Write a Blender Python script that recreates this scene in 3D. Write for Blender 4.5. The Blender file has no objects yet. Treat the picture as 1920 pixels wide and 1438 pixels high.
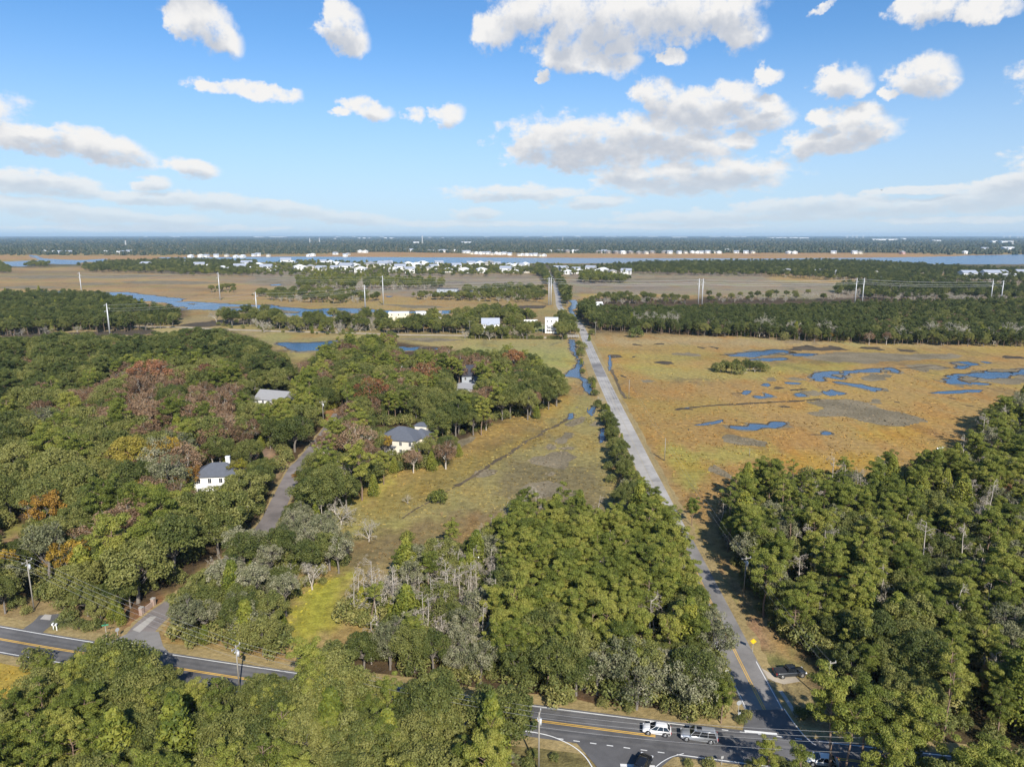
import bpy, bmesh, math, random
import numpy as np
from mathutils import Vector, Matrix

S = bpy.context.scene
C = S.collection
R = math.radians
rng = np.random.default_rng(7)
random.seed(7)

# ------------------------------------------------------------------ camera
H = 78.0
FP = 1330.0                       # focal length in pixels of the 1920 wide photograph
PITCH = math.atan((719 - 440.5) / FP)
cam = bpy.data.cameras.new('camera')
cam.sensor_width = 36.0
cam.lens = FP / 1920 * 36.0
cam.clip_start = 1.0
cam.clip_end = 90000.0
co = bpy.data.objects.new('camera', cam)
C.objects.link(co)
co.location = (0, 0, H)
co.rotation_euler = (math.pi / 2 - PITCH, 0, 0)
S.camera = co

# ------------------------------------------------------------------ light
SUN_AZ, SUN_EL = R(163), R(36)
sd = Vector((math.sin(SUN_AZ) * math.cos(SUN_EL), math.cos(SUN_AZ) * math.cos(SUN_EL), math.sin(SUN_EL)))
sl = bpy.data.lights.new('sun', 'SUN')
sl.energy = 4.9
sl.angle = R(0.53)
sl.color = (1.0, 0.93, 0.82)
so = bpy.data.objects.new('sun', sl)
C.objects.link(so)
so.rotation_euler = sd.to_track_quat('Z', 'Y').to_euler()
so.location = (50, -100, 200)

vs = S.view_settings
vs.view_transform = 'Standard'
vs.look = 'None'
vs.gamma = 1.0
vs.exposure = 0.5
vs.use_curve_mapping = False
cy = S.cycles
cy.max_bounces = 5
cy.diffuse_bounces = 3
cy.glossy_bounces = 2
cy.transmission_bounces = 3
cy.transparent_max_bounces = 4
cy.volume_bounces = 0
cy.use_denoising = True
cy.caustics_reflective = False
cy.caustics_refractive = False


# ------------------------------------------------------------------ node helper
class NT:
    def __init__(s, tree):
        s.t = tree
        s.n = tree.nodes
        s.l = tree.links

    def new(s, typ, **kw):
        nd = s.n.new(typ)
        for k, v in kw.items():
            setattr(nd, k, v)
        return nd

    def put(s, sock, v):
        if isinstance(v, bpy.types.NodeSocket):
            s.l.new(v, sock)
        else:
            sock.default_value = v

    def math(s, op, a, b=None, c=None, clamp=False):
        nd = s.new('ShaderNodeMath', operation=op, use_clamp=clamp)
        s.put(nd.inputs[0], a)
        if b is not None: s.put(nd.inputs[1], b)
        if c is not None: s.put(nd.inputs[2], c)
        return nd.outputs[0]

    def vmath(s, op, a, b=None, c=None):
        nd = s.new('ShaderNodeVectorMath', operation=op)
        s.put(nd.inputs[0], a)
        if b is not None: s.put(nd.inputs[1], b)
        if c is not None: s.put(nd.inputs[2], c)
        return nd.outputs['Value'] if op in ('DOT_PRODUCT', 'LENGTH', 'DISTANCE') else nd.outputs[0]

    def noise(s, vec, scale, detail=4, rough=0.55, dist=0.0, out='Fac'):
        nd = s.new('ShaderNodeTexNoise')
        if vec is not None: s.l.new(vec, nd.inputs['Vector'])
        nd.inputs['Scale'].default_value = scale
        nd.inputs['Detail'].default_value = detail
        nd.inputs['Roughness'].default_value = rough
        nd.inputs['Distortion'].default_value = dist
        return nd.outputs[out]

    def smooth(s, v, a, b, lo=0.0, hi=1.0):
        nd = s.new('ShaderNodeMapRange', interpolation_type='SMOOTHSTEP')
        s.put(nd.inputs['Value'], v)
        s.put(nd.inputs['From Min'], a); s.put(nd.inputs['From Max'], b)
        s.put(nd.inputs['To Min'], lo); s.put(nd.inputs['To Max'], hi)
        return nd.outputs[0]

    def mix(s, f, a, b, mode='MIX'):
        nd = s.new('ShaderNodeMix', data_type='RGBA', blend_type=mode)
        s.put(nd.inputs[0], f)
        s.put(nd.inputs[6], a if isinstance(a, bpy.types.NodeSocket) else (*a, 1))
        s.put(nd.inputs[7], b if isinstance(b, bpy.types.NodeSocket) else (*b, 1))
        return nd.outputs[2]

    def ramp(s, f, stops):
        nd = s.new('ShaderNodeValToRGB')
        e = nd.color_ramp.elements
        while len(e) < len(stops): e.new(0.5)
        for q, (p, c) in zip(e, stops):
            q.position = p
            q.color = (*c, 1)
        s.put(nd.inputs[0], f)
        return nd.outputs[0]


# ------------------------------------------------------------------ sky with clouds
def px_dir(u, v):
    dx, dy = (u - 960) / FP, (719 - v) / FP
    c, s_ = math.cos(PITCH), math.sin(PITCH)
    return dx, c + dy * s_, -s_ + dy * c


def px_ang(u, v):
    x, y, z = px_dir(u, v)
    return math.atan2(x, y), math.atan2(z, math.hypot(x, y))


# (u, v, half width, half height, tilt in degrees) of each cloud lump where it stands in the sky
CLOUDS = [
    (385, 45, 46, 34, -30), (415, 68, 34, 26, -30), (350, 25, 36, 18, 0), (335, 55, 20, 18, 0),
    (640, 48, 40, 34, -25), (660, 75, 30, 24, -30), (620, 30, 20, 20, 0),
    (1000, 20, 80, 36, 10), (1130, 38, 110, 48, -8), (1250, 22, 120, 42, -6), (1370, 40, 64, 34, -30), (1405, 68, 30, 20, 20),
    (930, 60, 42, 26, 12), (1060, 60, 30, 22, 0), (1350, 10, 70, 26, 0),
    (1060, 108, 60, 28, -12), (1110, 120, 70, 20, -8), (1165, 118, 36, 16, 10), (1150, 75, 28, 26, 30), (1020, 145, 10, 8, 0),
    (420, 162, 50, 13, -4), (490, 172, 60, 13, -8), (535, 178, 28, 12, 0), (380, 158, 14, 9, 0),
    (692, 206, 42, 18, -6), (640, 214, 18, 6, 0), (838, 218, 32, 19, 12), (775, 216, 20, 12, 0),
    (60, 262, 75, 23, -6), (110, 252, 30, 18, 0), (190, 278, 75, 25, -12), (245, 298, 32, 12, -15),
    (80, 345, 90, 19, -4), (150, 358, 34, 14, 0), (362, 318, 42, 15, -6), (288, 345, 27, 13, 0),
    (1440, 142, 24, 15, 10), (1580, 152, 40, 26, -6), (1605, 165, 26, 14, 0), (1735, 142, 46, 32, -12), (1768, 155, 24, 14, 0), (1668, 178, 15, 9, 0),
    (1740, 12, 55, 24, 10), (1725, 30, 20, 12, 0), (1850, 14, 46, 19, 0), (1265, 108, 22, 13, 0), (1540, 14, 20, 8, 20),
    (1230, 180, 44, 28, -20), (1300, 200, 80, 30, -6), (1370, 180, 50, 24, 0), (1420, 215, 60, 26, -4), (1330, 225, 60, 16, 0), (1440, 185, 24, 10, 0),
    (1100, 272, 150, 46, -4), (1240, 262, 130, 36, -8), (1010, 275, 54, 32, 12), (1390, 265, 26, 18, 0), (1060, 292, 90, 24, -10),
    (1300, 335, 165, 29, 2), (1180, 330, 66, 18, -8), (1390, 328, 70, 24, -6),
    (1570, 258, 90, 27, 8), (1620, 230, 40, 26, -20), (1510, 272, 38, 16, 10), (1645, 245, 30, 14, 0), (1550, 222, 30, 14, 0),
    (960, 363, 125, 14, 0), (1110, 380, 80, 11, 2), (895, 400, 46, 11, 0),
    (280, 372, 90, 11, -4), (400, 378, 100, 14, -4), (520, 392, 110, 15, -5), (640, 408, 110, 12, -4), (60, 388, 80, 15, -6), (170, 402, 120, 14, -4), (300, 412, 90, 10, -2),
    (1520, 385, 130, 15, 2), (1660, 390, 200, 13, 3), (1850, 372, 95, 20, 6), (1440, 402, 240, 10, 0), (1730, 357, 80, 7, 2), (1900, 345, 60, 18, 10), (1300, 408, 150, 9, 0), (1780, 413, 140, 6, 0),
    (900, 420, 200, 6, 0), (300, 428, 220, 6, 0), (1250, 424, 180, 6, 0),
    (2100, 300, 120, 40, 0), (-160, 200, 120, 36, 0), (-250, 380, 180, 20, 0), (2150, 120, 130, 50, 0), (300, -90, 130, 50, 0), (900, -120, 200, 60, 0), (1500, -140, 150, 60, 0),
]


def cloud_group():
    g = bpy.data.node_groups.new('cloud_field', 'ShaderNodeTree')
    g.interface.new_socket('Vector', in_out='INPUT', socket_type='NodeSocketVector')
    g.interface.new_socket('Field', in_out='OUTPUT', socket_type='NodeSocketFloat')
    t = NT(g)
    gi = t.new('NodeGroupInput')
    go = t.new('NodeGroupOutput')
    cur = None
    for (u, v, a, b, tilt) in CLOUDS:
        az, el = px_ang(u, v)
        ra, rb = a / FP * 1.15, b / FP * 1.18
        th = R(tilt)
        # rows of the inverse ellipse, as two dot products folded in one mapping node
        m = t.new('ShaderNodeMapping', vector_type='TEXTURE')
        t.l.new(gi.outputs[0], m.inputs['Vector'])
        if cur is None:
            m.inputs['Location'].default_value = (az, el, 0)
        else:                       # the running value rides along so that the lumps are worked out one after another
            cb = t.new('ShaderNodeCombineXYZ')
            cb.inputs[0].default_value = az
            cb.inputs[1].default_value = el
            t.l.new(cur, cb.inputs[2])
            t.l.new(cb.outputs[0], m.inputs['Location'])
        m.inputs['Rotation'].default_value = (0, 0, th)
        m.inputs['Scale'].default_value = (ra, rb, 1e6)
        d = t.vmath('DOT_PRODUCT', m.outputs[0], m.outputs[0])
        cur = d if cur is None else t.math('SMOOTH_MIN', cur, d, 0.25)
    t.l.new(t.math('SUBTRACT', 1.0, cur), go.inputs[0])
    return g


def build_world():
    w = bpy.data.worlds.new('World')
    S.world = w
    w.use_nodes = True
    w.cycles.sampling_method = 'MANUAL'
    w.cycles.sample_map_resolution = 512
    t = NT(w.node_tree)
    t.n.clear()
    out = t.new('ShaderNodeOutputWorld')
    bg = t.new('ShaderNodeBackground')
    t.l.new(bg.outputs[0], out.inputs[0])
    sky = t.new('ShaderNodeTexSky', sky_type='NISHITA')
    sky.sun_disc = False
    sky.sun_elevation = SUN_EL
    sky.sun_rotation = SUN_AZ
    sky.altitude = 0
    sky.air_density = 1.0
    sky.dust_density = 0.4
    sky.ozone_density = 2.6
    tc = t.new('ShaderNodeTexCoord')
    sx = t.new('ShaderNodeSeparateXYZ')
    t.l.new(tc.outputs['Generated'], sx.inputs[0])
    az = t.math('ARCTAN2', sx.outputs[0], sx.outputs[1])
    el = t.math('ARCSINE', sx.outputs[2])
    cv = t.new('ShaderNodeCombineXYZ')
    t.l.new(az, cv.inputs[0]); t.l.new(el, cv.inputs[1])
    base = cv.outputs[0]
    # turbulence: lumps get smaller and flatter towards the horizon
    elc = t.math('MAXIMUM', el, 0.0)
    sc = t.new('ShaderNodeCombineXYZ')
    t.l.new(az, sc.inputs[0])
    t.l.new(t.math('MULTIPLY', t.math('LOGARITHM', t.math('MULTIPLY_ADD', elc, 9.0, 1.0), math.e), 0.33), sc.inputs[1])
    nv = sc.outputs[0]
    warp = t.noise(nv, 34, 4, 0.62, 0, 'Color')
    wv = t.vmath('SUBTRACT', warp, (0.5, 0.5, 0.5))
    wamp = t.new('ShaderNodeCombineXYZ')
    wamp.inputs[0].default_value = 0.036
    t.l.new(t.smooth(elc, 0.0, 0.25, 0.010, 0.036), wamp.inputs[1])
    p0 = t.vmath('ADD', base, t.vmath('MULTIPLY', wv, wamp.outputs[0]))
    g = cloud_group()

    def field(vec):
        nd = t.new('ShaderNodeGroup', node_tree=g)
        t.l.new(vec, nd.inputs[0])
        return nd.outputs[0]
    f0 = field(p0)
    fb = t.math('SUBTRACT', t.noise(nv, 34, 9, 0.63, 0.0), 0.5)
    dens = t.math('ADD', t.math('MINIMUM', t.math('MULTIPLY', f0, 1.6), 1.15), t.math('MULTIPLY', fb, 4.1))
    alpha = t.smooth(dens, -0.15, 1.15)
    # self shading of each cloud: how much cloud stands between here and the light above
    up = t.new('ShaderNodeCombineXYZ')
    t.l.new(t.smooth(elc, 0.0, 0.25, 0.007, 0.026), up.inputs[1])
    p1 = t.vmath('ADD', p0, up.outputs[0])
    fb1 = t.noise(t.vmath('ADD', nv, (0.003, 0.010, 0.0)), 38, 6, 0.58, 0.0)
    above = t.math('ADD', field(p1), t.math('MULTIPLY', t.math('SUBTRACT', fb1, 0.5), 1.3))
    shade = t.smooth(above, 0.05, 1.15)
    ccol = t.mix(shade, (1.0, 0.985, 0.965), (0.60, 0.64, 0.715))
    low = t.smooth(elc, 0.01, 0.10)
    ccol = t.mix(low, t.mix(0.5, ccol, (0.72, 0.80, 0.88)), ccol)
    alpha = t.math('MULTIPLY', alpha, t.smooth(elc, 0.003, 0.095, 0.52, 0.98))
    # clear sky
    skyc = t.vmath('MULTIPLY', sky.outputs[0], SKY_K)
    pale = t.smooth(el, -0.02, 0.27, 1.0, 0.0)
    skyc = t.mix(t.math('MULTIPLY', pale, 0.74), skyc, (0.62 / SKY_S, 0.735 / SKY_S, 0.93 / SKY_S))
    cc = t.vmath('SCALE', ccol); cc.node.inputs['Scale'].default_value = 0.93 / SKY_S
    fin = t.mix(alpha, skyc, cc)
    t.l.new(fin, bg.inputs[0])
    bg.inputs[1].default_value = SKY_S * 2 ** -0.5
    # the cloudy part of the sky is a band above the far shore; the rest of the dome is clear
    clear = t.new('ShaderNodeBackground')
    t.l.new(skyc, clear.inputs[0])
    clear.inputs[1].default_value = SKY_S * 2 ** -0.5
    inside = t.math('MULTIPLY', t.math('LESS_THAN', t.math('ABSOLUTE', az), 0.95),
                    t.math('MULTIPLY', t.math('GREATER_THAN', el, 0.0), t.math('LESS_THAN', el, 0.50)))
    ms = t.new('ShaderNodeMixShader')
    t.l.new(inside, ms.inputs[0]); t.l.new(clear.outputs[0], ms.inputs[1]); t.l.new(bg.outputs[0], ms.inputs[2])
    t.l.new(ms.outputs[0], out.inputs[0])


SKY_S = 0.12
HAZE = 0.000042
SKY_K = (0.60, 0.92, 1.20)
build_world()


# ------------------------------------------------------------------ measuring helpers
def G(u, v, z=0.0):
    """The point of the plane at height z that stands under (u, v) of the photograph."""
    x, y, k = px_dir(u, v)
    t = (H - z) / -k
    return Vector((x * t, y * t, z))


def GP(pts, z=0.0):
    return [G(u, v, z) for u, v in pts]


CR = {'A': (0, 420), 'B': (480, 420), 'C': (960, 420), 'D': (1440, 420), 'E': (0, 760), 'F': (480, 760), 'G': (960, 760), 'H': (1440, 760),
      'I': (0, 1078), 'J': (480, 1078), 'K': (960, 1078), 'L': (1440, 1078)}


def Z(c, *pts):
    """Points read off a four times enlarged crop of the photograph."""
    ox, oy = CR[c]
    return [(ox + x / 3.994, oy + y / 3.994) for x, y in pts]


def inside(P, poly):
    """Which of the points P (n, 2) lie in the polygon."""
    poly = np.asarray(poly, float)
    x, y = P[:, 0], P[:, 1]
    r = np.zeros(len(P), bool)
    j = len(poly) - 1
    for i in range(len(poly)):
        xi, yi = poly[i]; xj, yj = poly[j]
        c = (yi > y) != (yj > y)
        if c.any():
            r ^= c & (x < (xj - xi) * (y - yi) / (yj - yi + 1e-12) + xi)
        j = i
    return r


def dist_line(P, line):
    P = np.asarray(P, float)
    d = np.full(len(P), 1e9)
    L = np.asarray([(p[0], p[1]) for p in line], float)
    for a, b in zip(L[:-1], L[1:]):
        ab = b - a
        t = np.clip(((P - a) @ ab) / (ab @ ab + 1e-9), 0, 1)
        d = np.minimum(d, np.linalg.norm(P - (a + t[:, None] * ab), axis=1))
    return d


# ------------------------------------------------------------------ object helpers
def put(name, me, parent=None, mat=None):
    o = bpy.data.objects.new(name, me)
    C.objects.link(o)
    if mat is not None and len(me.materials) == 0:
        me.materials.append(mat)
    if parent is not None:
        o.parent = parent
    return o


def tag(o, label=None, cat=None, group=None, kind=None):
    if label: o['label'] = label
    if cat: o['category'] = cat
    if group: o['group'] = group
    if kind: o['kind'] = kind
    return o


def thing(name, label, cat, loc=(0, 0, 0), rz=0.0, group=None, scale=1.0):
    o = bpy.data.objects.new(name, None)
    C.objects.link(o)
    o.empty_display_size = 0.5
    o.location = loc
    o.rotation_euler = (0, 0, rz)
    o.scale = (scale,) * 3
    return tag(o, label, cat, group)


def mesh_np(name, V, F, mats, midx=None, tint=None, smooth=False):
    """Quads only: V (n, 3), F (m, 4)."""
    V = np.ascontiguousarray(V, np.float32); F = np.ascontiguousarray(F, np.int32)
    me = bpy.data.meshes.new(name)
    n, m = len(V), len(F)
    me.vertices.add(n); me.vertices.foreach_set('co', V.ravel())
    me.loops.add(m * 4); me.loops.foreach_set('vertex_index', F.ravel())
    me.polygons.add(m)
    me.polygons.foreach_set('loop_start', np.arange(0, m * 4, 4, dtype=np.int32))
    for q in (mats if isinstance(mats, (list, tuple)) else [mats]): me.materials.append(q)
    if midx is not None:
        me.polygons.foreach_set('material_index', np.asarray(midx, np.int32))
    if smooth:
        me.polygons.foreach_set('use_smooth', np.ones(m, bool))
    if tint is not None:
        at = me.attributes.new('tint', 'FLOAT', 'FACE')
        at.data.foreach_set('value', np.asarray(tint, np.float32))
    me.update(calc_edges=True)
    return me


class MB:
    """Collects boxes, tubes and polygons into one mesh."""

    def __init__(s):
        s.bm = bmesh.new()

    def box(s, x0, x1, y0, y1, z0, z1, M=None):
        r = bmesh.ops.create_cube(s.bm, size=1)['verts']
        for q in r:
            p = Vector(((x0 + x1) / 2 + q.co.x * (x1 - x0), (y0 + y1) / 2 + q.co.y * (y1 - y0), (z0 + z1) / 2 + q.co.z * (z1 - z0)))
            q.co = M @ p if M is not None else p
        return s

    def poly(s, pts, z=None):
        vs_ = [s.bm.verts.new((p[0], p[1], p[2] if z is None else z)) for p in pts]
        s.bm.faces.new(vs_)
        return s

    def prism(s, pts, d):
        """A polygon (3-D points) pushed along d."""
        d = Vector(d)
        a = [s.bm.verts.new(p) for p in pts]
        b = [s.bm.verts.new(Vector(p) + d) for p in pts]
        s.bm.faces.new(a[::-1]); s.bm.faces.new(b)
        n = len(a)
        for i in range(n):
            s.bm.faces.new((a[i], a[(i + 1) % n], b[(i + 1) % n], b[i]))
        return s

    def tube(s, pts, rad, n=6, cap=True):
        pts = [Vector(p) for p in pts]
        rad = rad if isinstance(rad, (list, tuple)) else [rad] * len(pts)
        rings = []
        for i, p in enumerate(pts):
            d = (pts[min(i + 1, len(pts) - 1)] - pts[max(i - 1, 0)]).normalized()
            a = d.orthogonal().normalized(); b = d.cross(a)
            rings.append([s.bm.verts.new(p + (a * math.cos(k * 2 * math.pi / n) + b * math.sin(k * 2 * math.pi / n)) * rad[i]) for k in range(n)])
        for r0, r1 in zip(rings[:-1], rings[1:]):
            for k in range(n):
                s.bm.faces.new((r0[k], r0[(k + 1) % n], r1[(k + 1) % n], r1[k]))
        if cap:
            s.bm.faces.new(rings[0][::-1]); s.bm.faces.new(rings[-1])
        return s

    def loft(s, rings, cap=True):
        rs = [[s.bm.verts.new(p) for p in r] for r in rings]
        n = len(rs[0])
        for a, b in zip(rs[:-1], rs[1:]):
            for k in range(n):
                s.bm.faces.new((a[k], a[(k + 1) % n], b[(k + 1) % n], b[k]))
        if cap:
            s.bm.faces.new(rs[0][::-1]); s.bm.faces.new(rs[-1])
        return s

    def build(s, name, mat, parent=None, smooth=False, bevel=0.0):
        if bevel:
            bmesh.ops.bevel(s.bm, geom=s.bm.edges[:], offset=bevel, segments=2, affect='EDGES', profile=0.6)
        bmesh.ops.recalc_face_normals(s.bm, faces=s.bm.faces[:])
        me = bpy.data.meshes.new(name)
        s.bm.to_mesh(me); s.bm.free()
        if smooth:
            for p in me.polygons: p.use_smooth = True
        return put(name, me, parent, mat)


def copy_thing(o, loc, rz, label=None, group=None, scale=None):
    c = o.copy(); C.objects.link(c)
    c.location = loc; c.rotation_euler = (0, 0, rz)
    if scale is not None: c.scale = scale
    if label: c['label'] = label
    if group: c['group'] = group
    for ch in o.children:
        d = ch.copy(); C.objects.link(d); d.parent = c
        for gc in ch.children:
            e = gc.copy(); C.objects.link(e); e.parent = d
    return c


# ------------------------------------------------------------------ materials
def new_mat(name):
    m = bpy.data.materials.new(name)
    m.use_nodes = True
    t = NT(m.node_tree)
    t.n.clear()
    out = t.new('ShaderNodeOutputMaterial')
    b = t.new('ShaderNodeBsdfPrincipled')
    t.l.new(b.outputs[0], out.inputs[0])
    return m, t, b, out


def plain(name, col, rough=0.6, metal=0.0, spec=0.4, var=0.12, scale=1.5, bump=0.0):
    m, t, b, out = new_mat(name)
    tc = t.new('ShaderNodeTexCoord')
    n = t.noise(tc.outputs['Object'], scale, 5, 0.6)
    lo = tuple(c * (1 - var) for c in col); hi = tuple(min(1, c * (1 + var)) for c in col)
    t.l.new(t.mix(n, lo, hi), b.inputs['Base Color'])
    b.inputs['Roughness'].default_value = rough
    b.inputs['Metallic'].default_value = metal
    b.inputs['Specular IOR Level'].default_value = spec
    if bump:
        bp = t.new('ShaderNodeBump'); bp.inputs['Strength'].default_value = bump; bp.inputs['Distance'].default_value = 0.05
        t.l.new(n, bp.inputs['Height']); t.l.new(bp.outputs[0], b.inputs['Normal'])
    return m


def leaf_mat(name, dark, mid, light, trans=0.25, rnd=0.5):
    m, t, b, out = new_mat(name)
    at = t.new('ShaderNodeAttribute', attribute_name='tint')
    oi = t.new('ShaderNodeObjectInfo')
    r = t.math('MULTIPLY', t.math('SUBTRACT', oi.outputs['Random'], 0.5), rnd)
    f = t.math('ADD', at.outputs['Fac'], r, clamp=True)
    c = t.ramp(f, [(0.0, dark), (0.5, mid), (1.0, light)])
    c = t.mix(1.0, c, oi.outputs['Color'], 'MULTIPLY')
    t.l.new(c, b.inputs['Base Color'])
    b.inputs['Roughness'].default_value = 0.55
    b.inputs['Specular IOR Level'].default_value = 0.25
    tr = t.new('ShaderNodeBsdfTranslucent')
    t.l.new(t.mix(1.0, c, (1.0, 1.0, 0.6), 'MULTIPLY'), tr.inputs[0])
    ms = t.new('ShaderNodeMixShader')
    ms.inputs[0].default_value = trans
    t.l.new(b.outputs[0], ms.inputs[1]); t.l.new(tr.outputs[0], ms.inputs[2])
    t.l.new(ms.outputs[0], out.inputs[0])
    return m


# ------------------------------------------------------------------ the roads' centre lines (photograph pixels, far to near)
SIDE = [(1010, 495), (1026, 507), (1038, 530), (1045, 553), (1049, 575), (1064, 592), (1082, 604), (1092, 618), (1098, 634), (1111, 670), (1127, 707), (1145, 745),
        (1161, 777), (1173, 797), (1191, 835), (1206, 872), (1227, 910), (1244, 947), (1268, 997), (1290, 1040), (1315, 1090), (1359, 1189), (1394, 1263), (1433, 1330), (1455, 1373), (1475, 1410)]
MAIN = [(-420, 1138), (0, 1200), (182, 1229), (300, 1247), (480, 1274), (730, 1312), (980, 1350), (1230, 1384), (1450, 1408), (1700, 1436), (2100, 1478)]
LANE = [(636, 775), (622, 797), (600, 828), (570, 864), (555, 880), (527, 935), (503, 982), (458, 1032), (418, 1062), (374, 1098), (330, 1130), (292, 1158), (262, 1190), (240, 1238)]
SOUTH = [(1215, 1382), (1200, 1412), (1183, 1445), (1150, 1500), (1110, 1570)]
DRIVE = [(97, 1152), (84, 1166), (60, 1184), (40, 1207)]
CAUSE = [(-160, 600), (120, 606), (252, 612), (335, 614), (480, 620), (640, 624), (760, 628), (856, 629), (930, 631), (1000, 633), (1050, 633)]


def smooth_line(pts, n=6):
    """Catmull-Rom through the world points."""
    P = [Vector((p[0], p[1], 0)) for p in pts]
    out = []
    for i in range(len(P) - 1):
        p0, p1, p2, p3 = P[max(i - 1, 0)], P[i], P[i + 1], P[min(i + 2, len(P) - 1)]
        for k in range(n):
            t = k / n
            out.append(0.5 * (2 * p1 + (p2 - p0) * t + (2 * p0 - 5 * p1 + 4 * p2 - p3) * t * t + (3 * p1 - p0 - 3 * p2 + p3) * t ** 3))
    out.append(P[-1])
    return out


# the nearer part of the road is straight on the ground: fit it so that small reading errors do not make it wobble
def fit_run(line, i0, i1, keep=0.15):
    W = [G(*p) for p in line]
    A = np.array([(p.x, p.y) for p in W[i0:i1]])
    c = np.polyfit(A[:, 1], A[:, 0], 2)
    for k in range(i0, i1):
        W[k].x = keep * W[k].x + (1 - keep) * float(np.polyval(c, W[k].y))
    return W


SIDE_W = smooth_line(fit_run(SIDE, 7, 25))
_m = [G(*p) for p in MAIN]
_c = np.polyfit([p.x for p in _m[1:-1]], [p.y for p in _m[1:-1]], 2)
for p in _m: p.y = float(np.polyval(_c, p.x))
MAIN_W = smooth_line(_m)
LANE_W = smooth_line([G(*p) for p in LANE])
SOUTH_W = smooth_line([G(*p) for p in SOUTH])
DRIVE_W = smooth_line([G(*p) for p in DRIVE])
CAUSE_W = smooth_line([G(*p) for p in CAUSE])


def offset_line(line, d):
    out = []
    for i, p in enumerate(line):
        t = (line[min(i + 1, len(line) - 1)] - line[max(i - 1, 0)]).normalized()
        out.append(p + Vector((t.y, -t.x, 0)) * d)
    return out


def ribbon(name, line, l, r, z, mat, kind='structure', wob=0.0, dash=None):
    """A strip from l to r metres beside the line (right of the walking direction is positive)."""
    bm = bmesh.new()
    a, b = offset_line(line, l), offset_line(line, r)
    if wob:
        for k in range(len(a)):
            a[k] = a[k] + Vector((random.uniform(-wob, wob), random.uniform(-wob, wob), 0))
            b[k] = b[k] + Vector((random.uniform(-wob, wob), random.uniform(-wob, wob), 0))
    if dash:
        on, off = dash
        acc = 0.0
        for k in range(len(a) - 1):
            seg = (line[k + 1] - line[k]).length
            s = 0.0
            while s < seg:
                ph = (acc + s) % (on + off)
                if ph < on:
                    e = min(seg, s + on - ph)
                    q = [a[k].lerp(a[k + 1], s / seg), b[k].lerp(b[k + 1], s / seg), b[k].lerp(b[k + 1], e / seg), a[k].lerp(a[k + 1], e / seg)]
                    bm.faces.new([bm.verts.new((p.x, p.y, z)) for p in q])
                    s = e + 1e-4
                else:
                    s += on + off - ph
            acc += seg
    else:
        va = [bm.verts.new((p.x, p.y, z)) for p in a]
        vb = [bm.verts.new((p.x, p.y, z)) for p in b]
        for k in range(len(a) - 1):
            bm.faces.new((va[k], vb[k], vb[k + 1], va[k + 1]))
    me = bpy.data.meshes.new(name)
    bmesh.ops.recalc_face_normals(bm, faces=bm.faces[:])
    for f in bm.faces:
        if f.normal.z < 0: f.normal_flip()
    bm.to_mesh(me); bm.free()
    o = put(name, me, None, mat)
    tag(o, kind=kind)
    return o


def wiggle(P, amp, seed, close=True, step=2.4, far=0.0045):
    """A traced outline with natural small bays: subdivide and push the points about."""
    r = np.random.default_rng(seed)
    n = len(P)
    out = []
    for i in range(n if close else n - 1):
        a, b = P[i], P[(i + 1) % n]
        L = (b - a).length
        d = a.length
        st = max(step, d * far)
        k = max(1, min(24, int(L / st)))
        for q in range(k):
            t = q / k
            p = a.lerp(b, t)
            s = amp * min(1.0, L / 6.0)
            out.append(p + Vector((r.normal() * s, r.normal() * s * 1.2, 0)))
    # round the corners off once
    m = len(out)
    return [(out[i] * 4 + out[(i + 1) % m] + out[i - 1]) / 6 for i in range(m)]


def dilate(P, d):
    n = len(P)
    A = sum(P[i].x * P[(i + 1) % n].y - P[(i + 1) % n].x * P[i].y for i in range(n))
    sg = 1 if A > 0 else -1
    out = []
    for i in range(n):
        t = (P[(i + 1) % n] - P[i - 1]).normalized()
        out.append(P[i] + Vector((t.y, -t.x, 0)) * d * sg)
    return out


def sheet(bm, P, z):
    try:
        f = bm.faces.new([bm.verts.new((p.x, p.y, z)) for p in P])
        f.normal_update()
        if f.normal.z < 0: f.normal_flip()
    except Exception:
        pass

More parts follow.
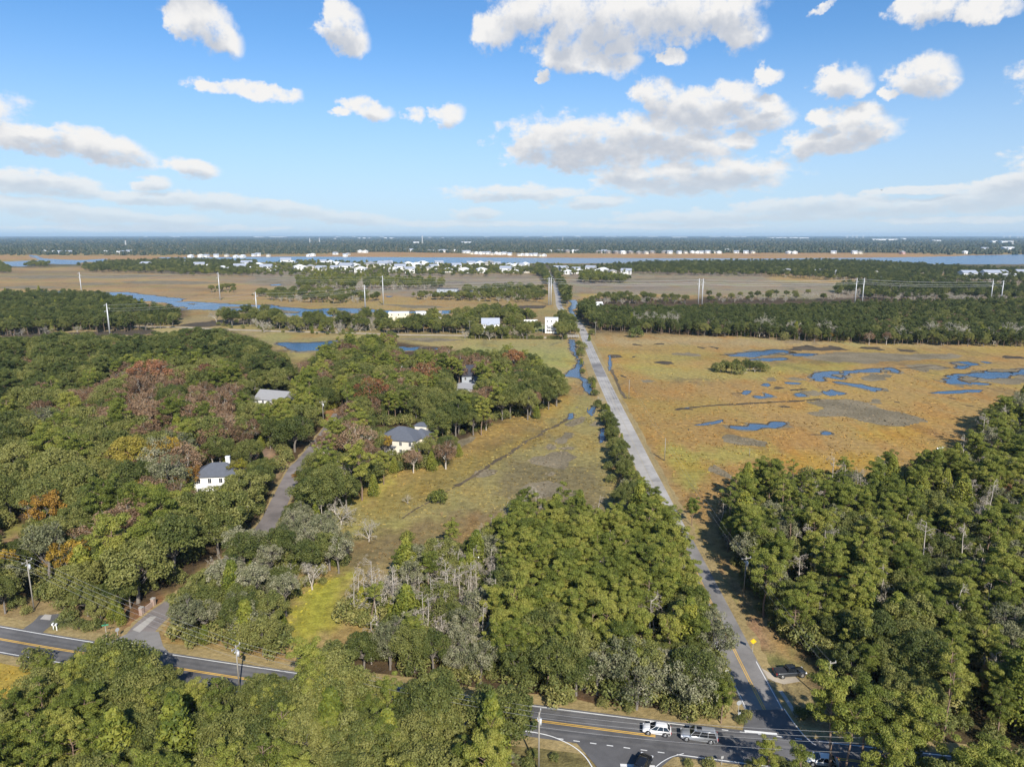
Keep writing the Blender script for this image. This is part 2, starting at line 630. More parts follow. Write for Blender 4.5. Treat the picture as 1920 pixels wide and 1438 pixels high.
# ------------------------------------------------------------------ the ground
# outlines in photograph pixels with the colour the ground itself has there, painted in order
GOLD = (0.335, 0.216, 0.080); ORANGE = (0.32, 0.198, 0.070); OLIVE = (0.268, 0.220, 0.084); TAN = (0.34, 0.26, 0.13)
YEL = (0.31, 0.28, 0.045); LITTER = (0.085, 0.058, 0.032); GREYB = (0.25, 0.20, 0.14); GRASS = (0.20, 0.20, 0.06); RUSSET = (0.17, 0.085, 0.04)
WOODS_FAR = (0.035, 0.045, 0.028); GREYM = (0.20, 0.17, 0.12); PALEG = (0.29, 0.25, 0.10)
ZONES = [
    ([(-9000, 474), (9000, 474), (9000, 436), (-9000, 436)], WOODS_FAR),
    ([(-9000, 482), (560, 480), (660, 474), (700, 472), (960, 477), (1440, 474.5), (1700, 474), (1760, 478), (9000, 478), (9000, 486), (-9000, 488)], (0.36, 0.215, 0.10)),
    ([(-900, 495), (2900, 495), (2900, 512), (-900, 512)], (0.13, 0.11, 0.06)),
    ([(-900, 506), (340, 500), (480, 512), (1020, 512), (1020, 560), (900, 575), (500, 560), (400, 568), (-900, 560)], (0.335, 0.225, 0.108)),
    ([(330, 505), (700, 512), (1015, 515), (1015, 548), (860, 560), (560, 545), (440, 530), (300, 518)], GREYB),
    ([(-200, 508), (340, 505), (480, 518), (470, 527), (300, 520), (-200, 523)], (0.27, 0.195, 0.105)),
    ([(-200, 533), (200, 530), (400, 540), (400, 546), (200, 540), (-200, 542)], (0.265, 0.185, 0.095)),
    ([(480, 556), (1010, 556), (1020, 585), (820, 590), (640, 570), (480, 566)], (0.32, 0.22, 0.095)),
    ([(1060, 508), (1920, 520), (2600, 520), (2600, 575), (1090, 575), (1070, 550)], GREYB),
    ([(1080, 548), (1300, 555), (1640, 562), (1920, 556), (1920, 572), (1090, 572)], (0.34, 0.22, 0.09)),
    ([(1440, 514), (1560, 518), (1700, 524), (1560, 532), (1440, 524)], (0.35, 0.24, 0.10)),
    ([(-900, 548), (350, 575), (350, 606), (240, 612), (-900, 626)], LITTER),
    ([(-300, 604), (200, 604), (300, 610), (480, 618), (500, 640), (-300, 640)], TAN),
    ([(240, 610), (330, 595), (470, 590), (480, 612), (330, 614)], (0.30, 0.22, 0.11)),
    ([(470, 585), (730, 590), (800, 600), (1010, 595), (1060, 600), (1060, 632), (860, 630), (480, 620)], (0.24, 0.18, 0.09)),
    ([(480, 622), (1060, 634), (1090, 690), (1060, 740), (960, 720), (800, 690), (540, 670), (480, 640)], (0.325, 0.255, 0.105)),
    ([(900, 640), (1060, 636), (1075, 690), (1000, 690), (880, 660)], PALEG),
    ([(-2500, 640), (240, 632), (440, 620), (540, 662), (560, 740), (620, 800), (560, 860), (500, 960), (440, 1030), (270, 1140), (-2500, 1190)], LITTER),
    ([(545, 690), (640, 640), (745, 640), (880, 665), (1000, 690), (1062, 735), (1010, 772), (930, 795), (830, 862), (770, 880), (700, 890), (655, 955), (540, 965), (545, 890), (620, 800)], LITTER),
    # the marsh left of the road
    ([(1060, 735), (1110, 745), (1135, 800), (1150, 880), (1170, 960), (1130, 985), (960, 985), (860, 1020), (700, 1060), (640, 1080), (600, 1020), (655, 950), (700, 885), (770, 876), (830, 856), (930, 790), (1010, 768)], OLIVE),
    ([(1060, 735), (1085, 745), (1000, 800), (900, 850), (760, 930), (680, 950), (720, 880), (830, 856), (930, 790), (1010, 768)], (0.315, 0.215, 0.07)),
    ([(700, 885), (740, 882), (745, 905), (722, 920), (670, 945), (610, 985), (570, 1000), (600, 965), (660, 940)], (0.32, 0.265, 0.065)),
    ([(640, 1020), (860, 960), (960, 960), (860, 1020), (700, 1060), (630, 1075)], (0.20, 0.145, 0.072)),
    ([(690, 940), (860, 860), (1000, 810), (1030, 815), (900, 880), (780, 950), (700, 985)], (0.25, 0.19, 0.06)),
    ([(960, 860), (1120, 880), (1150, 960), (1000, 970), (930, 930)], (0.20, 0.16, 0.075)),
    ([(540, 1130), (600, 1085), (655, 1068), (668, 1078), (640, 1110), (622, 1160), (600, 1200), (560, 1215), (530, 1180)], YEL),
    ([(625, 1090), (660, 1080), (650, 1120), (640, 1170), (600, 1190)], (0.29, 0.25, 0.05)),
    ([(690, 1160), (740, 1155), (735, 1195), (700, 1190)], (0.26, 0.20, 0.06)),
    # the marsh right of the road
    ([(1118, 632), (1920, 632), (4200, 640), (4200, 700), (1920, 760), (1840, 830), (1740, 880), (1500, 890), (1380, 900), (1330, 985), (1290, 960), (1200, 800)], GOLD),
    ([(1130, 690), (1250, 690), (1340, 760), (1500, 840), (1460, 890), (1380, 905), (1330, 985), (1280, 950), (1190, 800)], ORANGE),
    ([(1150, 660), (1330, 665), (1300, 690), (1160, 690)], (0.34, 0.235, 0.085)),
    ([(1235, 830), (1290, 840), (1330, 880), (1300, 930), (1270, 900)], (0.30, 0.255, 0.065)),
    ([(1290, 840), (1460, 840), (1460, 860), (1330, 870)], (0.31, 0.25, 0.07)),
    ([(1180, 690), (1480, 690), (1440, 712), (1240, 715)], (0.315, 0.25, 0.085)),
    ([(1440, 680), (1640, 678), (1560, 700), (1450, 698)], (0.31, 0.25, 0.07)),
    ([(1600, 800), (1760, 790), (1720, 820), (1620, 830)], (0.37, 0.225, 0.06)),
    ([(1120, 632), (4200, 636), (4200, 655), (1500, 650), (1130, 645)], (0.36, 0.265, 0.125)),
    ([(1460, 850), (1640, 850), (1700, 880), (1480, 888)], (0.36, 0.225, 0.05)),
    # wood floors on the right and in the foreground
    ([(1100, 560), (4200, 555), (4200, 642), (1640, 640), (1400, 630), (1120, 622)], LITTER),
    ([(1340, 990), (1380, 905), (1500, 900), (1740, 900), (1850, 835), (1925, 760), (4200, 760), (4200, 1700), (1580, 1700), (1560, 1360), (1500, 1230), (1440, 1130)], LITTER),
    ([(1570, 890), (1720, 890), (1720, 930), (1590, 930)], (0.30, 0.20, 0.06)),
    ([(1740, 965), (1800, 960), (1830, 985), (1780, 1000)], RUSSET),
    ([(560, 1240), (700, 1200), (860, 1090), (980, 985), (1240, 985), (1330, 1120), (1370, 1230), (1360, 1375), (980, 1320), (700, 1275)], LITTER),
    ([(960, 1322), (1010, 1300), (1250, 1345), (1340, 1335), (1400, 1345), (1395, 1385), (1200, 1360)], (0.20, 0.105, 0.05)),
    ([(-1500, 1225), (60, 1228), (100, 1255), (110, 1300), (40, 1345), (-1500, 1380)], (0.34, 0.245, 0.05)),
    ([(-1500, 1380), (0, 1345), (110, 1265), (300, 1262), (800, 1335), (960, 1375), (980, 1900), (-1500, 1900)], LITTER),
    ([(960, 1378), (1060, 1388), (1120, 1440), (1110, 1500), (960, 1480)], (0.17, 0.14, 0.055)),
    # open verges, clearings and gardens
    ([(1285, 985), (1310, 985), (1360, 1060), (1420, 1150), (1500, 1270), (1560, 1370), (1480, 1340), (1400, 1200), (1330, 1080)], (0.30, 0.205, 0.10)),
    ([(1345, 1040), (1400, 1120), (1440, 1200), (1430, 1215), (1390, 1150), (1350, 1080)], (0.30, 0.18, 0.10)),
    ([(1270, 960), (1300, 990), (1360, 1090), (1400, 1190), (1380, 1180), (1320, 1080)], (0.26, 0.235, 0.085)),
    ([(1425, 1215), (1500, 1240), (1520, 1262), (1440, 1258)], (0.20, 0.19, 0.065)),
    ([(1455, 1280), (1500, 1278), (1530, 1300), (1535, 1340), (1500, 1350)], (0.24, 0.19, 0.09)),
    ([(0, 990), (45, 985), (40, 1005), (0, 1035)], (0.27, 0.255, 0.07)),
    ([(0, 1015), (40, 1000), (42, 1014), (0, 1042)], (0.33, 0.19, 0.12)),
    ([(485, 845), (512, 840), (515, 868), (545, 880), (500, 900), (488, 880)], (0.36, 0.24, 0.15)),
    ([(600, 770), (640, 765), (645, 785), (612, 800)], (0.34, 0.19, 0.08)),
    ([(450, 740), (480, 735), (490, 760), (460, 765)], (0.33, 0.30, 0.24)),
    ([(235, 1150), (310, 1120), (330, 1130), (285, 1165), (240, 1190), (215, 1200)], (0.26, 0.125, 0.06)),
    ([(60, 1120), (110, 1130), (240, 1180), (215, 1210), (70, 1195), (-60, 1180), (-60, 1140)], (0.30, 0.215, 0.10)),
    ([(300, 1195), (330, 1205), (520, 1240), (520, 1265), (330, 1240)], (0.28, 0.23, 0.09)),
    ([(850, 618), (900, 616), (905, 628), (850, 628)], (0.34, 0.28, 0.08)),
    ([(985, 612), (1020, 608), (1025, 625), (990, 626)], (0.24, 0.25, 0.08)),
]


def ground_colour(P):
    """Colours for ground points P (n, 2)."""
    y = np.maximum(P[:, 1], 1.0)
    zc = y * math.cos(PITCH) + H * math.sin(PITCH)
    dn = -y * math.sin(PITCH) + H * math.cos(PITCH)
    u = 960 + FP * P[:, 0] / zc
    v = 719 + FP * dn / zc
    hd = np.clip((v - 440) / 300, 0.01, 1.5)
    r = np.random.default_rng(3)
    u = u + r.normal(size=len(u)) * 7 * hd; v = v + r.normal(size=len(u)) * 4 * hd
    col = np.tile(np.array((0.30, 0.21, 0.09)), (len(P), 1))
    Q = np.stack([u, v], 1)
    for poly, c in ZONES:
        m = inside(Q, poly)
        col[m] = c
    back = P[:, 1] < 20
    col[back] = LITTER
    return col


def build_ground():
    front = np.radians(np.arange(-62, 62.01, 0.42))
    rest = np.radians(np.linspace(62, 298, 41)[1:-1])
    az = np.concatenate([front, rest])
    rr = [25.0]
    while rr[-1] < 45000:
        q = rr[-1]
        rr.append(q * (1.012 if q < 1000 else 1.02 if q < 5000 else 1.08))
    rr = np.array(rr)
    na, nr = len(az), len(rr)
    X = (rr[:, None] * np.sin(az)).ravel(); Y = (rr[:, None] * np.cos(az)).ravel()
    V = np.stack([X, Y, np.zeros_like(X)], 1)
    i, j = np.meshgrid(np.arange(nr - 1), np.arange(na), indexing='ij')
    a = i * na + j; b = i * na + (j + 1) % na
    F = np.stack([a, b, b + na, a + na], -1).reshape(-1, 4)[:, ::-1]
    # the disc under the camera
    n0 = len(V)
    V = np.concatenate([V, [[0, 0, 0]]])
    k = np.arange(0, na - 1, 2)
    F = np.concatenate([F, np.stack([np.full_like(k, n0), (k + 2) % na, k + 1, k], 1)])
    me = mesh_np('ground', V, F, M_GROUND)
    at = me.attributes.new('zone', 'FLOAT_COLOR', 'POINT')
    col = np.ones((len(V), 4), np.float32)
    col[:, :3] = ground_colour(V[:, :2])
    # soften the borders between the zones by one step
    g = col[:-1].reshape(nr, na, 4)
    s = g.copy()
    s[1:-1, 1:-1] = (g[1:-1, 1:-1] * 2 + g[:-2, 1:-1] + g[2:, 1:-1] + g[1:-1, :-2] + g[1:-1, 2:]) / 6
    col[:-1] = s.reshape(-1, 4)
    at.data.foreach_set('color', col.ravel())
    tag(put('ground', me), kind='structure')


def ground_mat():
    m, t, b, out = new_mat('marsh_ground')
    at = t.new('ShaderNodeAttribute', attribute_name='zone')
    tc = t.new('ShaderNodeTexCoord')
    P = tc.outputs['Object']
    mp = t.new('ShaderNodeMapping')
    t.l.new(P, mp.inputs[0]); mp.inputs['Rotation'].default_value = (0, 0, R(-28)); mp.inputs['Scale'].default_value = (1.0, 0.45, 1)
    Q = mp.outputs[0]
    c = at.outputs['Color']
    n1 = t.noise(Q, 0.017, 5, 0.6, 0.6)
    n2 = t.noise(Q, 0.045, 5, 0.6, 0.4)
    n3 = t.noise(P, 0.45, 5, 0.65)
    n4 = t.noise(P, 2.6, 3, 0.6)
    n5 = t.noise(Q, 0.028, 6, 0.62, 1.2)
    c = t.mix(t.smooth(n1, 0.46, 0.66), c, t.mix(1.0, c, (0.94, 1.07, 0.90), 'MULTIPLY'))
    c = t.mix(t.smooth(n2, 0.50, 0.66), c, t.mix(1.0, c, (1.04, 0.91, 0.78), 'MULTIPLY'))
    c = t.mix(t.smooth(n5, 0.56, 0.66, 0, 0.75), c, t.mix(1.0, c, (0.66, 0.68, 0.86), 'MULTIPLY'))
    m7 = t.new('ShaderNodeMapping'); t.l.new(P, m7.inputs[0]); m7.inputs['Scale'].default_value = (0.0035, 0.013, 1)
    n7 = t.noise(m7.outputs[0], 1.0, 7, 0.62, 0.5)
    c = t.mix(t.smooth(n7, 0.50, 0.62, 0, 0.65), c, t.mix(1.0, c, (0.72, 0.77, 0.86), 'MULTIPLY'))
    c = t.mix(t.smooth(n7, 0.48, 0.36, 0, 0.6), c, t.mix(1.0, c, (1.10, 1.12, 0.86), 'MULTIPLY'))
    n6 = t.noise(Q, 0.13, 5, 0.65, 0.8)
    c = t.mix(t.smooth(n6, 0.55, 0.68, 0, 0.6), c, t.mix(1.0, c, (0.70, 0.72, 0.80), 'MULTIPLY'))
    c = t.mix(t.smooth(n6, 0.45, 0.30, 0, 0.45), c, t.mix(1.0, c, (1.16, 1.14, 1.0), 'MULTIPLY'))
    k = t.math('ADD', t.smooth(n3, 0.25, 0.75, 0.66, 1.26), t.smooth(n4, 0.25, 0.75, -0.2, 0.2))
    k2 = t.new('ShaderNodeCombineXYZ')
    for q in range(3): t.l.new(k, k2.inputs[q])
    c = t.mix(1.0, c, k2.outputs[0], 'MULTIPLY')
    t.l.new(c, b.inputs['Base Color'])
    b.inputs['Roughness'].default_value = 0.9
    b.inputs['Specular IOR Level'].default_value = 0.1
    bp = t.new('ShaderNodeBump'); bp.inputs['Strength'].default_value = 0.7; bp.inputs['Distance'].default_value = 0.5
    t.l.new(t.math('ADD', n3, t.math('MULTIPLY', n4, 0.4)), bp.inputs['Height']); t.l.new(bp.outputs[0], b.inputs['Normal'])
    return m


def tuft_mat(name, a, b_, scale=0.9):
    """Low dry growth or mud: speckled, rough."""
    m, t, b, out = new_mat(name)
    tc = t.new('ShaderNodeTexCoord')
    n = t.noise(tc.outputs['Object'], scale, 6, 0.7)
    n2 = t.noise(tc.outputs['Object'], 0.06, 4, 0.6)
    f = t.math('ADD', t.smooth(n, 0.3, 0.7), t.smooth(n2, 0.35, 0.65, -0.3, 0.3), clamp=True)
    t.l.new(t.mix(f, a, b_), b.inputs['Base Color'])
    b.inputs['Roughness'].default_value = 0.85
    b.inputs['Specular IOR Level'].default_value = 0.15
    bp = t.new('ShaderNodeBump'); bp.inputs['Strength'].default_value = 0.8; bp.inputs['Distance'].default_value = 0.4
    t.l.new(n, bp.inputs['Height']); t.l.new(bp.outputs[0], b.inputs['Normal'])
    return m


def asphalt_mat(name, col, streak=0.18):
    m, t, b, out = new_mat(name)
    tc = t.new('ShaderNodeTexCoord')
    P = tc.outputs['Object']
    n = t.noise(P, 6.0, 4, 0.7)
    n2 = t.noise(P, 0.22, 5, 0.6, 0.5)
    n3 = t.noise(P, 0.05, 3, 0.6)
    k = t.math('ADD', t.smooth(n, 0.2, 0.8, 1 - streak * 0.6, 1 + streak * 0.6), t.math('ADD', t.smooth(n2, 0.3, 0.7, -streak, streak), t.smooth(n3, 0.35, 0.65, -streak, streak)))
    kv = t.new('ShaderNodeCombineXYZ')
    for q in range(3): t.l.new(k, kv.inputs[q])
    t.l.new(t.mix(1.0, (*col,), kv.outputs[0], 'MULTIPLY'), b.inputs['Base Color'])
    b.inputs['Roughness'].default_value = 0.8
    b.inputs['Specular IOR Level'].default_value = 0.25
    return m


def water_mat():
    m, t, b, out = new_mat('water')
    tc = t.new('ShaderNodeTexCoord')
    n = t.noise(tc.outputs['Object'], 0.5, 4, 0.6)
    n2 = t.noise(tc.outputs['Object'], 0.02, 4, 0.6)
    t.l.new(t.mix(n2, (0.022, 0.068, 0.14), (0.045, 0.115, 0.21)), b.inputs['Base Color'])
    b.inputs['Roughness'].default_value = 0.22
    b.inputs['IOR'].default_value = 1.33
    b.inputs['Specular IOR Level'].default_value = 0.5
    bp = t.new('ShaderNodeBump'); bp.inputs['Strength'].default_value = 0.6; bp.inputs['Distance'].default_value = 0.35
    t.l.new(n, bp.inputs['Height']); t.l.new(bp.outputs[0], b.inputs['Normal'])
    return m


M_GROUND = ground_mat()
M_WATER = water_mat()
M_MUD = tuft_mat('mud', (0.055, 0.045, 0.032), (0.105, 0.08, 0.052))
M_RUSH = tuft_mat('grey_rush', (0.135, 0.112, 0.068), (0.255, 0.21, 0.135))
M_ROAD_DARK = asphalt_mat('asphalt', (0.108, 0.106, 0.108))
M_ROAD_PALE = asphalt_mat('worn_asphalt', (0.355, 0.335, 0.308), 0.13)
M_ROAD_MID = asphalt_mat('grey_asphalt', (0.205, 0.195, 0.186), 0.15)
M_LANE = asphalt_mat('brown_asphalt', (0.195, 0.172, 0.162), 0.16)
M_GRAVEL = asphalt_mat('gravel', (0.40, 0.345, 0.27), 0.16)
M_CONC = asphalt_mat('concrete', (0.36, 0.34, 0.31), 0.12)
M_VERGE = tuft_mat('dry_verge', (0.24, 0.185, 0.085), (0.36, 0.275, 0.13))
M_STRAW = tuft_mat('pine_straw', (0.16, 0.085, 0.042), (0.27, 0.15, 0.075))
M_WHITE_LINE = asphalt_mat('white_line_paint', (0.68, 0.68, 0.66), 0.14)
M_YELLOW_LINE = asphalt_mat('yellow_line_paint', (0.66, 0.40, 0.075), 0.12)
M_SILT = tuft_mat('silt', (0.075, 0.06, 0.04), (0.15, 0.115, 0.07))
build_ground()

# ---- water, mud banks and rush beds
WATER = {
    'river': [
        [(300, 483), (480, 482), (565, 481.5), (650, 482), (960, 483.5), (1440, 485), (1665, 483), (1785, 481), (1815, 479.5), (1920, 477), (2500, 474), (2500, 497), (1920, 496), (1765, 496), (1440, 494), (960, 494), (655, 493), (480, 492), (300, 490)],
        Z('A', (-600, 300), (10, 285), (300, 272), (215, 232), (275, 238), (330, 260), (480, 268), (620, 272), (800, 262), (800, 288), (640, 285), (560, 305), (380, 300), (180, 320), (20, 318), (-600, 330)),
    ],
    'creek': [
        Z('A', (160, 505), (430, 502), (510, 512), (620, 525), (700, 508), (850, 512), (960, 512), (1130, 535), (1250, 550), (1390, 562), (1310, 588)) + Z('B', (-500, 580), (-200, 600), (0, 608), (120, 606), (200, 625), (400, 640), (650, 630), (800, 635), (1000, 650), (1130, 660), (1400, 650), (1460, 660), (1440, 676), (1300, 672), (1000, 668), (850, 664), (700, 672), (560, 692), (420, 697), (300, 692), (0, 674)) + Z('A', (1917, 655), (1700, 652), (1500, 642), (1340, 640), (1310, 610), (1250, 592), (1050, 572), (960, 557), (870, 540), (640, 534), (400, 520)),
        Z('C', (430, 568), (488, 570), (495, 610), (450, 650), (482, 690), (485, 770), (470, 770), (455, 700), (420, 640), (445, 605)),
        Z('C', (425, 862), (462, 868), (480, 970), (500, 1010), (540, 1040), (530, 1060), (500, 1100), (520, 1150), (560, 1165), (585, 1190), (592, 1282), (560, 1262), (530, 1220), (540, 1180), (510, 1155), (380, 1140), (460, 1080), (500, 1040), (480, 1000), (440, 940)),
        Z('C', (655, 1335), (612, 1390), (602, 1430)) + Z('G', (625, 20), (610, 75), (590, 82), (565, 50), (565, 10)) + Z('C', (570, 1410), (600, 1365), (630, 1340)),
        Z('G', (655, 180), (690, 165), (692, 270), (660, 290)), Z('G', (425, 60), (465, 58), (465, 95), (415, 112)),
        Z('C', (725, 985), (738, 980), (745, 1050), (740, 1100), (722, 1100)),
        Z('B', (1690, 630), (1790, 625), (1780, 645), (1700, 645)),
    ],
    'pond': [
        Z('B', (150, 890), (460, 890), (610, 872), (590, 900), (520, 945), (400, 955), (290, 960), (240, 920), (180, 910)),
        Z('B', (1030, 925), (1250, 925), (1230, 945), (1050, 955)), Z('B', (1330, 935), (1410, 930), (1400, 950)),
        Z('B', (100, 455), (190, 450), (190, 460), (110, 463)), Z('B', (960, 540), (1030, 541), (1000, 550)),
        [(1362, 667), (1398, 661), (1440, 658), (1466, 656), (1482, 661), (1470, 664), (1450, 664), (1430, 666), (1415, 670), (1395, 669)], [(1405, 673), (1440, 671.5), (1470, 671.5), (1480, 674), (1440, 677), (1415, 676)], [(1480, 664.5), (1500, 663), (1535, 664), (1530, 667), (1490, 668)],
        Z('D', (310, 1150), (360, 1115), (470, 1105), (520, 1105), (650, 1100), (740, 1095), (830, 1080), (920, 1075), (985, 1105), (960, 1120), (930, 1115), (910, 1095), (860, 1090), (830, 1110), (750, 1110), (680, 1105), (640, 1120), (600, 1115), (580, 1140), (550, 1165), (480, 1150), (420, 1145), (410, 1175), (350, 1180)),
        Z('D', (490, 1185), (520, 1180), (600, 1195), (700, 1200), (800, 1225), (850, 1230), (855, 1245), (780, 1255), (720, 1235), (640, 1215), (560, 1200)),
        Z('D', (1320, 1165), (1380, 1135), (1480, 1130), (1600, 1110), (1700, 1090), (1800, 1115), (1917, 1085), (2400, 1090), (2400, 1130), (1917, 1132), (1800, 1142), (1720, 1157), (1650, 1157), (1550, 1152), (1480, 1140), (1420, 1155), (1430, 1175), (1500, 1190), (1560, 1185), (1620, 1190), (1600, 1205), (1540, 1202), (1400, 1202), (1340, 1190)),
        Z('D', (1360, 1035), (1480, 1030), (1590, 1050), (1500, 1065), (1450, 1090), (1420, 1085), (1440, 1060)), Z('D', (1590, 1027), (1690, 1040), (1640, 1046)),
        Z('D', (1210, 1268), (1330, 1250), (1500, 1245), (1610, 1245), (1560, 1258), (1330, 1272)),
        Z('D', (400, 1245), (450, 1258), (490, 1240), (520, 1258), (600, 1270), (540, 1280), (460, 1288), (430, 1272)),
        Z('D', (190, 1270), (250, 1265), (310, 1290), (230, 1298)), Z('C', (1715, 1265), (1750, 1245), (1800, 1250), (1750, 1282)),
        Z('C', (1860, 1205), (1917, 1192), (1935, 1210), (1917, 1222)), Z('C', (1800, 1285), (1880, 1290), (1930, 1302), (1850, 1312)), Z('D', (-30, 1262), (50, 1290), (30, 1302), (-20, 1298)),
        Z('D', (115, 1185), (260, 1192), (240, 1202), (140, 1197)),
        Z('G', (1350, 150), (1450, 135), (1540, 115), (1575, 105), (1580, 125), (1530, 135), (1440, 150)),
        Z('G', (1625, 150), (1700, 158), (1750, 158), (1780, 138), (1860, 140), (1917, 150)) + Z('H', (50, 122), (140, 130), (130, 150), (60, 175), (0, 165)) + Z('G', (1800, 184), (1680, 182), (1640, 172)),
        Z('H', (400, 215), (415, 192), (480, 200), (485, 220), (430, 226)),
        Z('G', (1270, 20), (1340, 12), (1330, 22)),
    ],
}
MUDS = [
    Z('C', (735, 975), (810, 980), (820, 1000), (740, 1006)), Z('C', (890, 990), (930, 988), (932, 1000), (895, 1002)), Z('C', (1050, 1035), (1100, 1025), (1200, 1030), (1212, 1045), (1120, 1055)),
    Z('C', (1380, 915), (1415, 918), (1450, 928), (1440, 937), (1400, 925)), Z('C', (1465, 915), (1510, 918), (1552, 935), (1545, 942), (1500, 930)), Z('C', (790, 1135), (830, 1130), (870, 1142), (820, 1150)), Z('C', (1060, 895), (1110, 893), (1130, 905), (1080, 910)),
    Z('C', (905, 900), (960, 902), (985, 912), (940, 915)),
    Z('D', (960, 940), (1040, 938), (1110, 950), (1080, 960), (990, 956)), Z('D', (670, 930), (740, 920), (830, 920), (870, 950), (800, 940)),
    Z('D', (130, 935), (290, 908), (400, 930), (480, 912), (630, 945), (520, 942), (420, 950), (300, 943), (180, 950)),
    Z('D', (1710, 990), (1780, 985), (1917, 995), (1917, 1008), (1780, 1005)), Z('D', (940, 1325), (1020, 1335), (1000, 1342)), Z('D', (1470, 1355), (1540, 1360), (1500, 1372)), Z('D', (1350, 1300), (1450, 1315), (1440, 1322)),
    Z('D', (60, 1365), (120, 1360), (180, 1378), (110, 1375)), Z('D', (150, 1245), (290, 1232), (300, 1240), (170, 1252)), Z('D', (30, 1230), (70, 1215), (140, 1225), (80, 1240)),
    Z('B', (1240, 918), (1330, 915), (1420, 935), (1330, 955), (1240, 945)), Z('B', (1600, 960), (1700, 955), (1760, 968), (1640, 972)), Z('B', (480, 900), (620, 860), (640, 872), (600, 910), (530, 950)),
    Z('A', (0, 825), (300, 812), (600, 808), (880, 800), (1100, 790), (1180, 800), (1080, 838), (900, 835), (300, 850), (0, 850)), Z('A', (1240, 775), (1420, 745), (1700, 715), (1900, 730), (1917, 745), (1700, 755), (1500, 778)),
    Z('C', (-200, 615), (240, 612), (240, 632), (-200, 640)), Z('C', (850, 1305), (870, 1298), (910, 1303), (880, 1312)), Z('G', (1300, 180), (1320, 165), (1345, 180), (1325, 195)),
    Z('G', (1650, 108), (1720, 112), (1700, 122)), Z('H', (270, 218), (330, 212), (400, 214), (400, 224), (320, 224)), Z('C', (1220, 1400), (1280, 1380), (1345, 1375), (1340, 1395)),
    Z('B', (1130, 645), (1500, 660), (1560, 668), (1200, 660)), Z('A', (650, 830), (820, 815), (830, 840), (660, 850)),
]
RUSHES = [
    Z('D', (270, 1000), (480, 960), (800, 965), (1050, 975), (1380, 970), (1490, 990), (1380, 1010), (1100, 1020), (850, 1030), (800, 1050), (640, 1035), (470, 1030), (330, 1020)),
    Z('D', (130, 1160), (200, 1145), (290, 1160), (230, 1180)), Z('D', (700, 1155), (760, 1120), (940, 1130), (900, 1155), (800, 1180), (720, 1175)), Z('D', (1040, 1055), (1250, 1050), (1400, 1080), (1250, 1097), (1180, 1112), (1050, 1088)),
    Z('D', (260, 1332), (440, 1312), (620, 1308), (740, 1338), (860, 1390), (1050, 1430)) + Z('H', (1150, 95), (1230, 110), (1050, 150), (900, 157), (750, 130), (650, 110), (580, 80), (490, 88), (380, 88), (290, 60), (400, 38), (430, 25), (380, 5)),
    Z('D', (1430, 1172), (1500, 1150), (1700, 1165), (1917, 1140), (2300, 1150), (2300, 1195), (1917, 1190), (1750, 1200), (1600, 1180)), Z('D', (1480, 1115), (1560, 1100), (1640, 1102), (1560, 1122)), Z('D', (250, 1260), (330, 1240), (420, 1265), (400, 1285), (320, 1282)),
    Z('D', (750, 1310), (820, 1305), (840, 1345), (780, 1352)), Z('D', (0, 1155), (60, 1150), (60, 1180), (0, 1178)),
    Z('G', (1565, 240), (1660, 218), (1730, 240), (1790, 245), (1917, 290), (1880, 307), (1700, 302), (1620, 282)), Z('G', (1480, 470), (1520, 442), (1570, 490), (1660, 540), (1680, 562), (1600, 542), (1510, 512)), Z('G', (1670, 500), (1760, 490), (1900, 520), (1880, 547), (1720, 527)),
    Z('G', (100, 410), (150, 385), (250, 378), (300, 350), (400, 343), (480, 390), (440, 425), (430, 462), (380, 477), (260, 457), (120, 437)), Z('G', (230, 310), (290, 285), (340, 300), (300, 337), (240, 332)), Z('G', (325, 250), (380, 235), (390, 195), (450, 203), (455, 240), (400, 287), (350, 292)),
    Z('G', (250, 515), (300, 488), (345, 500), (310, 532), (260, 532)), Z('G', (60, 640), (120, 590), (250, 572), (380, 590), (460, 640), (480, 690), (350, 702), (150, 702)), Z('G', (345, 325), (420, 300), (490, 320), (440, 342)),
    Z('F', (1620, 520), (1700, 475), (1800, 468), (1790, 512), (1680, 552)), Z('C', (1200, 965), (1320, 962), (1430, 980), (1380, 992), (1220, 978)), Z('C', (960, 1170), (1030, 1165), (1090, 1180), (1000, 1190)), Z('F', (1450, 280), (1600, 230), (1660, 245), (1560, 300), (1480, 340)),
    Z('C', (460, 1370), (500, 1362), (490, 1380)), Z('G', (450, 15), (500, 8), (490, 22)), Z('G', (400, 150), (490, 80), (560, 90), (540, 120), (420, 158)), Z('G', (560, 150), (650, 120), (680, 160), (600, 160)),
]
RUSHES += [Z('A', (0, 395), (300, 385), (700, 392), (1000, 380), (1300, 388), (900, 408), (500, 405), (200, 412)), Z('A', (900, 430), (1300, 425), (1700, 440), (1400, 455), (1000, 448)), Z('A', (0, 470), (250, 462), (500, 475), (300, 486), (0, 484)), Z('A', (500, 445), (750, 440), (900, 455), (650, 460)), Z('A', (1000, 355), (1400, 350), (1700, 375), (1300, 378)), Z('B', (0, 395), (300, 420), (250, 450), (0, 440)), Z('B', (900, 600), (1300, 612), (1500, 630), (1200, 632)), Z('B', (1100, 480), (1600, 440), (1900, 450), (1500, 470)), Z('C', (500, 400), (900, 410), (1300, 400), (1500, 420), (900, 435)), Z('D', (100, 440), (500, 445), (450, 470), (100, 470)), Z('B', (1050, 860), (1300, 850), (1600, 870), (1300, 885))]
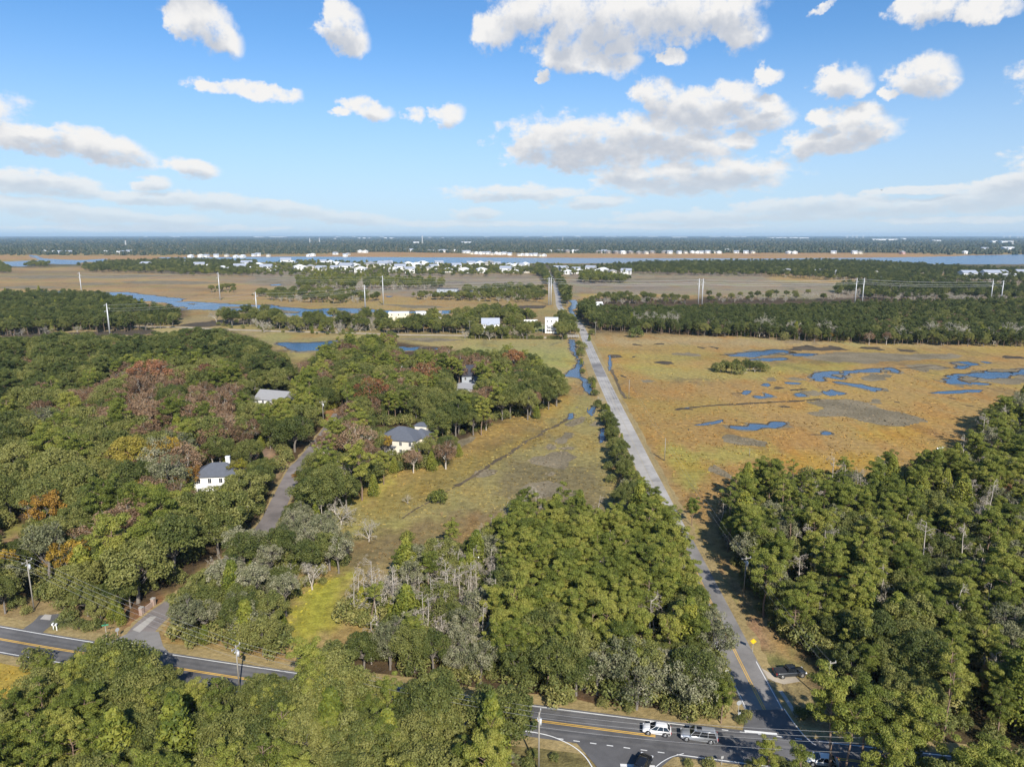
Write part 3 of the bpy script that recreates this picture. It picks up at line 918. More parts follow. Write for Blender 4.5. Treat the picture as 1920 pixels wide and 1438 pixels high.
DITCHES = [  # dark narrow drains: line and width in metres
    (Z('C', (1230, 1392), (1300, 1380), (1500, 1360), (1917, 1337)) + Z('D', (0, 1336), (250, 1324), (400, 1310)), 2.2),
    (Z('G', (420, 100), (380, 125), (310, 165), (245, 185), (215, 220), (100, 272), (0, 352)) + Z('F', (1800, 415), (1720, 470), (1640, 525), (1500, 605)), 1.7),
    (Z('F', (1500, 605), (1400, 660), (1300, 720), (1200, 775), (1100, 845)), 0.7),
    (Z('C', (745, 1090), (765, 1130), (790, 1200), (820, 1260), (850, 1308)), 1.6), (Z('G', (1060, 360), (1085, 378), (1140, 412)), 0.5),
    (Z('D', (990, 1080), (1100, 1075), (1250, 1060), (1370, 1080), (1430, 1080)), 2.0), (Z('C', (1640, 1270), (1720, 1265)), 1.0), (Z('C', (-100, 500), (200, 520), (240, 545)), 3.0),
]


def build_water():
    k = 0
    bmud = bmesh.new()
    for name, polys in WATER.items():
        bm = bmesh.new()
        for P in polys:
            W = GP(P)
            d = sum(p.length for p in W) / len(W)
            A = abs(sum(W[i - 1].x * W[i].y - W[i].x * W[i - 1].y for i in range(len(W)))) / 2
            wd = 2 * A / sum((W[i] - W[i - 1]).length for i in range(len(W)))      # about the width of the water
            q = min(1.0, wd / (4.0 + d * 0.010))
            W = wiggle(W, min(7.0, 0.8 + d * 0.0022) * q, 100 + k)
            k += 1
            sheet(bm, W, (0.05 if d < 1200 else 0.12) + 0.0003 * k)
            if name != 'river':
                far = dilate(W, (1.0 + d * 0.0009) * q)
                # the far bank stands a little above the water and shows its dark cut face
                sheet(bmud, [p + Vector((p.x, p.y, 0)).normalized() * (0.7 + d * 0.0011) * q for p in far], (0.03 if d < 1200 else 0.07) + 0.0003 * k)
        bmesh.ops.triangulate(bm, faces=bm.faces[:])
        me = bpy.data.meshes.new(name); bm.to_mesh(me); bm.free()
        tag(put(name, me, None, M_WATER), kind='structure')
    for P in MUDS:
        W = GP(P); d = sum(p.length for p in W) / len(W)
        sheet(bmud, wiggle(W, min(6.0, 0.6 + d * 0.002), 300 + k), (0.021 if d < 1200 else 0.06) + 0.0001 * k); k += 1
    bmesh.ops.triangulate(bmud, faces=bmud.faces[:])
    me = bpy.data.meshes.new('mud_flats'); bmud.to_mesh(me); bmud.free()
    tag(put('mud_flats', me, None, M_MUD), kind='structure')
    bm = bmesh.new()
    for P in WATER['pond'] + WATER['creek'][2:]:
        W = GP(P); d = sum(p.length for p in W) / len(W)
        A = abs(sum(W[i - 1].x * W[i].y - W[i].x * W[i - 1].y for i in range(len(W)))) / 2
        q = min(1.0, A / sum((W[i] - W[i - 1]).length for i in range(len(W))) / (2.0 + d * 0.006))
        sheet(bm, wiggle(dilate(W, (2.2 + d * 0.002) * q), (1.0 + d * 0.0035) * q, 700 + k, step=1.8), 0.004 + 0.0001 * k); k += 1
    for P in RUSHES:
        W = GP(P); d = sum(p.length for p in W) / len(W)
        sheet(bm, wiggle(W, min(4.0, 0.5 + d * 0.0018), 500 + k), 0.012 + 0.0001 * k); k += 1
    bmesh.ops.triangulate(bm, faces=bm.faces[:])
    me = bpy.data.meshes.new('rush_beds'); bm.to_mesh(me); bm.free()
    tag(put('rush_beds', me, None, M_RUSH), kind='structure')
    for P, w in DITCHES:
        ribbon('ditch', smooth_line([G(*p) for p in P], 5), -w / 2, w / 2, 0.055, M_MUD if w > 2 else M_SILT, wob=w * 0.3)


build_water()
ISLES = [Z('D', (518, 1108), (550, 1102), (560, 1118), (525, 1124)), Z('D', (480, 1135), (560, 1130), (572, 1145), (500, 1150)), Z('D', (838, 1096), (900, 1090), (912, 1103), (850, 1112)), Z('D', (1425, 1142), (1520, 1140), (1560, 1163), (1480, 1180), (1430, 1165)),
         Z('D', (1655, 1100), (1740, 1088), (1860, 1088), (1850, 1106), (1700, 1113)), Z('D', (1385, 1046), (1440, 1040), (1480, 1055), (1430, 1062)), Z('A', (870, 535), (960, 530), (1000, 545), (920, 552)), Z('A', (1430, 596), (1480, 598), (1450, 606)), Z('A', (1640, 622), (1900, 618), (1930, 630), (1700, 636)),
         Z('B', (40, 648), (150, 636), (210, 650), (330, 656), (320, 670), (150, 672)), Z('B', (530, 658), (650, 650), (700, 668), (560, 680)), Z('B', (780, 640), (860, 645), (800, 655)), Z('A', (1340, 620), (1410, 625), (1400, 636), (1350, 634)), Z('D', (60, 968), (120, 962), (150, 974), (80, 978)), Z('C', (500, 1000), (520, 1010), (505, 1030))]
bm_ = bmesh.new()
bm2_ = bmesh.new()
for k_, P_ in enumerate(ISLES):
    W_ = wiggle(GP(P_), 0.8 + GP(P_)[0].length * 0.0016, 900 + k_)
    sheet(bm_, W_, 0.17)
    sheet(bm2_, dilate(W_, 0.5 + W_[0].length * 0.0006), 0.15)
for b_, nm_, mt_ in ((bm_, 'marsh_islands', M_RUSH), (bm2_, 'island_banks', M_MUD)):
    bmesh.ops.triangulate(b_, faces=b_.faces[:])
    me_ = bpy.data.meshes.new(nm_); b_.to_mesh(me_); b_.free()
    tag(put(nm_, me_, None, mt_), kind='structure')

# ---- standing marsh grass: thousands of small tufts, each in the colour its spot of marsh has
def marsh_grass():
    r = np.random.default_rng(21)
    areas = [[(1062, 700), (1110, 745), (1135, 800), (1150, 880), (1160, 960), (1130, 985), (960, 985), (860, 1020), (700, 1060), (640, 1080), (590, 1130), (560, 1215), (530, 1180), (560, 1120), (600, 1030), (655, 950), (700, 885), (770, 876), (830, 856), (930, 790), (1010, 768)],
             [(1150, 700), (1920, 690), (2100, 700), (2100, 750), (1920, 760), (1840, 830), (1740, 890), (1500, 900), (1380, 905), (1335, 985), (1300, 960), (1215, 830)], [(-150, 1228), (60, 1228), (100, 1255), (110, 1300), (40, 1345), (-150, 1380)]]
    wet = [np.array([(p.x, p.y) for p in GP(P)]) for n in WATER for P in WATER[n]] + [np.array([(p.x, p.y) for p in GP(P)]) for P in MUDS]
    grey = [np.array([(p.x, p.y) for p in GP(P)]) for P in RUSHES]
    P = []
    for a in areas:
        A = np.array([(p.x, p.y) for p in GP(a)])
        lo, hi = A.min(0), A.max(0)
        n = int((hi - lo).prod() * 0.75)
        Q = lo + r.random((n, 2)) * (hi - lo)
        d = np.hypot(Q[:, 0], Q[:, 1])
        Q = Q[inside(Q, A) & (r.random(n) < np.clip(1.1 - d / 380, 0.10, 1))]
        P.append(Q)
    P = np.concatenate(P)
    ok = (dist_line(P, SIDE_W) > 7.2) & (dist_line(P, MAIN_W) > 7)
    for W in wet:
        b = (P[:, 0] > W[:, 0].min()) & (P[:, 0] < W[:, 0].max()) & (P[:, 1] > W[:, 1].min()) & (P[:, 1] < W[:, 1].max()) & ok
        if b.any(): ok[np.nonzero(b)[0][inside(P[b], W)]] = False
    # the growth is patchy
    f = np.sin(P[:, 0] * 0.21 + np.sin(P[:, 1] * 0.13) * 2) + np.sin(P[:, 1] * 0.17 + np.sin(P[:, 0] * 0.09) * 2.3)
    ok &= r.random(len(P)) < 0.55 + 0.28 * f
    P = P[ok]
    n = len(P)
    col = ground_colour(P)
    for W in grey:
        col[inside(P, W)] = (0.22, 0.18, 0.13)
    V = np.zeros((n, 2, 4, 3))
    d = np.hypot(P[:, 0], P[:, 1])
    for q in range(2):
        a = r.random(n) * math.pi
        w = r.uniform(0.16, 0.42, n) * (0.8 + d / 500); h = r.uniform(0.14, 0.38, n)
        cx, sx = np.cos(a) * w, np.sin(a) * w
        lx, ly = r.normal(size=n) * 0.15, r.normal(size=n) * 0.15
        V[:, q, 0] = np.stack([P[:, 0] - cx, P[:, 1] - sx, np.zeros(n)], 1); V[:, q, 1] = np.stack([P[:, 0] + cx, P[:, 1] + sx, np.zeros(n)], 1)
        V[:, q, 2] = np.stack([P[:, 0] + cx * 0.7 + lx, P[:, 1] + sx * 0.7 + ly, h], 1); V[:, q, 3] = np.stack([P[:, 0] - cx * 0.7 + lx, P[:, 1] - sx * 0.7 + ly, h * r.uniform(0.6, 1, n)], 1)
    V = V.reshape(-1, 3)
    me = mesh_np('marsh_grass', V, np.arange(len(V)).reshape(-1, 4), M_TUFT)
    at = me.attributes.new('zone', 'FLOAT_COLOR', 'POINT')
    c = np.ones((len(V), 4), np.float32)
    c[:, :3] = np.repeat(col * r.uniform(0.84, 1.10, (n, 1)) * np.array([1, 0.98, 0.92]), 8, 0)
    at.data.foreach_set('color', c.ravel())
    tag(put('marsh_grass', me), kind='stuff')
    print('tufts', n)


M_TUFT, t_, b_, o_ = new_mat('marsh_grass')
a_ = t_.new('ShaderNodeAttribute', attribute_name='zone')
t_.l.new(a_.outputs['Color'], b_.inputs['Base Color'])
b_.inputs['Roughness'].default_value = 0.9
b_.inputs['Specular IOR Level'].default_value = 0.1
marsh_grass()

# ---- roads
PI = math.pi


def near_part(line, lo, hi):
    return [p for p in line if lo <= p.y <= hi]


side_near = near_part(SIDE_W, 0, 176)
side_far = near_part(SIDE_W, 170, 5000)
ribbon('road_verge', SIDE_W, -5.5, 6.8, 0.060, M_VERGE, wob=0.5)
ribbon('road_verge', MAIN_W, -6.6, 6.4, 0.062, M_VERGE, wob=0.4)
ribbon('road_verge', LANE_W[4:-5], -3.7, 3.5, 0.064, M_VERGE, wob=0.5)
ribbon('lane', LANE_W, -2.7, 2.7, 0.084, M_LANE)
ribbon('driveway', DRIVE_W, -2.4, 2.4, 0.083, M_ROAD_DARK)
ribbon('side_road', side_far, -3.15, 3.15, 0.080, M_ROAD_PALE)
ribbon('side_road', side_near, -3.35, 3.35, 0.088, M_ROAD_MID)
ribbon('asphalt_patch', [p for p in SIDE_W if G(0, 708).y < p.y < G(0, 680).y], -2.9, 3.0, 0.092, M_ROAD_MID)
ribbon('asphalt_patch', [p for p in SIDE_W if G(0, 622).y < p.y < G(0, 616).y], -1.5, 1.2, 0.092, M_ROAD_DARK)
ribbon('south_road', SOUTH_W, -3.8, 3.8, 0.090, M_ROAD_DARK)
ribbon('main_road', MAIN_W, -4.0, 4.0, 0.100, M_ROAD_DARK)
ribbon('causeway', CAUSE_W, -2.6, 2.6, 0.066, M_GRAVEL, wob=0.3)
ribbon('causeway_bank', CAUSE_W, -7.0, 6.0, 0.058, M_VERGE, wob=0.9)


M_TRACK_DARK = asphalt_mat('tyre_track_dark', (0.128, 0.125, 0.124), 0.2)
M_TRACK_PALE = asphalt_mat('tyre_track_pale', (0.30, 0.286, 0.268), 0.2)
for q_ in (-2.55, -1.25, 1.25, 2.55): ribbon('tyre_track', MAIN_W, q_ - 0.32, q_ + 0.32, 0.103, M_TRACK_DARK, wob=0.07)
for q_ in (-2.2, -0.95, 0.95, 2.2): ribbon('tyre_track', side_far[:-40], q_ - 0.28, q_ + 0.28, 0.086, M_TRACK_PALE, wob=0.07)
for u_, v_, a_, b_ in ((1150, 756, -2.9, -0.3), (1184, 820, 0.2, 2.8), (1215, 888, -2.8, 0.0), (1240, 938, -1.4, 2.6)):
    y_ = G(u_, v_).y
    ribbon('asphalt_patch', [p for p in SIDE_W if y_ - 9 < p.y < y_ + 9], a_, b_, 0.0925, M_TRACK_PALE, wob=0.15)


def flare(pts, z, mat, name):
    bm = bmesh.new()
    W = [G(*p) for p in pts]
    sheet(bm, W, z)
    bmesh.ops.triangulate(bm, faces=bm.faces[:])
    me = bpy.data.meshes.new(name); bm.to_mesh(me); bm.free()
    tag(put(name, me, None, mat), kind='structure')


# the widened mouths of the junctions
flare([(1392, 1332), (1470, 1330), (1490, 1360), (1512, 1390), (1540, 1412), (1560, 1422), (1380, 1405), (1350, 1392), (1380, 1378), (1392, 1372), (1396, 1355)], 0.096, M_ROAD_DARK, 'junction')
flare([(995, 1368), (1080, 1392), (1125, 1445), (1140, 1470), (1255, 1470), (1238, 1440), (1262, 1420), (1320, 1416), (1300, 1395)], 0.094, M_ROAD_DARK, 'junction')
flare([(250, 1183), (298, 1185), (306, 1212), (325, 1232), (300, 1240), (190, 1222), (175, 1208), (215, 1200)], 0.095, M_ROAD_MID, 'junction')
flare([(1428, 1253), (1445, 1262), (1490, 1266), (1500, 1278), (1470, 1283), (1452, 1278), (1440, 1272)], 0.077, M_GRAVEL, 'driveway')
flare([(248, 1181), (282, 1156), (294, 1156), (262, 1186)], 0.098, M_CONC, 'concrete_apron')
flare([(75, 1161), (84, 1152), (97, 1153), (94, 1163)], 0.090, M_CONC, 'concrete_apron')


def clip_x(line, a, b):
    return [p for p in line if a <= p.x <= b]


xm = lambda u, v: G(u, v).x
fine = []
for a, b in zip(MAIN_W[:-1], MAIN_W[1:]):
    n = max(1, int((b - a).length / 1.0))
    fine += [a.lerp(b, k / n) for k in range(n)]
for lo, hi in ((-400, xm(182, 1229)), (xm(300, 1247), xm(1230, 1384)), (xm(1560, 1418), 400)):
    ln = clip_x(fine, lo, hi)
    ribbon('yellow_line', ln, -0.26, -0.08, 0.106, M_YELLOW_LINE); ribbon('yellow_line', ln, 0.08, 0.26, 0.106, M_YELLOW_LINE)
for lo, hi, d in ((-400, xm(170, 1209), None), (xm(170, 1209), xm(305, 1230), (0.9, 1.6)), (xm(305, 1230), xm(1345, 1378), None), (xm(1345, 1378), xm(1520, 1400), (1.0, 1.8)), (xm(1520, 1400), 400, None)):
    ribbon('edge_line', clip_x(fine, lo, hi), -3.62, -3.44, 0.106, M_WHITE_LINE, dash=d)
for lo, hi, d in ((-400, xm(990, 1372), None), (xm(1040, 1380), xm(1270, 1412), (1.0, 1.6)), (xm(1275, 1413), xm(1480, 1436), None)):
    ribbon('edge_line', clip_x(fine, lo, hi), 3.44, 3.62, 0.107, M_WHITE_LINE, dash=d)
sfine = []
for a, b in zip(SIDE_W[:-1], SIDE_W[1:]):
    n = max(1, int((b - a).length / 1.0))
    sfine += [a.lerp(b, k / n) for k in range(n)]
sl_ = [p for p in sfine if G(0, 1372).y < p.y < G(0, 955).y]
ribbon('yellow_line', sl_, -0.24, -0.10, 0.094, M_YELLOW_LINE); ribbon('yellow_line', sl_, 0.10, 0.24, 0.094, M_YELLOW_LINE)
sl_ = [p for p in sfine if G(0, 950).y < p.y < G(0, 720).y]
ribbon('worn_yellow_line', sl_, -0.16, 0.0, 0.094, plain('worn_yellow_paint', (0.36, 0.31, 0.20), var=0.2))
sl_ = [p for p in sfine if G(0, 1338).y < p.y < G(0, 1000).y]
ribbon('edge_line', sl_, 2.95, 3.08, 0.094, M_WHITE_LINE)
ribbon('edge_line', [p for p in sl_ if p.y < G(0, 1240).y], -3.08, -2.95, 0.094, M_WHITE_LINE)
# curved edge lines into the junctions and the stop bars
ribbon('edge_line', smooth_line([G(*p) for p in [(985, 1371), (1010, 1375), (1040, 1383), (1075, 1400), (1098, 1420), (1112, 1442)]]), -0.09, 0.09, 0.108, M_WHITE_LINE)
ribbon('edge_line', smooth_line([G(*p) for p in [(1470, 1329), (1490, 1358), (1512, 1384), (1530, 1398)]]), -0.08, 0.08, 0.109, M_WHITE_LINE)
ribbon('edge_line', smooth_line([G(*p) for p in [(1228, 1440), (1240, 1430), (1258, 1420), (1282, 1413)]]), -0.07, 0.07, 0.109, M_WHITE_LINE)
ribbon('stop_bar', [G(1396, 1371), G(1457, 1377)], -0.28, 0.28, 0.110, M_WHITE_LINE)
ribbon('stop_bar', [G(1163, 1435), G(1228, 1438)], -0.3, 0.3, 0.110, M_WHITE_LINE)
ribbon('stop_bar', [G(218, 1202), G(258, 1207)], -0.3, 0.3, 0.110, M_WHITE_LINE)
ribbon('footpath', smooth_line([G(*p) for p in [(1463, 1295), (1478, 1317), (1495, 1345)]]), -0.35, 0.35, 0.07, M_CONC)

# ------------------------------------------------------------------ trees: wood as tapering tubes, foliage as many leaf-sized faces
def np_tube(pts, rad, n=5):
    pts = np.asarray(pts, float); rad = np.asarray(rad, float)
    d = np.gradient(pts, axis=0) if len(pts) > 2 else np.repeat(pts[1:] - pts[:1], 2, 0)
    d /= np.linalg.norm(d, axis=1, keepdims=True) + 1e-9
    ref = np.where(np.abs(d[:, 2:3]) > 0.9, np.array([[1.0, 0, 0]]), np.array([[0, 0, 1.0]]))
    a = np.cross(d, ref); a /= np.linalg.norm(a, axis=1, keepdims=True) + 1e-9
    b = np.cross(d, a)
    th = np.arange(n) * 2 * np.pi / n
    V = pts[:, None] + rad[:, None, None] * (a[:, None] * np.cos(th)[None, :, None] + b[:, None] * np.sin(th)[None, :, None])
    m = len(pts)
    i, k = np.meshgrid(np.arange(m - 1), np.arange(n), indexing='ij')
    k2 = (k + 1) % n
    F = np.stack([i * n + k, i * n + k2, (i + 1) * n + k2, (i + 1) * n + k], -1).reshape(-1, 4)
    return V.reshape(-1, 3), F


class Wood:
    def __init__(s): s.V, s.F, s.n = [], [], 0

    def add(s, pts, rad, n=5):
        V, F = np_tube(pts, rad, n)
        s.V.append(V); s.F.append(F + s.n); s.n += len(V)

    def get(s):
        return (np.concatenate(s.V), np.concatenate(s.F)) if s.V else (np.zeros((0, 3)), np.zeros((0, 4), int))


def leaves(r, cen, rad, per, size, up=0.35, shell=0.72, aspect=0.6, flat=1.0):
    """Leaf faces scattered near the outside of clumps; returns V, F, tint."""
    cen = np.asarray(cen, float); rad = np.asarray(rad, float)
    nb = len(cen)
    if rad.ndim == 1: rad = np.stack([rad, rad, rad * flat], 1)
    n = nb * per
    d = r.normal(size=(n, 3)); d[:, 2] += up
    d /= np.linalg.norm(d, axis=1, keepdims=True)
    bi = np.repeat(np.arange(nb), per)
    q = shell + (1.08 - shell) * r.random(n) ** 0.7
    P = cen[bi] + d * rad[bi] * q[:, None]
    N = d * 0.8 + r.normal(size=(n, 3)) * 0.55 + np.array([0, 0, 0.25])
    N /= np.linalg.norm(N, axis=1, keepdims=True)
    T = np.cross(N, r.normal(size=(n, 3))); T /= np.linalg.norm(T, axis=1, keepdims=True) + 1e-9
    B = np.cross(N, T)
    s = size * r.uniform(0.6, 1.4, n)[:, None]
    V = np.stack([P - T * s, P - B * s * aspect, P + T * s, P + B * s * aspect], 1).reshape(-1, 3)
    F = np.arange(n * 4).reshape(-1, 4)
    bt = r.normal(size=nb) * 0.16
    tint = np.clip(0.5 + bt[bi] + r.normal(size=n) * 0.14, 0, 1)
    return V, F, tint


def limb(a, b, sag, r, k=4):
    a = np.asarray(a, float); b = np.asarray(b, float)
    t = np.linspace(0, 1, k)[:, None]
    p = a + (b - a) * t
    p[:, 2] += sag * np.sin(np.pi * t[:, 0])
    p[1:-1] += r.normal(size=(k - 2, 3)) * 0.06 * np.linalg.norm(b - a)
    return p


def gen_pine(seed, far=False, thin=False):
    r = np.random.default_rng(seed)
    h = r.uniform(12.2, 14.6); w = Wood()
    lean = r.normal(size=2) * 0.45
    k = 6
    tz = np.linspace(0, h * 0.94, k)
    tp = np.stack([lean[0] * (tz / h) ** 2 * 2 + r.normal(size=k) * 0.10, lean[1] * (tz / h) ** 2 * 2 + r.normal(size=k) * 0.10, tz], 1)
    w.add(tp, np.linspace(0.22, 0.05, k), 6)
    at = lambda z: np.array([np.interp(z, tz, tp[:, 0]), np.interp(z, tz, tp[:, 1]), z])
    z0 = h * (r.uniform(0.55, 0.68) if thin else r.uniform(0.36, 0.50))
    R0 = r.uniform(1.6, 2.1) if thin else r.uniform(2.5, 3.2)
    cen, rad = [], []
    nbr = 12 if thin else 26
    for i in range(nbr):
        f = (i + r.random()) / nbr
        z = z0 + f * (h - z0) * 0.88
        L = R0 * max(0.30, math.sin(math.pi * (0.24 + 0.57 * f)) ** 0.8) * r.uniform(0.55, 1.2)
        a = i * 2.4 + r.normal() * 0.5
        e = at(z) + np.array([math.cos(a) * L, math.sin(a) * L, r.uniform(0.2, 1.1)])
        if not far or i % 2 == 0:
            w.add(limb(at(z - 0.4), e, 0.15, r, 4), np.array([0.07, 0.05, 0.03, 0.015]), 3)
        m = 2 if L > 1.3 and not thin else 1
        for q in range(m):
            p = at(z) + (e - at(z)) * (1.0 if q == 0 else 0.55) + r.normal(size=3) * 0.25
            cen.append(p); rad.append(r.uniform(0.55, 1.0))
    for _ in range(1 if thin else 8):
        a = r.random() * 6.28; z = r.uniform(h * 0.66, h * 0.97)
        cen.append(at(z) + np.array([math.cos(a), math.sin(a), 0]) * r.uniform(0, 1.1)); rad.append(r.uniform(0.6, 1.0))
    for _ in range(3):   # dead stubs on the bare trunk
        z = r.uniform(h * 0.25, z0); a = r.random() * 6.28
        w.add([at(z), at(z) + np.array([math.cos(a), math.sin(a), 0.1]) * r.uniform(0.6, 1.6)], [0.035, 0.01], 3)
    if far:
        return w.get(), leaves(r, cen, rad, 12, 0.48, flat=0.75, up=0.5)
    return w.get(), leaves(r, cen, rad, 215, 0.155, flat=0.62, up=0.45, aspect=0.40, shell=0.5)


def dome(r, n, Rx, Rz, zc, spread=0.9):
    cen = []
    for i in range(n):
        f = (i + 0.5) / n
        ph = i * 2.39996 + r.normal() * 0.3
        ct = 1 - 1.5 * f
        st = math.sqrt(max(0, 1 - ct * ct))
        q = r.uniform(0.62, 1.0)
        cen.append((math.cos(ph) * st * Rx * q, math.sin(ph) * st * Rx * q, zc + ct * Rz * q))
    return np.array(cen)


def gen_broad(seed, far=False, open_=False, R0=None):
    """Live oaks and other rounded broadleaf trees."""
    r = np.random.default_rng(seed)
    Rx = R0 or r.uniform(3.6, 4.8); Rz = Rx * r.uniform(0.64, 0.9)
    h = r.uniform(9.0, 11.5); zc = h - Rz
    w = Wood()
    f0 = zc * 0.55
    w.add([[0, 0, 0], [r.normal() * 0.1, r.normal() * 0.1, f0 * 0.6], [r.normal() * 0.2, r.normal() * 0.2, f0]], [0.34, 0.27, 0.24], 6)
    nb = 16 if far else 34 if open_ else 46
    cen = dome(r, nb, Rx, Rz, zc)
    cen += r.normal(size=cen.shape) * 0.35
    rad = r.uniform(0.75, 1.35, nb) * Rx / 4.2
    for i in range(0, nb, 3 if far else 2):
        c = cen[i]
        w.add(limb((0, 0, f0 - 0.3), c, 0.3, r, 5), np.linspace(0.15, 0.02, 5), 3)
        if open_ and not far:
            for q in range(5):
                w.add(limb(c * 0.75 + np.array([0, 0, f0 * 0.25]), c + r.normal(size=3) * 0.9, 0.1, r, 3), np.array([0.05, 0.03, 0.008]), 3)
    if far:
        return w.get(), leaves(r, cen, rad * 1.35, 20, 0.55, flat=0.85, up=0.5)
    per = 120 if open_ else 235
    return w.get(), leaves(r, cen, rad, per, 0.165, flat=0.85, up=0.4, aspect=0.62, shell=0.6)


def branch(w, r, p, d, L, rad, depth, lim):
    k = 4
    pts = [np.array(p)]
    for i in range(k - 1):
        d = d + r.normal(size=3) * 0.20; d /= np.linalg.norm(d)
        pts.append(pts[-1] + d * L / (k - 1))
    w.add(pts, np.linspace(rad, rad * 0.55, k), 4 if depth == 0 else 3)
    tips = [pts[-1]]
    if depth >= lim: return tips
    nch = 3 if depth < 1 else r.integers(3, 5)
    for c in range(nch):
        t = r.uniform(0.35, 1.0)
        q = pts[0] + (pts[-1] - pts[0]) * t
        i = min(k - 2, int(t * (k - 1))); q = pts[i] + (pts[i + 1] - pts[i]) * (t * (k - 1) - i)
        nd = d + r.normal(size=3) * 0.62; nd[2] += 0.12; nd /= np.linalg.norm(nd)
        tips += branch(w, r, q, nd, L * r.uniform(0.5, 0.78), rad * 0.52, depth + 1, lim)
    return tips


def gen_bare(seed, far=False, stag=False, moss=True):
    """Grey leafless trees hung with moss; stag: a dead upright trunk with few limbs."""
    r = np.random.default_rng(seed)
    w = Wood()
    if stag:
        h = r.uniform(10, 14)
        tz = np.linspace(0, h, 5)
        tp = np.stack([r.normal(size=5) * 0.15, r.normal(size=5) * 0.15, tz], 1)
        w.add(tp, np.linspace(0.2, 0.05, 5), 5)
        tips = []
        for i in range(9):
            z = r.uniform(h * 0.45, h); a = r.random() * 6.28
            b = np.array([np.interp(z, tz, tp[:, 0]), np.interp(z, tz, tp[:, 1]), z])
            tips += branch(w, r, b, np.array([math.cos(a), math.sin(a), 0.35]), r.uniform(0.8, 2.2), 0.05, 1, 2)
    else:
        w.add([[0, 0, 0], [0.05, 0.1, 1.2]], [0.24, 0.2], 6)
        tips = []
        for i in range(4):
            a = i * 1.6 + r.random()
            d = np.array([math.cos(a) * 0.6, math.sin(a) * 0.6, 0.85])
            tips += branch(w, r, (0, 0, 1.0), d / np.linalg.norm(d), r.uniform(2.8, 4.0), 0.15, 0, 2 if far else 3)
    tips = np.array(tips)
    n = min(len(tips), 26 if far else 150)
    cen = tips[r.permutation(len(tips))[:n]]
    lv = leaves(r, cen - np.array([0, 0, 0.2]), np.full(n, 0.38), 3 if far else 10, 0.34 if far else 0.12, up=-0.4, shell=0.2, aspect=0.4)
    return w.get(), lv


def gen_cedar(seed, far=False):
    r = np.random.default_rng(seed)
    h = r.uniform(5.5, 7.5); R0 = r.uniform(1.5, 2.1)
    w = Wood(); w.add([[0, 0, 0], [0, 0, h * 0.9]], [0.16, 0.03], 5)
    cen, rad = [], []
    n = 14 if far else 34
    for i in range(n):
        f = (i + 0.5) / n
        z = 0.6 + f * (h - 1.0)
        L = R0 * (1 - f) ** 0.75 * (0.75 if f < 0.08 else 1.0)
        a = i * 2.4
        cen.append((math.cos(a) * L * 0.72, math.sin(a) * L * 0.72, z)); rad.append(0.35 + 0.55 * (1 - f))
    if far: return w.get(), leaves(r, cen, np.array(rad) * 1.2, 14, 0.4, up=0.3)
    return w.get(), leaves(r, cen, rad, 120, 0.15, up=0.3, aspect=0.45)


def gen_shrub(seed, far=False):
    r = np.random.default_rng(seed)
    w = Wood()
    n = 6 if far else 15
    cen = dome(r, n, 1.25, 1.0, 1.0); cen[:, 2] = np.maximum(cen[:, 2], 0.45)
    for c in cen[::2]: w.add(limb((0, 0, 0), c, 0.0, r, 3), [0.05, 0.035, 0.01], 3)
    rad = r.uniform(0.45, 0.75, n)
    if far: return w.get(), leaves(r, cen, rad * 1.3, 16, 0.36, up=0.4)
    return w.get(), leaves(r, cen, rad, 95, 0.13, up=0.4, aspect=0.5)


def gen_palm(seed, n=26, L=1.9, trunk=0.6):
    r = np.random.default_rng(seed)
    w = Wood(); w.add([[0, 0, 0], [0, 0, trunk]], [0.3, 0.26], 8)
    V, F, T = [], [], []
    nv = 0
    for i in range(n):
        a = i * 2.4; el = r.uniform(0.25, 1.25)
        t = np.linspace(0, 1, 8)
        rr = L * t * math.cos(el * 0.75); z = trunk + L * (t * math.sin(el) - 0.62 * t * t)
        P = np.stack([np.cos(a) * rr, np.sin(a) * rr, z], 1)
        w.add(P[::2], np.linspace(0.03, 0.008, 4), 3)
        side = np.array([-math.sin(a), math.cos(a), 0])
        for k in range(1, 8):
            for s in (-1, 1):
                wd = 0.42 * math.sin(math.pi * (0.12 + 0.8 * t[k])) * L / 1.9
                q = P[k] + side * s * wd + (P[k] - P[k - 1]) * 0.7 - np.array([0, 0, 0.12])
                b = (P[k] - P[k - 1]) * 0.55
                V += [P[k - 1], q - b * 0.2, q + b * 0.2, P[k - 1] + b]
                F.append([nv, nv + 1, nv + 2, nv + 3]); nv += 4; T.append(np.clip(0.5 + r.normal() * 0.2, 0, 1))
    return w.get(), (np.array(V), np.array(F), np.array(T))


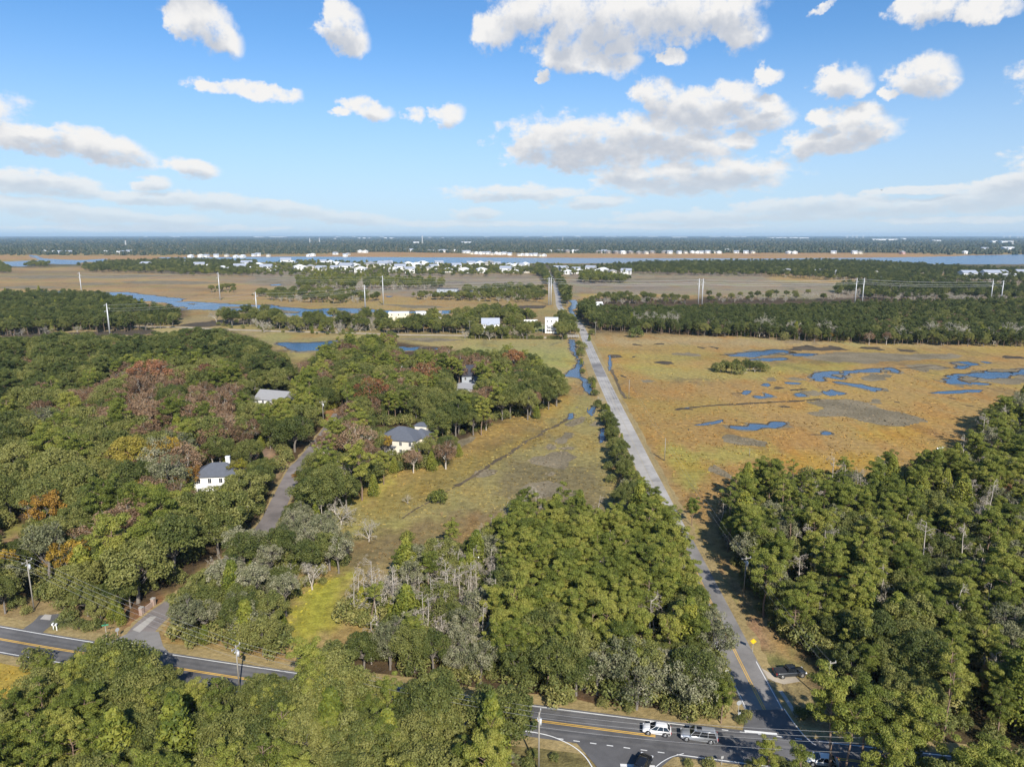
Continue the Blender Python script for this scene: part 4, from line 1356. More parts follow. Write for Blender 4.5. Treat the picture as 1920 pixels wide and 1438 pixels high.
M_BARK = plain('pine_bark', (0.21, 0.145, 0.105), 0.9, var=0.35, scale=3)
M_OAKBARK = plain('oak_bark', (0.17, 0.15, 0.13), 0.9, var=0.35, scale=3)
M_GREYBARK = plain('dead_wood', (0.43, 0.385, 0.33), 0.9, var=0.3, scale=3)
LEAF = {
    'pine_tree': leaf_mat('pine_needles', (0.098, 0.125, 0.023), (0.216, 0.245, 0.044), (0.342, 0.330, 0.072), 0.32, 0.75),
    'dark_pine': leaf_mat('dark_pine_needles', (0.045, 0.064, 0.017), (0.098, 0.122, 0.030), (0.165, 0.180, 0.050), 0.2, 0.7),
    'oak_tree': leaf_mat('oak_leaves', (0.072, 0.094, 0.024), (0.158, 0.175, 0.046), (0.270, 0.264, 0.079), 0.32, 0.8),
    'autumn_tree': leaf_mat('autumn_leaves', (0.129, 0.083, 0.048), (0.260, 0.159, 0.092), (0.381, 0.269, 0.168), 0.3, 0.6),
    'bare_tree': leaf_mat('grey_moss', (0.22, 0.205, 0.15), (0.38, 0.35, 0.265), (0.50, 0.46, 0.37), 0.2, 0.4),
    'dead_tree': leaf_mat('dry_twigs', (0.22, 0.185, 0.145), (0.36, 0.30, 0.24), (0.47, 0.41, 0.34), 0.2, 0.4),
    'cedar_tree': leaf_mat('cedar_sprays', (0.077, 0.106, 0.019), (0.177, 0.199, 0.030), (0.292, 0.281, 0.048), 0.2, 0.5),
    'shrub': leaf_mat('shrub_leaves', (0.074, 0.092, 0.025), (0.161, 0.175, 0.049), (0.284, 0.259, 0.084), 0.2, 0.6),
    'golden_tree': leaf_mat('yellow_leaves', (0.20, 0.12, 0.02), (0.38, 0.25, 0.035), (0.50, 0.36, 0.06), 0.3, 0.3),
    'mossy_oak': leaf_mat('mossy_oak_leaves', (0.095, 0.105, 0.050), (0.190, 0.195, 0.098), (0.34, 0.32, 0.21), 0.2, 0.5),
    'palm_tree': leaf_mat('palm_fronds', (0.08, 0.10, 0.03), (0.16, 0.18, 0.06), (0.26, 0.27, 0.09), 0.2, 0.2),
}
BARK = {'pine_tree': M_BARK, 'dark_pine': M_BARK, 'oak_tree': M_OAKBARK, 'autumn_tree': M_GREYBARK, 'bare_tree': M_GREYBARK, 'dead_tree': M_GREYBARK, 'cedar_tree': M_OAKBARK, 'shrub': M_OAKBARK,
        'golden_tree': M_OAKBARK, 'mossy_oak': M_OAKBARK, 'palm_tree': M_OAKBARK}
GEN = {'pine_tree': lambda s, f: gen_pine(s, f, thin=s % 4 == 3), 'dark_pine': lambda s, f: gen_pine(s, f), 'oak_tree': lambda s, f: gen_broad(s, f), 'autumn_tree': lambda s, f: gen_broad(s, f, True),
       'bare_tree': lambda s, f: gen_bare(s, f), 'dead_tree': lambda s, f: gen_bare(s, f, True), 'cedar_tree': gen_cedar, 'shrub': gen_shrub, 'golden_tree': lambda s, f: gen_broad(s, f, True, 3.2), 'mossy_oak': lambda s, f: gen_broad(s, f, True)}
SEEDN = {k: 100 * i for i, k in enumerate(GEN)}
NEARV = {k: 8 if k in ('pine_tree', 'oak_tree') else 5 for k in GEN}
WOODN = {'shrub': 'stem'}
CROWNN = {'shrub': 'foliage', 'bare_tree': 'moss', 'dead_tree': 'twigs'}
NEAR, FAR = {}, {}
for k in GEN:
    NEAR[k], FAR[k] = [], []
    for i in range(NEARV[k]):
        (wv, wf), (lv, lf, lt) = GEN[k](SEEDN[k] + i, False)
        NEAR[k].append((mesh_np(WOODN.get(k, 'trunk'), wv, wf, BARK[k], smooth=True), mesh_np(CROWNN.get(k, 'crown'), lv, lf, LEAF[k], tint=lt)))
    for i in range(4):
        FAR[k].append(GEN[k](SEEDN[k] + i, True))
FARME = {}


def far_mesh(k, i):
    if (k, i) not in FARME:
        (wv, wf), (lv, lf, lt) = FAR[k][i]
        FARME[k, i] = mesh_np(k, np.concatenate([wv, lv]), np.concatenate([wf, lf + len(wv)]), [BARK[k], LEAF[k]],
                              np.concatenate([np.zeros(len(wf)), np.ones(len(lf))]), np.concatenate([np.full(len(wf), 0.5), lt]))
    return FARME[k, i]


CATS = {'pine_tree': 'pine tree', 'dark_pine': 'dark pine', 'oak_tree': 'oak tree', 'autumn_tree': 'autumn tree', 'bare_tree': 'bare tree', 'dead_tree': 'dead tree', 'cedar_tree': 'cedar tree', 'shrub': 'shrub',
        'golden_tree': 'golden tree', 'mossy_oak': 'mossy oak', 'palm_tree': 'palm'}
LOOKS = {'dark_pine': 'dark green pine crowded among others', 'pine_tree': 'bright green pine with a bare trunk', 'oak_tree': 'round dark green oak', 'autumn_tree': 'rusty brown autumn tree with thinning leaves', 'bare_tree': 'grey bare tree hung with moss',
         'dead_tree': 'grey leafless upright dead tree', 'cedar_tree': 'small dense yellow green cedar', 'shrub': 'low olive green shrub', 'golden_tree': 'yellow leaved small tree', 'mossy_oak': 'grey green oak with moss hung branches'}
PLANTS = []          # (kind, x, y, scale, region phrase, label or None, variant, colour)


def plant_one(kind, u, v, scale=1.0, label=None, col=(1, 1, 1), z=0.0, where='', var=None):
    p = G(u, v, z)
    PLANTS.append((kind, p.x, p.y, scale, where, label, var if var is not None else int(rng.integers(0, 99)), col))


BLOCK = []           # (x, y, radius) kept free of trees


SIGHT = []           # (azimuth, half angle, distance, height): what the photograph shows between the trees
TALL = {'pine_tree': 13.6, 'dark_pine': 13.6, 'oak_tree': 10.4, 'autumn_tree': 10.4, 'bare_tree': 8.5, 'dead_tree': 12.5, 'cedar_tree': 6.6, 'shrub': 2.2, 'golden_tree': 10.2, 'mossy_oak': 10.4}
WIDE = {'pine_tree': 2.8, 'dark_pine': 2.8, 'oak_tree': 4.4, 'autumn_tree': 4.4, 'bare_tree': 2.5, 'dead_tree': 1.0, 'cedar_tree': 1.8, 'shrub': 1.6, 'golden_tree': 3.4, 'mossy_oak': 4.4}


def open_view(u, v, half, z=0.5):
    p = G(u, v, z)
    SIGHT.append((math.atan2(p.x, p.y), half / FP, math.hypot(p.x, p.y), z))


def in_sight(kind, x, y, s):
    a, d = math.atan2(x, y), math.hypot(x, y)
    for az, ha, D, z in SIGHT:
        if d < D + 1 and abs(a - az) < ha + WIDE[kind] * s * 0.75 / d and TALL[kind] * s * 0.94 > H - (H - z) * d / D:
            return True
    return False


def hexfill(poly, sp, jit=0.36):
    P = np.array([(p[0], p[1]) for p in poly])
    x0, y0 = P.min(0); x1, y1 = P.max(0)
    ny = int((y1 - y0) / (sp * 0.87)) + 2; nx = int((x1 - x0) / sp) + 2
    i, j = np.meshgrid(np.arange(nx), np.arange(ny), indexing='ij')
    x = x0 + (i + (j % 2) * 0.5) * sp; y = y0 + j * sp * 0.87
    Q = np.stack([x.ravel(), y.ravel()], 1) + rng.normal(size=(nx * ny, 2)) * jit * sp * 0.7
    return Q[inside(Q, P)]


def forest(where, px, zt, sp, mix, scale=(0.85, 1.15), subs=(), clear=1.0, lane=7.0, thin=1.0, mixed=False, under=0.0):
    """Fill a wood whose canopy outline was read at height zt. subs: [(outline, mix)] patches of other kinds."""
    Q = hexfill([G(u, v, zt) for u, v in px], sp)
    keep = rng.random(len(Q)) < thin
    for line, w in ((SIDE_W, 6.2 * clear), (MAIN_W, 7.2 * clear), (LANE_W, lane), (DRIVE_W, 5), (SOUTH_W, 6), (CAUSE_W, 5)):
        keep &= dist_line(Q, line) > w
    for x, y, rr in BLOCK:
        keep &= np.hypot(Q[:, 0] - x, Q[:, 1] - y) > rr
    Q = Q[keep]
    which = np.full(len(Q), -1)
    for n, (poly, _m) in enumerate(subs):
        which[inside(Q, [(p.x, p.y) for p in (G(u, v, zt) for u, v in poly)])] = n
    # neighbours tend to be of one kind: a slowly varying number picks the kind
    f = (np.sin(Q[:, 0] * 0.11 + 1.3) + np.sin(Q[:, 1] * 0.09 + Q[:, 0] * 0.05) + np.sin(Q[:, 0] * 0.031 - Q[:, 1] * 0.043)) / 6 + 0.5
    f = np.clip(f * 0.55 + rng.random(len(Q)) * 0.55 - 0.05, 0, 0.999)
    f = np.argsort(np.argsort(f)) / max(1, len(f))
    for (x, y), w, t in zip(Q, which, f):
        m = mix if w < 0 else subs[w][1]
        tot = sum(m.values()); c = 0
        tt = t if w < 0 and not mixed else rng.random()
        for kind, q in m.items():
            c += q / tot
            if tt < c: break
        s = rng.uniform(*scale)
        for q in (1.0, 0.82, 0.66, 0.52):
            if not in_sight(kind, x, y, s * q):
                PLANTS.append((kind, x, y, s * q, where, None, int(rng.integers(0, 99)), (1, 1, 1)))
                break
    if under:
        forest(where, px, min(zt, 3), under, {'shrub': 5, 'cedar_tree': 0.35}, (0.9, 2.2), (), clear, lane, 0.9, True)


def spread_rest(name, kind, rest):
    """The rest of a kind as one object: a mesh of points, each carrying a whole tree of the same shapes as its neighbours."""
    me = bpy.data.meshes.new(name)
    n = len(rest)
    me.vertices.add(n)
    me.vertices.foreach_set('co', np.array([(p[1], p[2], 0.0) for p in rest], np.float32).ravel())
    src = SOURCES[kind]
    for nm, typ, val in (('spin', 'FLOAT', [(p[6] * 1.7 + p[1]) % 6.283 for p in rest]), ('size', 'FLOAT', [p[3] for p in rest]), ('which', 'INT', [p[6] % len(src) for p in rest])):
        at = me.attributes.new(nm, typ, 'POINT')
        at.data.foreach_set('value', val)
    o = put(name, me)
    tag(o, kind='stuff')
    g = bpy.data.node_groups.new(name, 'GeometryNodeTree')
    g.interface.new_socket('Geometry', in_out='INPUT', socket_type='NodeSocketGeometry')
    g.interface.new_socket('Geometry', in_out='OUTPUT', socket_type='NodeSocketGeometry')
    t = NT(g)
    gi, go = t.new('NodeGroupInput'), t.new('NodeGroupOutput')
    allj = t.new('GeometryNodeJoinGeometry')
    for pair in src:
        j = t.new('GeometryNodeJoinGeometry')
        for ob in pair:
            q = t.new('GeometryNodeObjectInfo', transform_space='ORIGINAL')
            q.inputs['Object'].default_value = ob
            t.l.new(q.outputs['Geometry'], j.inputs[0])
        k = t.new('GeometryNodeGeometryToInstance')
        t.l.new(j.outputs[0], k.inputs[0])
        t.l.new(k.outputs[0], allj.inputs[0])
    ip = t.new('GeometryNodeInstanceOnPoints')
    t.l.new(gi.outputs[0], ip.inputs['Points'])
    t.l.new(allj.outputs[0], ip.inputs['Instance'])
    ip.inputs['Pick Instance'].default_value = True

    def attr(nm, typ):
        q = t.new('GeometryNodeInputNamedAttribute', data_type=typ)
        q.inputs['Name'].default_value = nm
        return q.outputs['Attribute']
    t.l.new(attr('which', 'INT'), ip.inputs['Instance Index'])
    c = t.new('ShaderNodeCombineXYZ')
    t.l.new(attr('spin', 'FLOAT'), c.inputs[2])
    t.l.new(c.outputs[0], ip.inputs['Rotation'])
    t.l.new(attr('size', 'FLOAT'), ip.inputs['Scale'])
    t.l.new(ip.outputs[0], go.inputs[0])
    m = o.modifiers.new('trees', 'NODES')
    m.node_group = g


SOURCES = {}


def flush_plants():
    groups = {}
    for p in PLANTS: groups.setdefault(p[0], []).append(p)
    for kind, L in groups.items():
        L.sort(key=lambda p: (p[5] is None, math.hypot(p[1], p[2])))
        named, rest = L[:CAP.get(kind, 295)], L[CAP.get(kind, 295):]
        seen_var = set()
        for kind_, x, y, s, where, label, var, col in named:
            d = math.hypot(x, y)
            rz = (var * 1.7 + x) % 6.283
            lab = label or (LOOKS[kind] + ' ' + where)
            grp = None if label else CATS[kind] + 's ' + where
            if kind == 'palm_tree':
                continue
            if d < 640:
                o = thing(kind, lab, CATS[kind], (x, y, 0), rz, grp)
                o.scale = (s * (0.92 + 0.16 * ((var * 7) % 10) / 10),) * 2 + (s,)
                tm, cm = NEAR[kind][var % len(NEAR[kind])]
                w_ = put(WOODN.get(kind, 'trunk'), tm, o)
                c = put(CROWNN.get(kind, 'crown'), cm, o); c.color = (*col, 1)
                if var % len(NEAR[kind]) not in seen_var:
                    seen_var.add(var % len(NEAR[kind])); SOURCES.setdefault(kind, []).append((w_, c))
            else:
                o = put(kind, far_mesh(kind, var % 4))
                o.location = (x, y, 0); o.rotation_euler = (0, 0, rz); o.scale = (s, s, s); o.color = (*col, 1)
                tag(o, lab, CATS[kind], grp)
        if rest:
            spread_rest(STUFFN[kind], kind, rest)
        print(kind, len(named), len(rest))


STUFFN = {'dark_pine': 'dark_pine_woods', 'pine_tree': 'pine_woods', 'oak_tree': 'oak_woods', 'autumn_tree': 'autumn_woods', 'bare_tree': 'bare_woods', 'dead_tree': 'dead_woods', 'cedar_tree': 'cedar_woods', 'shrub': 'undergrowth', 'golden_tree': 'golden_woods', 'mossy_oak': 'mossy_oak_woods'}
CAP = {}

# ------------------------------------------------------------------ buildings
M_WHITE = plain('white_siding', (0.74, 0.735, 0.71), 0.6, var=0.06)
M_CREAM = plain('cream_siding', (0.68, 0.63, 0.53), 0.6, var=0.08)
M_SHEATH = plain('yellow_sheathing', (0.68, 0.62, 0.46), 0.7, var=0.12, scale=0.6)
M_BROWNW = plain('brown_siding', (0.30, 0.24, 0.19), 0.7, var=0.15)
M_BLUEW = plain('blue_grey_siding', (0.34, 0.37, 0.41), 0.7, var=0.1)
M_PINKW = plain('pink_siding', (0.50, 0.30, 0.27), 0.7, var=0.1)
M_SLATE = plain('slate_shingles', (0.098, 0.108, 0.130), 0.75, var=0.25, scale=1.2, bump=0.4)
M_DARKROOF = plain('black_shingles', (0.030, 0.034, 0.050), 0.7, var=0.25)
M_GREYROOF = plain('grey_shingles', (0.27, 0.27, 0.275), 0.7, var=0.15, scale=1.2)
M_METALROOF = plain('pale_metal_roof', (0.48, 0.51, 0.57), 0.35, 0.3, var=0.06)
M_WHITEROOF = plain('white_roof', (0.72, 0.73, 0.74), 0.5, var=0.06)
M_REDROOF = plain('red_roof', (0.42, 0.14, 0.11), 0.7, var=0.15)
M_TRIM = plain('white_trim', (0.78, 0.78, 0.76), 0.5, var=0.04)
M_GLASS = plain('window_glass', (0.025, 0.03, 0.038), 0.08, 0.0, 0.6, var=0.2)
M_WOODP = plain('raw_timber', (0.42, 0.27, 0.13), 0.8, var=0.2)
M_GREYW = plain('weathered_wood', (0.34, 0.32, 0.29), 0.85, var=0.2)
M_BRICK = plain('brick', (0.36, 0.27, 0.225), 0.85, var=0.3, scale=6)


def window(parent, x, y, z, w, h, face):
    """A framed window on a wall; face 0 front (-y), 1 back, 2 left (-x), 3 right."""
    t = 0.06
    f, p = MB(), MB()
    if face < 2:
        s = -1 if face == 0 else 1
        ya, yb = sorted((y, y + s * 0.07))
        for (a, b, c, d) in ((-w / 2 - t, w / 2 + t, h / 2, h / 2 + t), (-w / 2 - t, w / 2 + t, -h / 2 - t, -h / 2), (-w / 2 - t, -w / 2, -h / 2, h / 2), (w / 2, w / 2 + t, -h / 2, h / 2), (-0.03, 0.03, -h / 2, h / 2)):
            f.box(x + a, x + b, ya, yb, z + c, z + d)
        ya, yb = sorted((y, y + s * 0.035)); p.box(x - w / 2, x + w / 2, ya, yb, z - h / 2, z + h / 2)
    else:
        s = -1 if face == 2 else 1
        xa, xb = sorted((x, x + s * 0.07))
        for (a, b, c, d) in ((-w / 2 - t, w / 2 + t, h / 2, h / 2 + t), (-w / 2 - t, w / 2 + t, -h / 2 - t, -h / 2), (-w / 2 - t, -w / 2, -h / 2, h / 2), (w / 2, w / 2 + t, -h / 2, h / 2), (-0.03, 0.03, -h / 2, h / 2)):
            f.box(xa, xb, y + a, y + b, z + c, z + d)
        xa, xb = sorted((x, x + s * 0.035)); p.box(xa, xb, y - w / 2, y + w / 2, z - h / 2, z + h / 2)
    o = f.build('window', M_TRIM, parent)
    p.build('pane', M_GLASS, o)


def roof_mb(m, x0, x1, y0, y1, z, rise, kind, ov=0.45, along='x'):
    x0 -= ov; x1 += ov; y0 -= ov; y1 += ov
    t = 0.18
    if kind == 'flat':
        m.box(x0 + ov - .15, x1 - ov + .15, y0 + ov - .15, y1 - ov + .15, z, z + 0.3)
        return
    if along == 'x':
        ym = (y0 + y1) / 2; inset = (y1 - y0) / 2 if kind == 'hip' else 0.0
        inset = min(inset, (x1 - x0) / 2 - 0.1)
        ra, rb = (x0 + inset, ym, z + rise), (x1 - inset, ym, z + rise)
        q = [(x0, y0, z), (x1, y0, z), (x1, y1, z), (x0, y1, z)]
        faces = [(q[0], q[1], rb, ra), (q[2], q[3], ra, rb), (q[1], q[2], rb), (q[3], q[0], ra)]
    else:
        xm_ = (x0 + x1) / 2; inset = (x1 - x0) / 2 if kind == 'hip' else 0.0
        inset = min(inset, (y1 - y0) / 2 - 0.1)
        ra, rb = (xm_, y0 + inset, z + rise), (xm_, y1 - inset, z + rise)
        q = [(x0, y0, z), (x1, y0, z), (x1, y1, z), (x0, y1, z)]
        faces = [(q[1], q[2], rb, ra), (q[3], q[0], ra, rb), (q[0], q[1], ra), (q[2], q[3], rb)]
    for f in faces: m.bm.faces.new([m.bm.verts.new(p) for p in f])
    m.bm.faces.new([m.bm.verts.new((p[0], p[1], p[2] - t)) for p in q[::-1]])
    for a, b in zip(q, q[1:] + q[:1]):
        m.bm.faces.new([m.bm.verts.new(p) for p in (a, (a[0], a[1], a[2] - t), (b[0], b[1], b[2] - t), b)])


def house(name, label, cat, u, v, w, d, h, rz=0.0, roof='hip', rise=2.4, wall=None, rmat=None, along='x', storeys=2, cols=3, stilts=0.0, wing=None, chimney=None, porch=None, block=None, group=None, dormer=None, z=0.0):
    p = G(u, v, z); p.z = 0
    o = thing(name, label, cat, p, rz, group)
    wall = wall or M_WHITE; rmat = rmat or M_SLATE
    m = MB().box(-w / 2, w / 2, 0, d, stilts, stilts + h)
    if roof == 'gable':
        if along == 'x':
            for x in (-w / 2, w / 2 - 0.2): m.prism([(x, 0, stilts + h), (x, d, stilts + h), (x, d / 2, stilts + h + rise * 0.92)], (0.2, 0, 0))
        else:
            for y in (0, d - 0.2): m.prism([(-w / 2, y, stilts + h), (w / 2, y, stilts + h), (0, y, stilts + h + rise * 0.92)], (0, 0.2, 0))
    if wing: m.box(wing[0], wing[1], wing[2], wing[3], stilts, stilts + wing[4])
    m.build('wall', wall, o)
    if stilts:
        for x in np.linspace(-w / 2 + 0.3, w / 2 - 0.3, 4):
            for y in (0.3, d - 0.3): MB().box(x - 0.18, x + 0.18, y - 0.18, y + 0.18, 0, stilts).build('post', wall, o)
    m = MB(); roof_mb(m, -w / 2, w / 2, 0, d, stilts + h + 0.02, rise, roof, along=along)
    if wing: roof_mb(m, wing[0], wing[1], wing[2], wing[3], stilts + wing[4] + 0.02, wing[5], 'hip', along=wing[6])
    r = m.build('roof', rmat, o)
    if chimney:
        MB().box(chimney[0] - 0.6, chimney[0] + 0.6, chimney[1] - 0.45, chimney[1] + 0.45, stilts + h - 0.5, chimney[2]).box(chimney[0] - 0.7, chimney[0] + 0.7, chimney[1] - 0.55, chimney[1] + 0.55, chimney[2], chimney[2] + 0.15).build('chimney', M_TRIM, r)
    if dormer:
        x0, x1, y0, y1, z0, z1 = dormer
        m = MB().box(x0, x1, y0, y1, z0, z1); dm = m.build('dormer', wall, o)
        m = MB(); roof_mb(m, x0, x1, y0, y1, z1 + 0.02, 1.0, 'hip', 0.35); m.build('dormer_roof', rmat, dm)
    sh = h / storeys
    for s in range(storeys):
        zc = stilts + sh * (s + 0.55)
        for x in (np.arange(cols) - (cols - 1) / 2) * (w / cols):
            if s == 0 and cols % 2 and abs(x) < 0.01 and not stilts:
                dr = MB().box(x - 0.55, x + 0.55, -0.06, 0.0, stilts + 0.05, stilts + 2.15).build('door', M_TRIM, o)
                MB().box(x + 0.38, x + 0.44, -0.10, -0.06, stilts + 1.0, stilts + 1.1).build('handle', M_GLASS, dr)
            else:
                window(o, x, 0, zc, 0.95, 1.45, 0)
        for y in (d * 0.3, d * 0.7):
            window(o, w / 2, y, zc, 0.95, 1.45, 3); window(o, -w / 2, y, zc, 0.95, 1.45, 2)
    if porch:
        x0, x1, dp, zf = porch
        m = MB().box(x0, x1, -dp, 0.0 - 0.003, zf, zf + 0.2); pc = m.build('porch', M_TRIM, o)
        for x in np.linspace(x0 + 0.15, x1 - 0.15, 4): MB().box(x - 0.1, x + 0.1, -dp + 0.05, -dp + 0.25, 0, zf + 2.6).build('post', M_TRIM, pc)
        MB().box(x0 - 0.2, x1 + 0.2, -dp - 0.3, -0.02, zf + 2.6, zf + 2.75).build('porch_roof', rmat, pc)
    BLOCK.append((p.x - math.sin(rz) * d / 2, p.y + math.cos(rz) * d / 2, block if block is not None else max(w, d) * 0.62))
    return o


house('house', 'white two storey house with grey hip roof and white chimney beside the lane', 'house', 406, 929, 13.0, 9.0, 6.2, R(6), 'hip', 3.0, M_WHITE, M_SLATE, cols=4, chimney=(2.6, 5.5, 10.6), block=8.5)
BLOCK.append((*G(395, 945)[:2], 4.5))
house('house', 'cream house with broad slate grey roof at the marsh edge', 'house', 743, 853, 14.5, 12.0, 5.6, R(-14), 'hip', 3.6, M_CREAM, M_SLATE, cols=4, wing=(2.5, 9.5, 6.0, 13.5, 5.2, 2.6, 'x'), dormer=(3.0, 7.5, 11.0, 14.5, 5.5, 8.4), block=10.5, porch=(-5, 0, 1.6, 0.6))
BLOCK.append((*G(736, 868)[:2], 4.5))
house('house', 'white house with pale grey gabled roof deep in the left wood', 'house', 505, 772, 15.0, 10.0, 5.5, R(-18), 'gable', 3.4, M_WHITE, M_GREYROOF, cols=5, wing=(4.5, 10.0, -5, 6.0, 4.2, 2.4, 'y'), block=12)
BLOCK.append((*G(505, 780)[:2], 7)); BLOCK.append((*G(540, 762)[:2], 6))
house('house', 'white house with flat grey roof half hidden by trees of the wooded point', 'house', 868, 751, 14.0, 9.0, 6.0, R(-20), 'hip', 1.8, M_WHITE, M_GREYROOF, cols=4, block=8)
BLOCK.append((*G(872, 760)[:2], 5))
house('house', 'tall house with steep black roof behind the trees of the wooded point', 'house', 886, 726, 11.0, 8.0, 6.0, R(8), 'gable', 5.2, M_BLUEW, M_DARKROOF, cols=3, block=7)
house('house', 'tan gabled house showing above the pavilion on the wooded point', 'house', 754, 700, 9.0, 8.0, 5.5, R(12), 'gable', 3.6, M_CREAM, M_GREYROOF, along='y', cols=2, block=6)
o = thing('pavilion', 'small open timber pavilion with white hip roof among the trees', 'pavilion', (*G(754, 716)[:2], 0), R(10))
for x in (-2.4, 2.4):
    for y in (-2.0, 2.0): MB().box(x - 0.15, x + 0.15, y - 0.15, y + 0.15, 0, 7.0).build('post', M_WOODP, o)
MB().box(-2.7, 2.7, -2.3, 2.3, 4.0, 4.25).build('deck', M_WOODP, o)
m = MB(); roof_mb(m, -2.6, 2.6, -2.2, 2.2, 7.02, 1.5, 'hip', 0.5); m.build('roof', M_WHITEROOF, o)
BLOCK.append((*G(754, 716)[:2], 5.0))
house('house', 'yellow sheathed three storey house under construction with flat white roof', 'house', 748, 612, 17.5, 11, 6.6, R(6), 'flat', 0, M_SHEATH, M_WHITEROOF, cols=3, stilts=5.0, block=12)
house('house', 'white house with pale metal gable roof and front gable by the creek road', 'house', 920, 627, 14, 10, 6.0, R(3), 'gable', 4.2, M_WHITE, M_METALROOF, cols=3, stilts=2.4, block=9, wing=(-3, 3, -3, 2, 5.5, 2.6, 'y'), porch=(-6, 6, 2.0, 2.2))
house('house', 'narrow tall white house with flat top beside the road bridge', 'house', 1034, 625, 10.5, 11, 11.5, R(-3), 'flat', 0, M_WHITE, M_WHITEROOF, storeys=3, cols=3, block=9, porch=(-3, 4, 2.0, 3.0))
house('house', 'pale unfinished house behind a tall pine near the causeway', 'house', 790, 607, 9, 10, 10.0, R(10), 'flat', 0, M_WHITE, M_WHITEROOF, storeys=3, cols=2, block=6)
house('house', 'low white shed roofed house behind trees of the causeway', 'house', 815, 600, 12, 9, 6.0, R(0), 'gable', 2.0, M_WHITE, M_GREYROOF, cols=3, block=5)
house('house', 'dark modern house with stepped flat roofs out in the far marsh', 'house', 838, 556, 26, 14, 8.0, R(-4), 'flat', 0, M_BLUEW, M_DARKROOF, cols=4, stilts=1.5, block=10, wing=(10, 34, 2, 14, 5.0, 1.0, 'x'))
house('house', 'white house peeping out at the edge of the pine plantation', 'house', 1118, 583, 14, 9, 6.0, R(5), 'gable', 3.0, M_WHITE, M_WHITEROOF, cols=3, block=7)

o = thing('travel_trailer', 'long white travel trailer parked on the lawn by the creek road', 'trailer', (*G(995, 606)[:2], 0), R(0))
MB().box(-6.2, 6.2, -1.25, 1.25, 0.6, 3.1).build('body', M_WHITE, o, bevel=0.25)
for x in (-4.5, -1.5, 1.8, 4.6): MB().box(x - 0.6, x + 0.6, -1.29, -1.24, 1.7, 2.5).build('window', M_GLASS, o)
MB().box(-0.4, 0.4, -1.30, -1.24, 0.8, 2.6).build('door', M_TRIM, o)
for x in (-0.9, 0.9, 1.8): MB().tube([(x, -1.2, 0.4), (x, -0.95, 0.4)], 0.4, 12).build('wheel', M_DARKROOF, o)
BLOCK.append((*G(995, 606)[:2], 9)); BLOCK.append((*G(1000, 616)[:2], 8))


# houses of the river point and of the far shore
def far_house(i):
    r = random.Random(40 + i)
    w, d, h = r.uniform(13, 17), r.uniform(10, 13), r.uniform(7.5, 9.5)
    roof = ('hip', 'gable', 'gable', 'hip', 'gable', 'hip')[i]
    along = ('x', 'x', 'y', 'y', 'x', 'x')[i]
    wall = (M_WHITE, M_WHITE, M_WHITE, M_CREAM, M_WHITE, M_BROWNW)[i]
    rm = (M_WHITEROOF, M_METALROOF, M_WHITEROOF, M_GREYROOF, M_METALROOF, M_GREYROOF)[i]
    o = thing('house', 'x', 'house')
    m = MB().box(-w / 2, w / 2, -d / 2, d / 2, 0, h).box(-w * 0.3, w * 0.18, -d / 2 - 2.5, -d / 2 - 0.01, 0, h * 0.62)
    if roof == 'gable':
        if along == 'x':
            for x in (-w / 2, w / 2 - 0.2): m.prism([(x, -d / 2, h), (x, d / 2, h), (x, 0, h + 3.4)], (0.2, 0, 0))
        else:
            for y in (-d / 2, d / 2 - 0.2): m.prism([(-w / 2, y, h), (w / 2, y, h), (0, y, h + 3.4)], (0, 0.2, 0))
    m.build('wall', wall, o)
    m = MB(); roof_mb(m, -w / 2, w / 2, -d / 2, d / 2, h + 0.03, 3.8, roof, 0.7, along); roof_mb(m, -w * 0.3, w * 0.18, -d / 2 - 2.5, -d / 2 - 0.5, h * 0.62 + 0.03, 0.9, 'hip', 0.4)
    m.build('roof', rm, o)
    for x in (-0.36, 0.30, 0.40):
        for z in (0.30, 0.72):
            MB().box(w * x - 0.8, w * x + 0.8, -d / 2 - 0.08, -d / 2, h * z - 1.0, h * z + 1.0).build('window', M_GLASS, o)
    return o


HV = [far_house(i) for i in range(6)]
HUSED = set()
POINT_LABEL = ('white hip roofed house', 'white house with long pale metal roof', 'white front gabled house', 'cream front gabled house with grey roof', 'white house with pale metal roof and side gables', 'brown house with grey roof')


def put_far_house(i, c, x, y, wpx, region, label=None, grp=None):
    u, v = Z(c, (x, y))[0]
    p = G(u, v)
    want = wpx / 3.994 / FP * p.length
    s = min(1.9, max(0.7, want / 15.0))
    lab = label or POINT_LABEL[i] + ' ' + region
    grp = grp or (POINT_LABEL[i] + 's ' + region)
    rz = random.uniform(-0.5, 0.5)
    if i not in HUSED:
        HUSED.add(i); o = HV[i]; o.location = p; o.rotation_euler = (0, 0, rz); o['label'] = lab; o['group'] = grp; o.scale = (s, s, s * 0.74)
    else:
        o = copy_thing(HV[i], p, rz, lab, grp, (s, s, s * 0.74))
    BLOCK.append((p.x, p.y - 6, 12 * s))


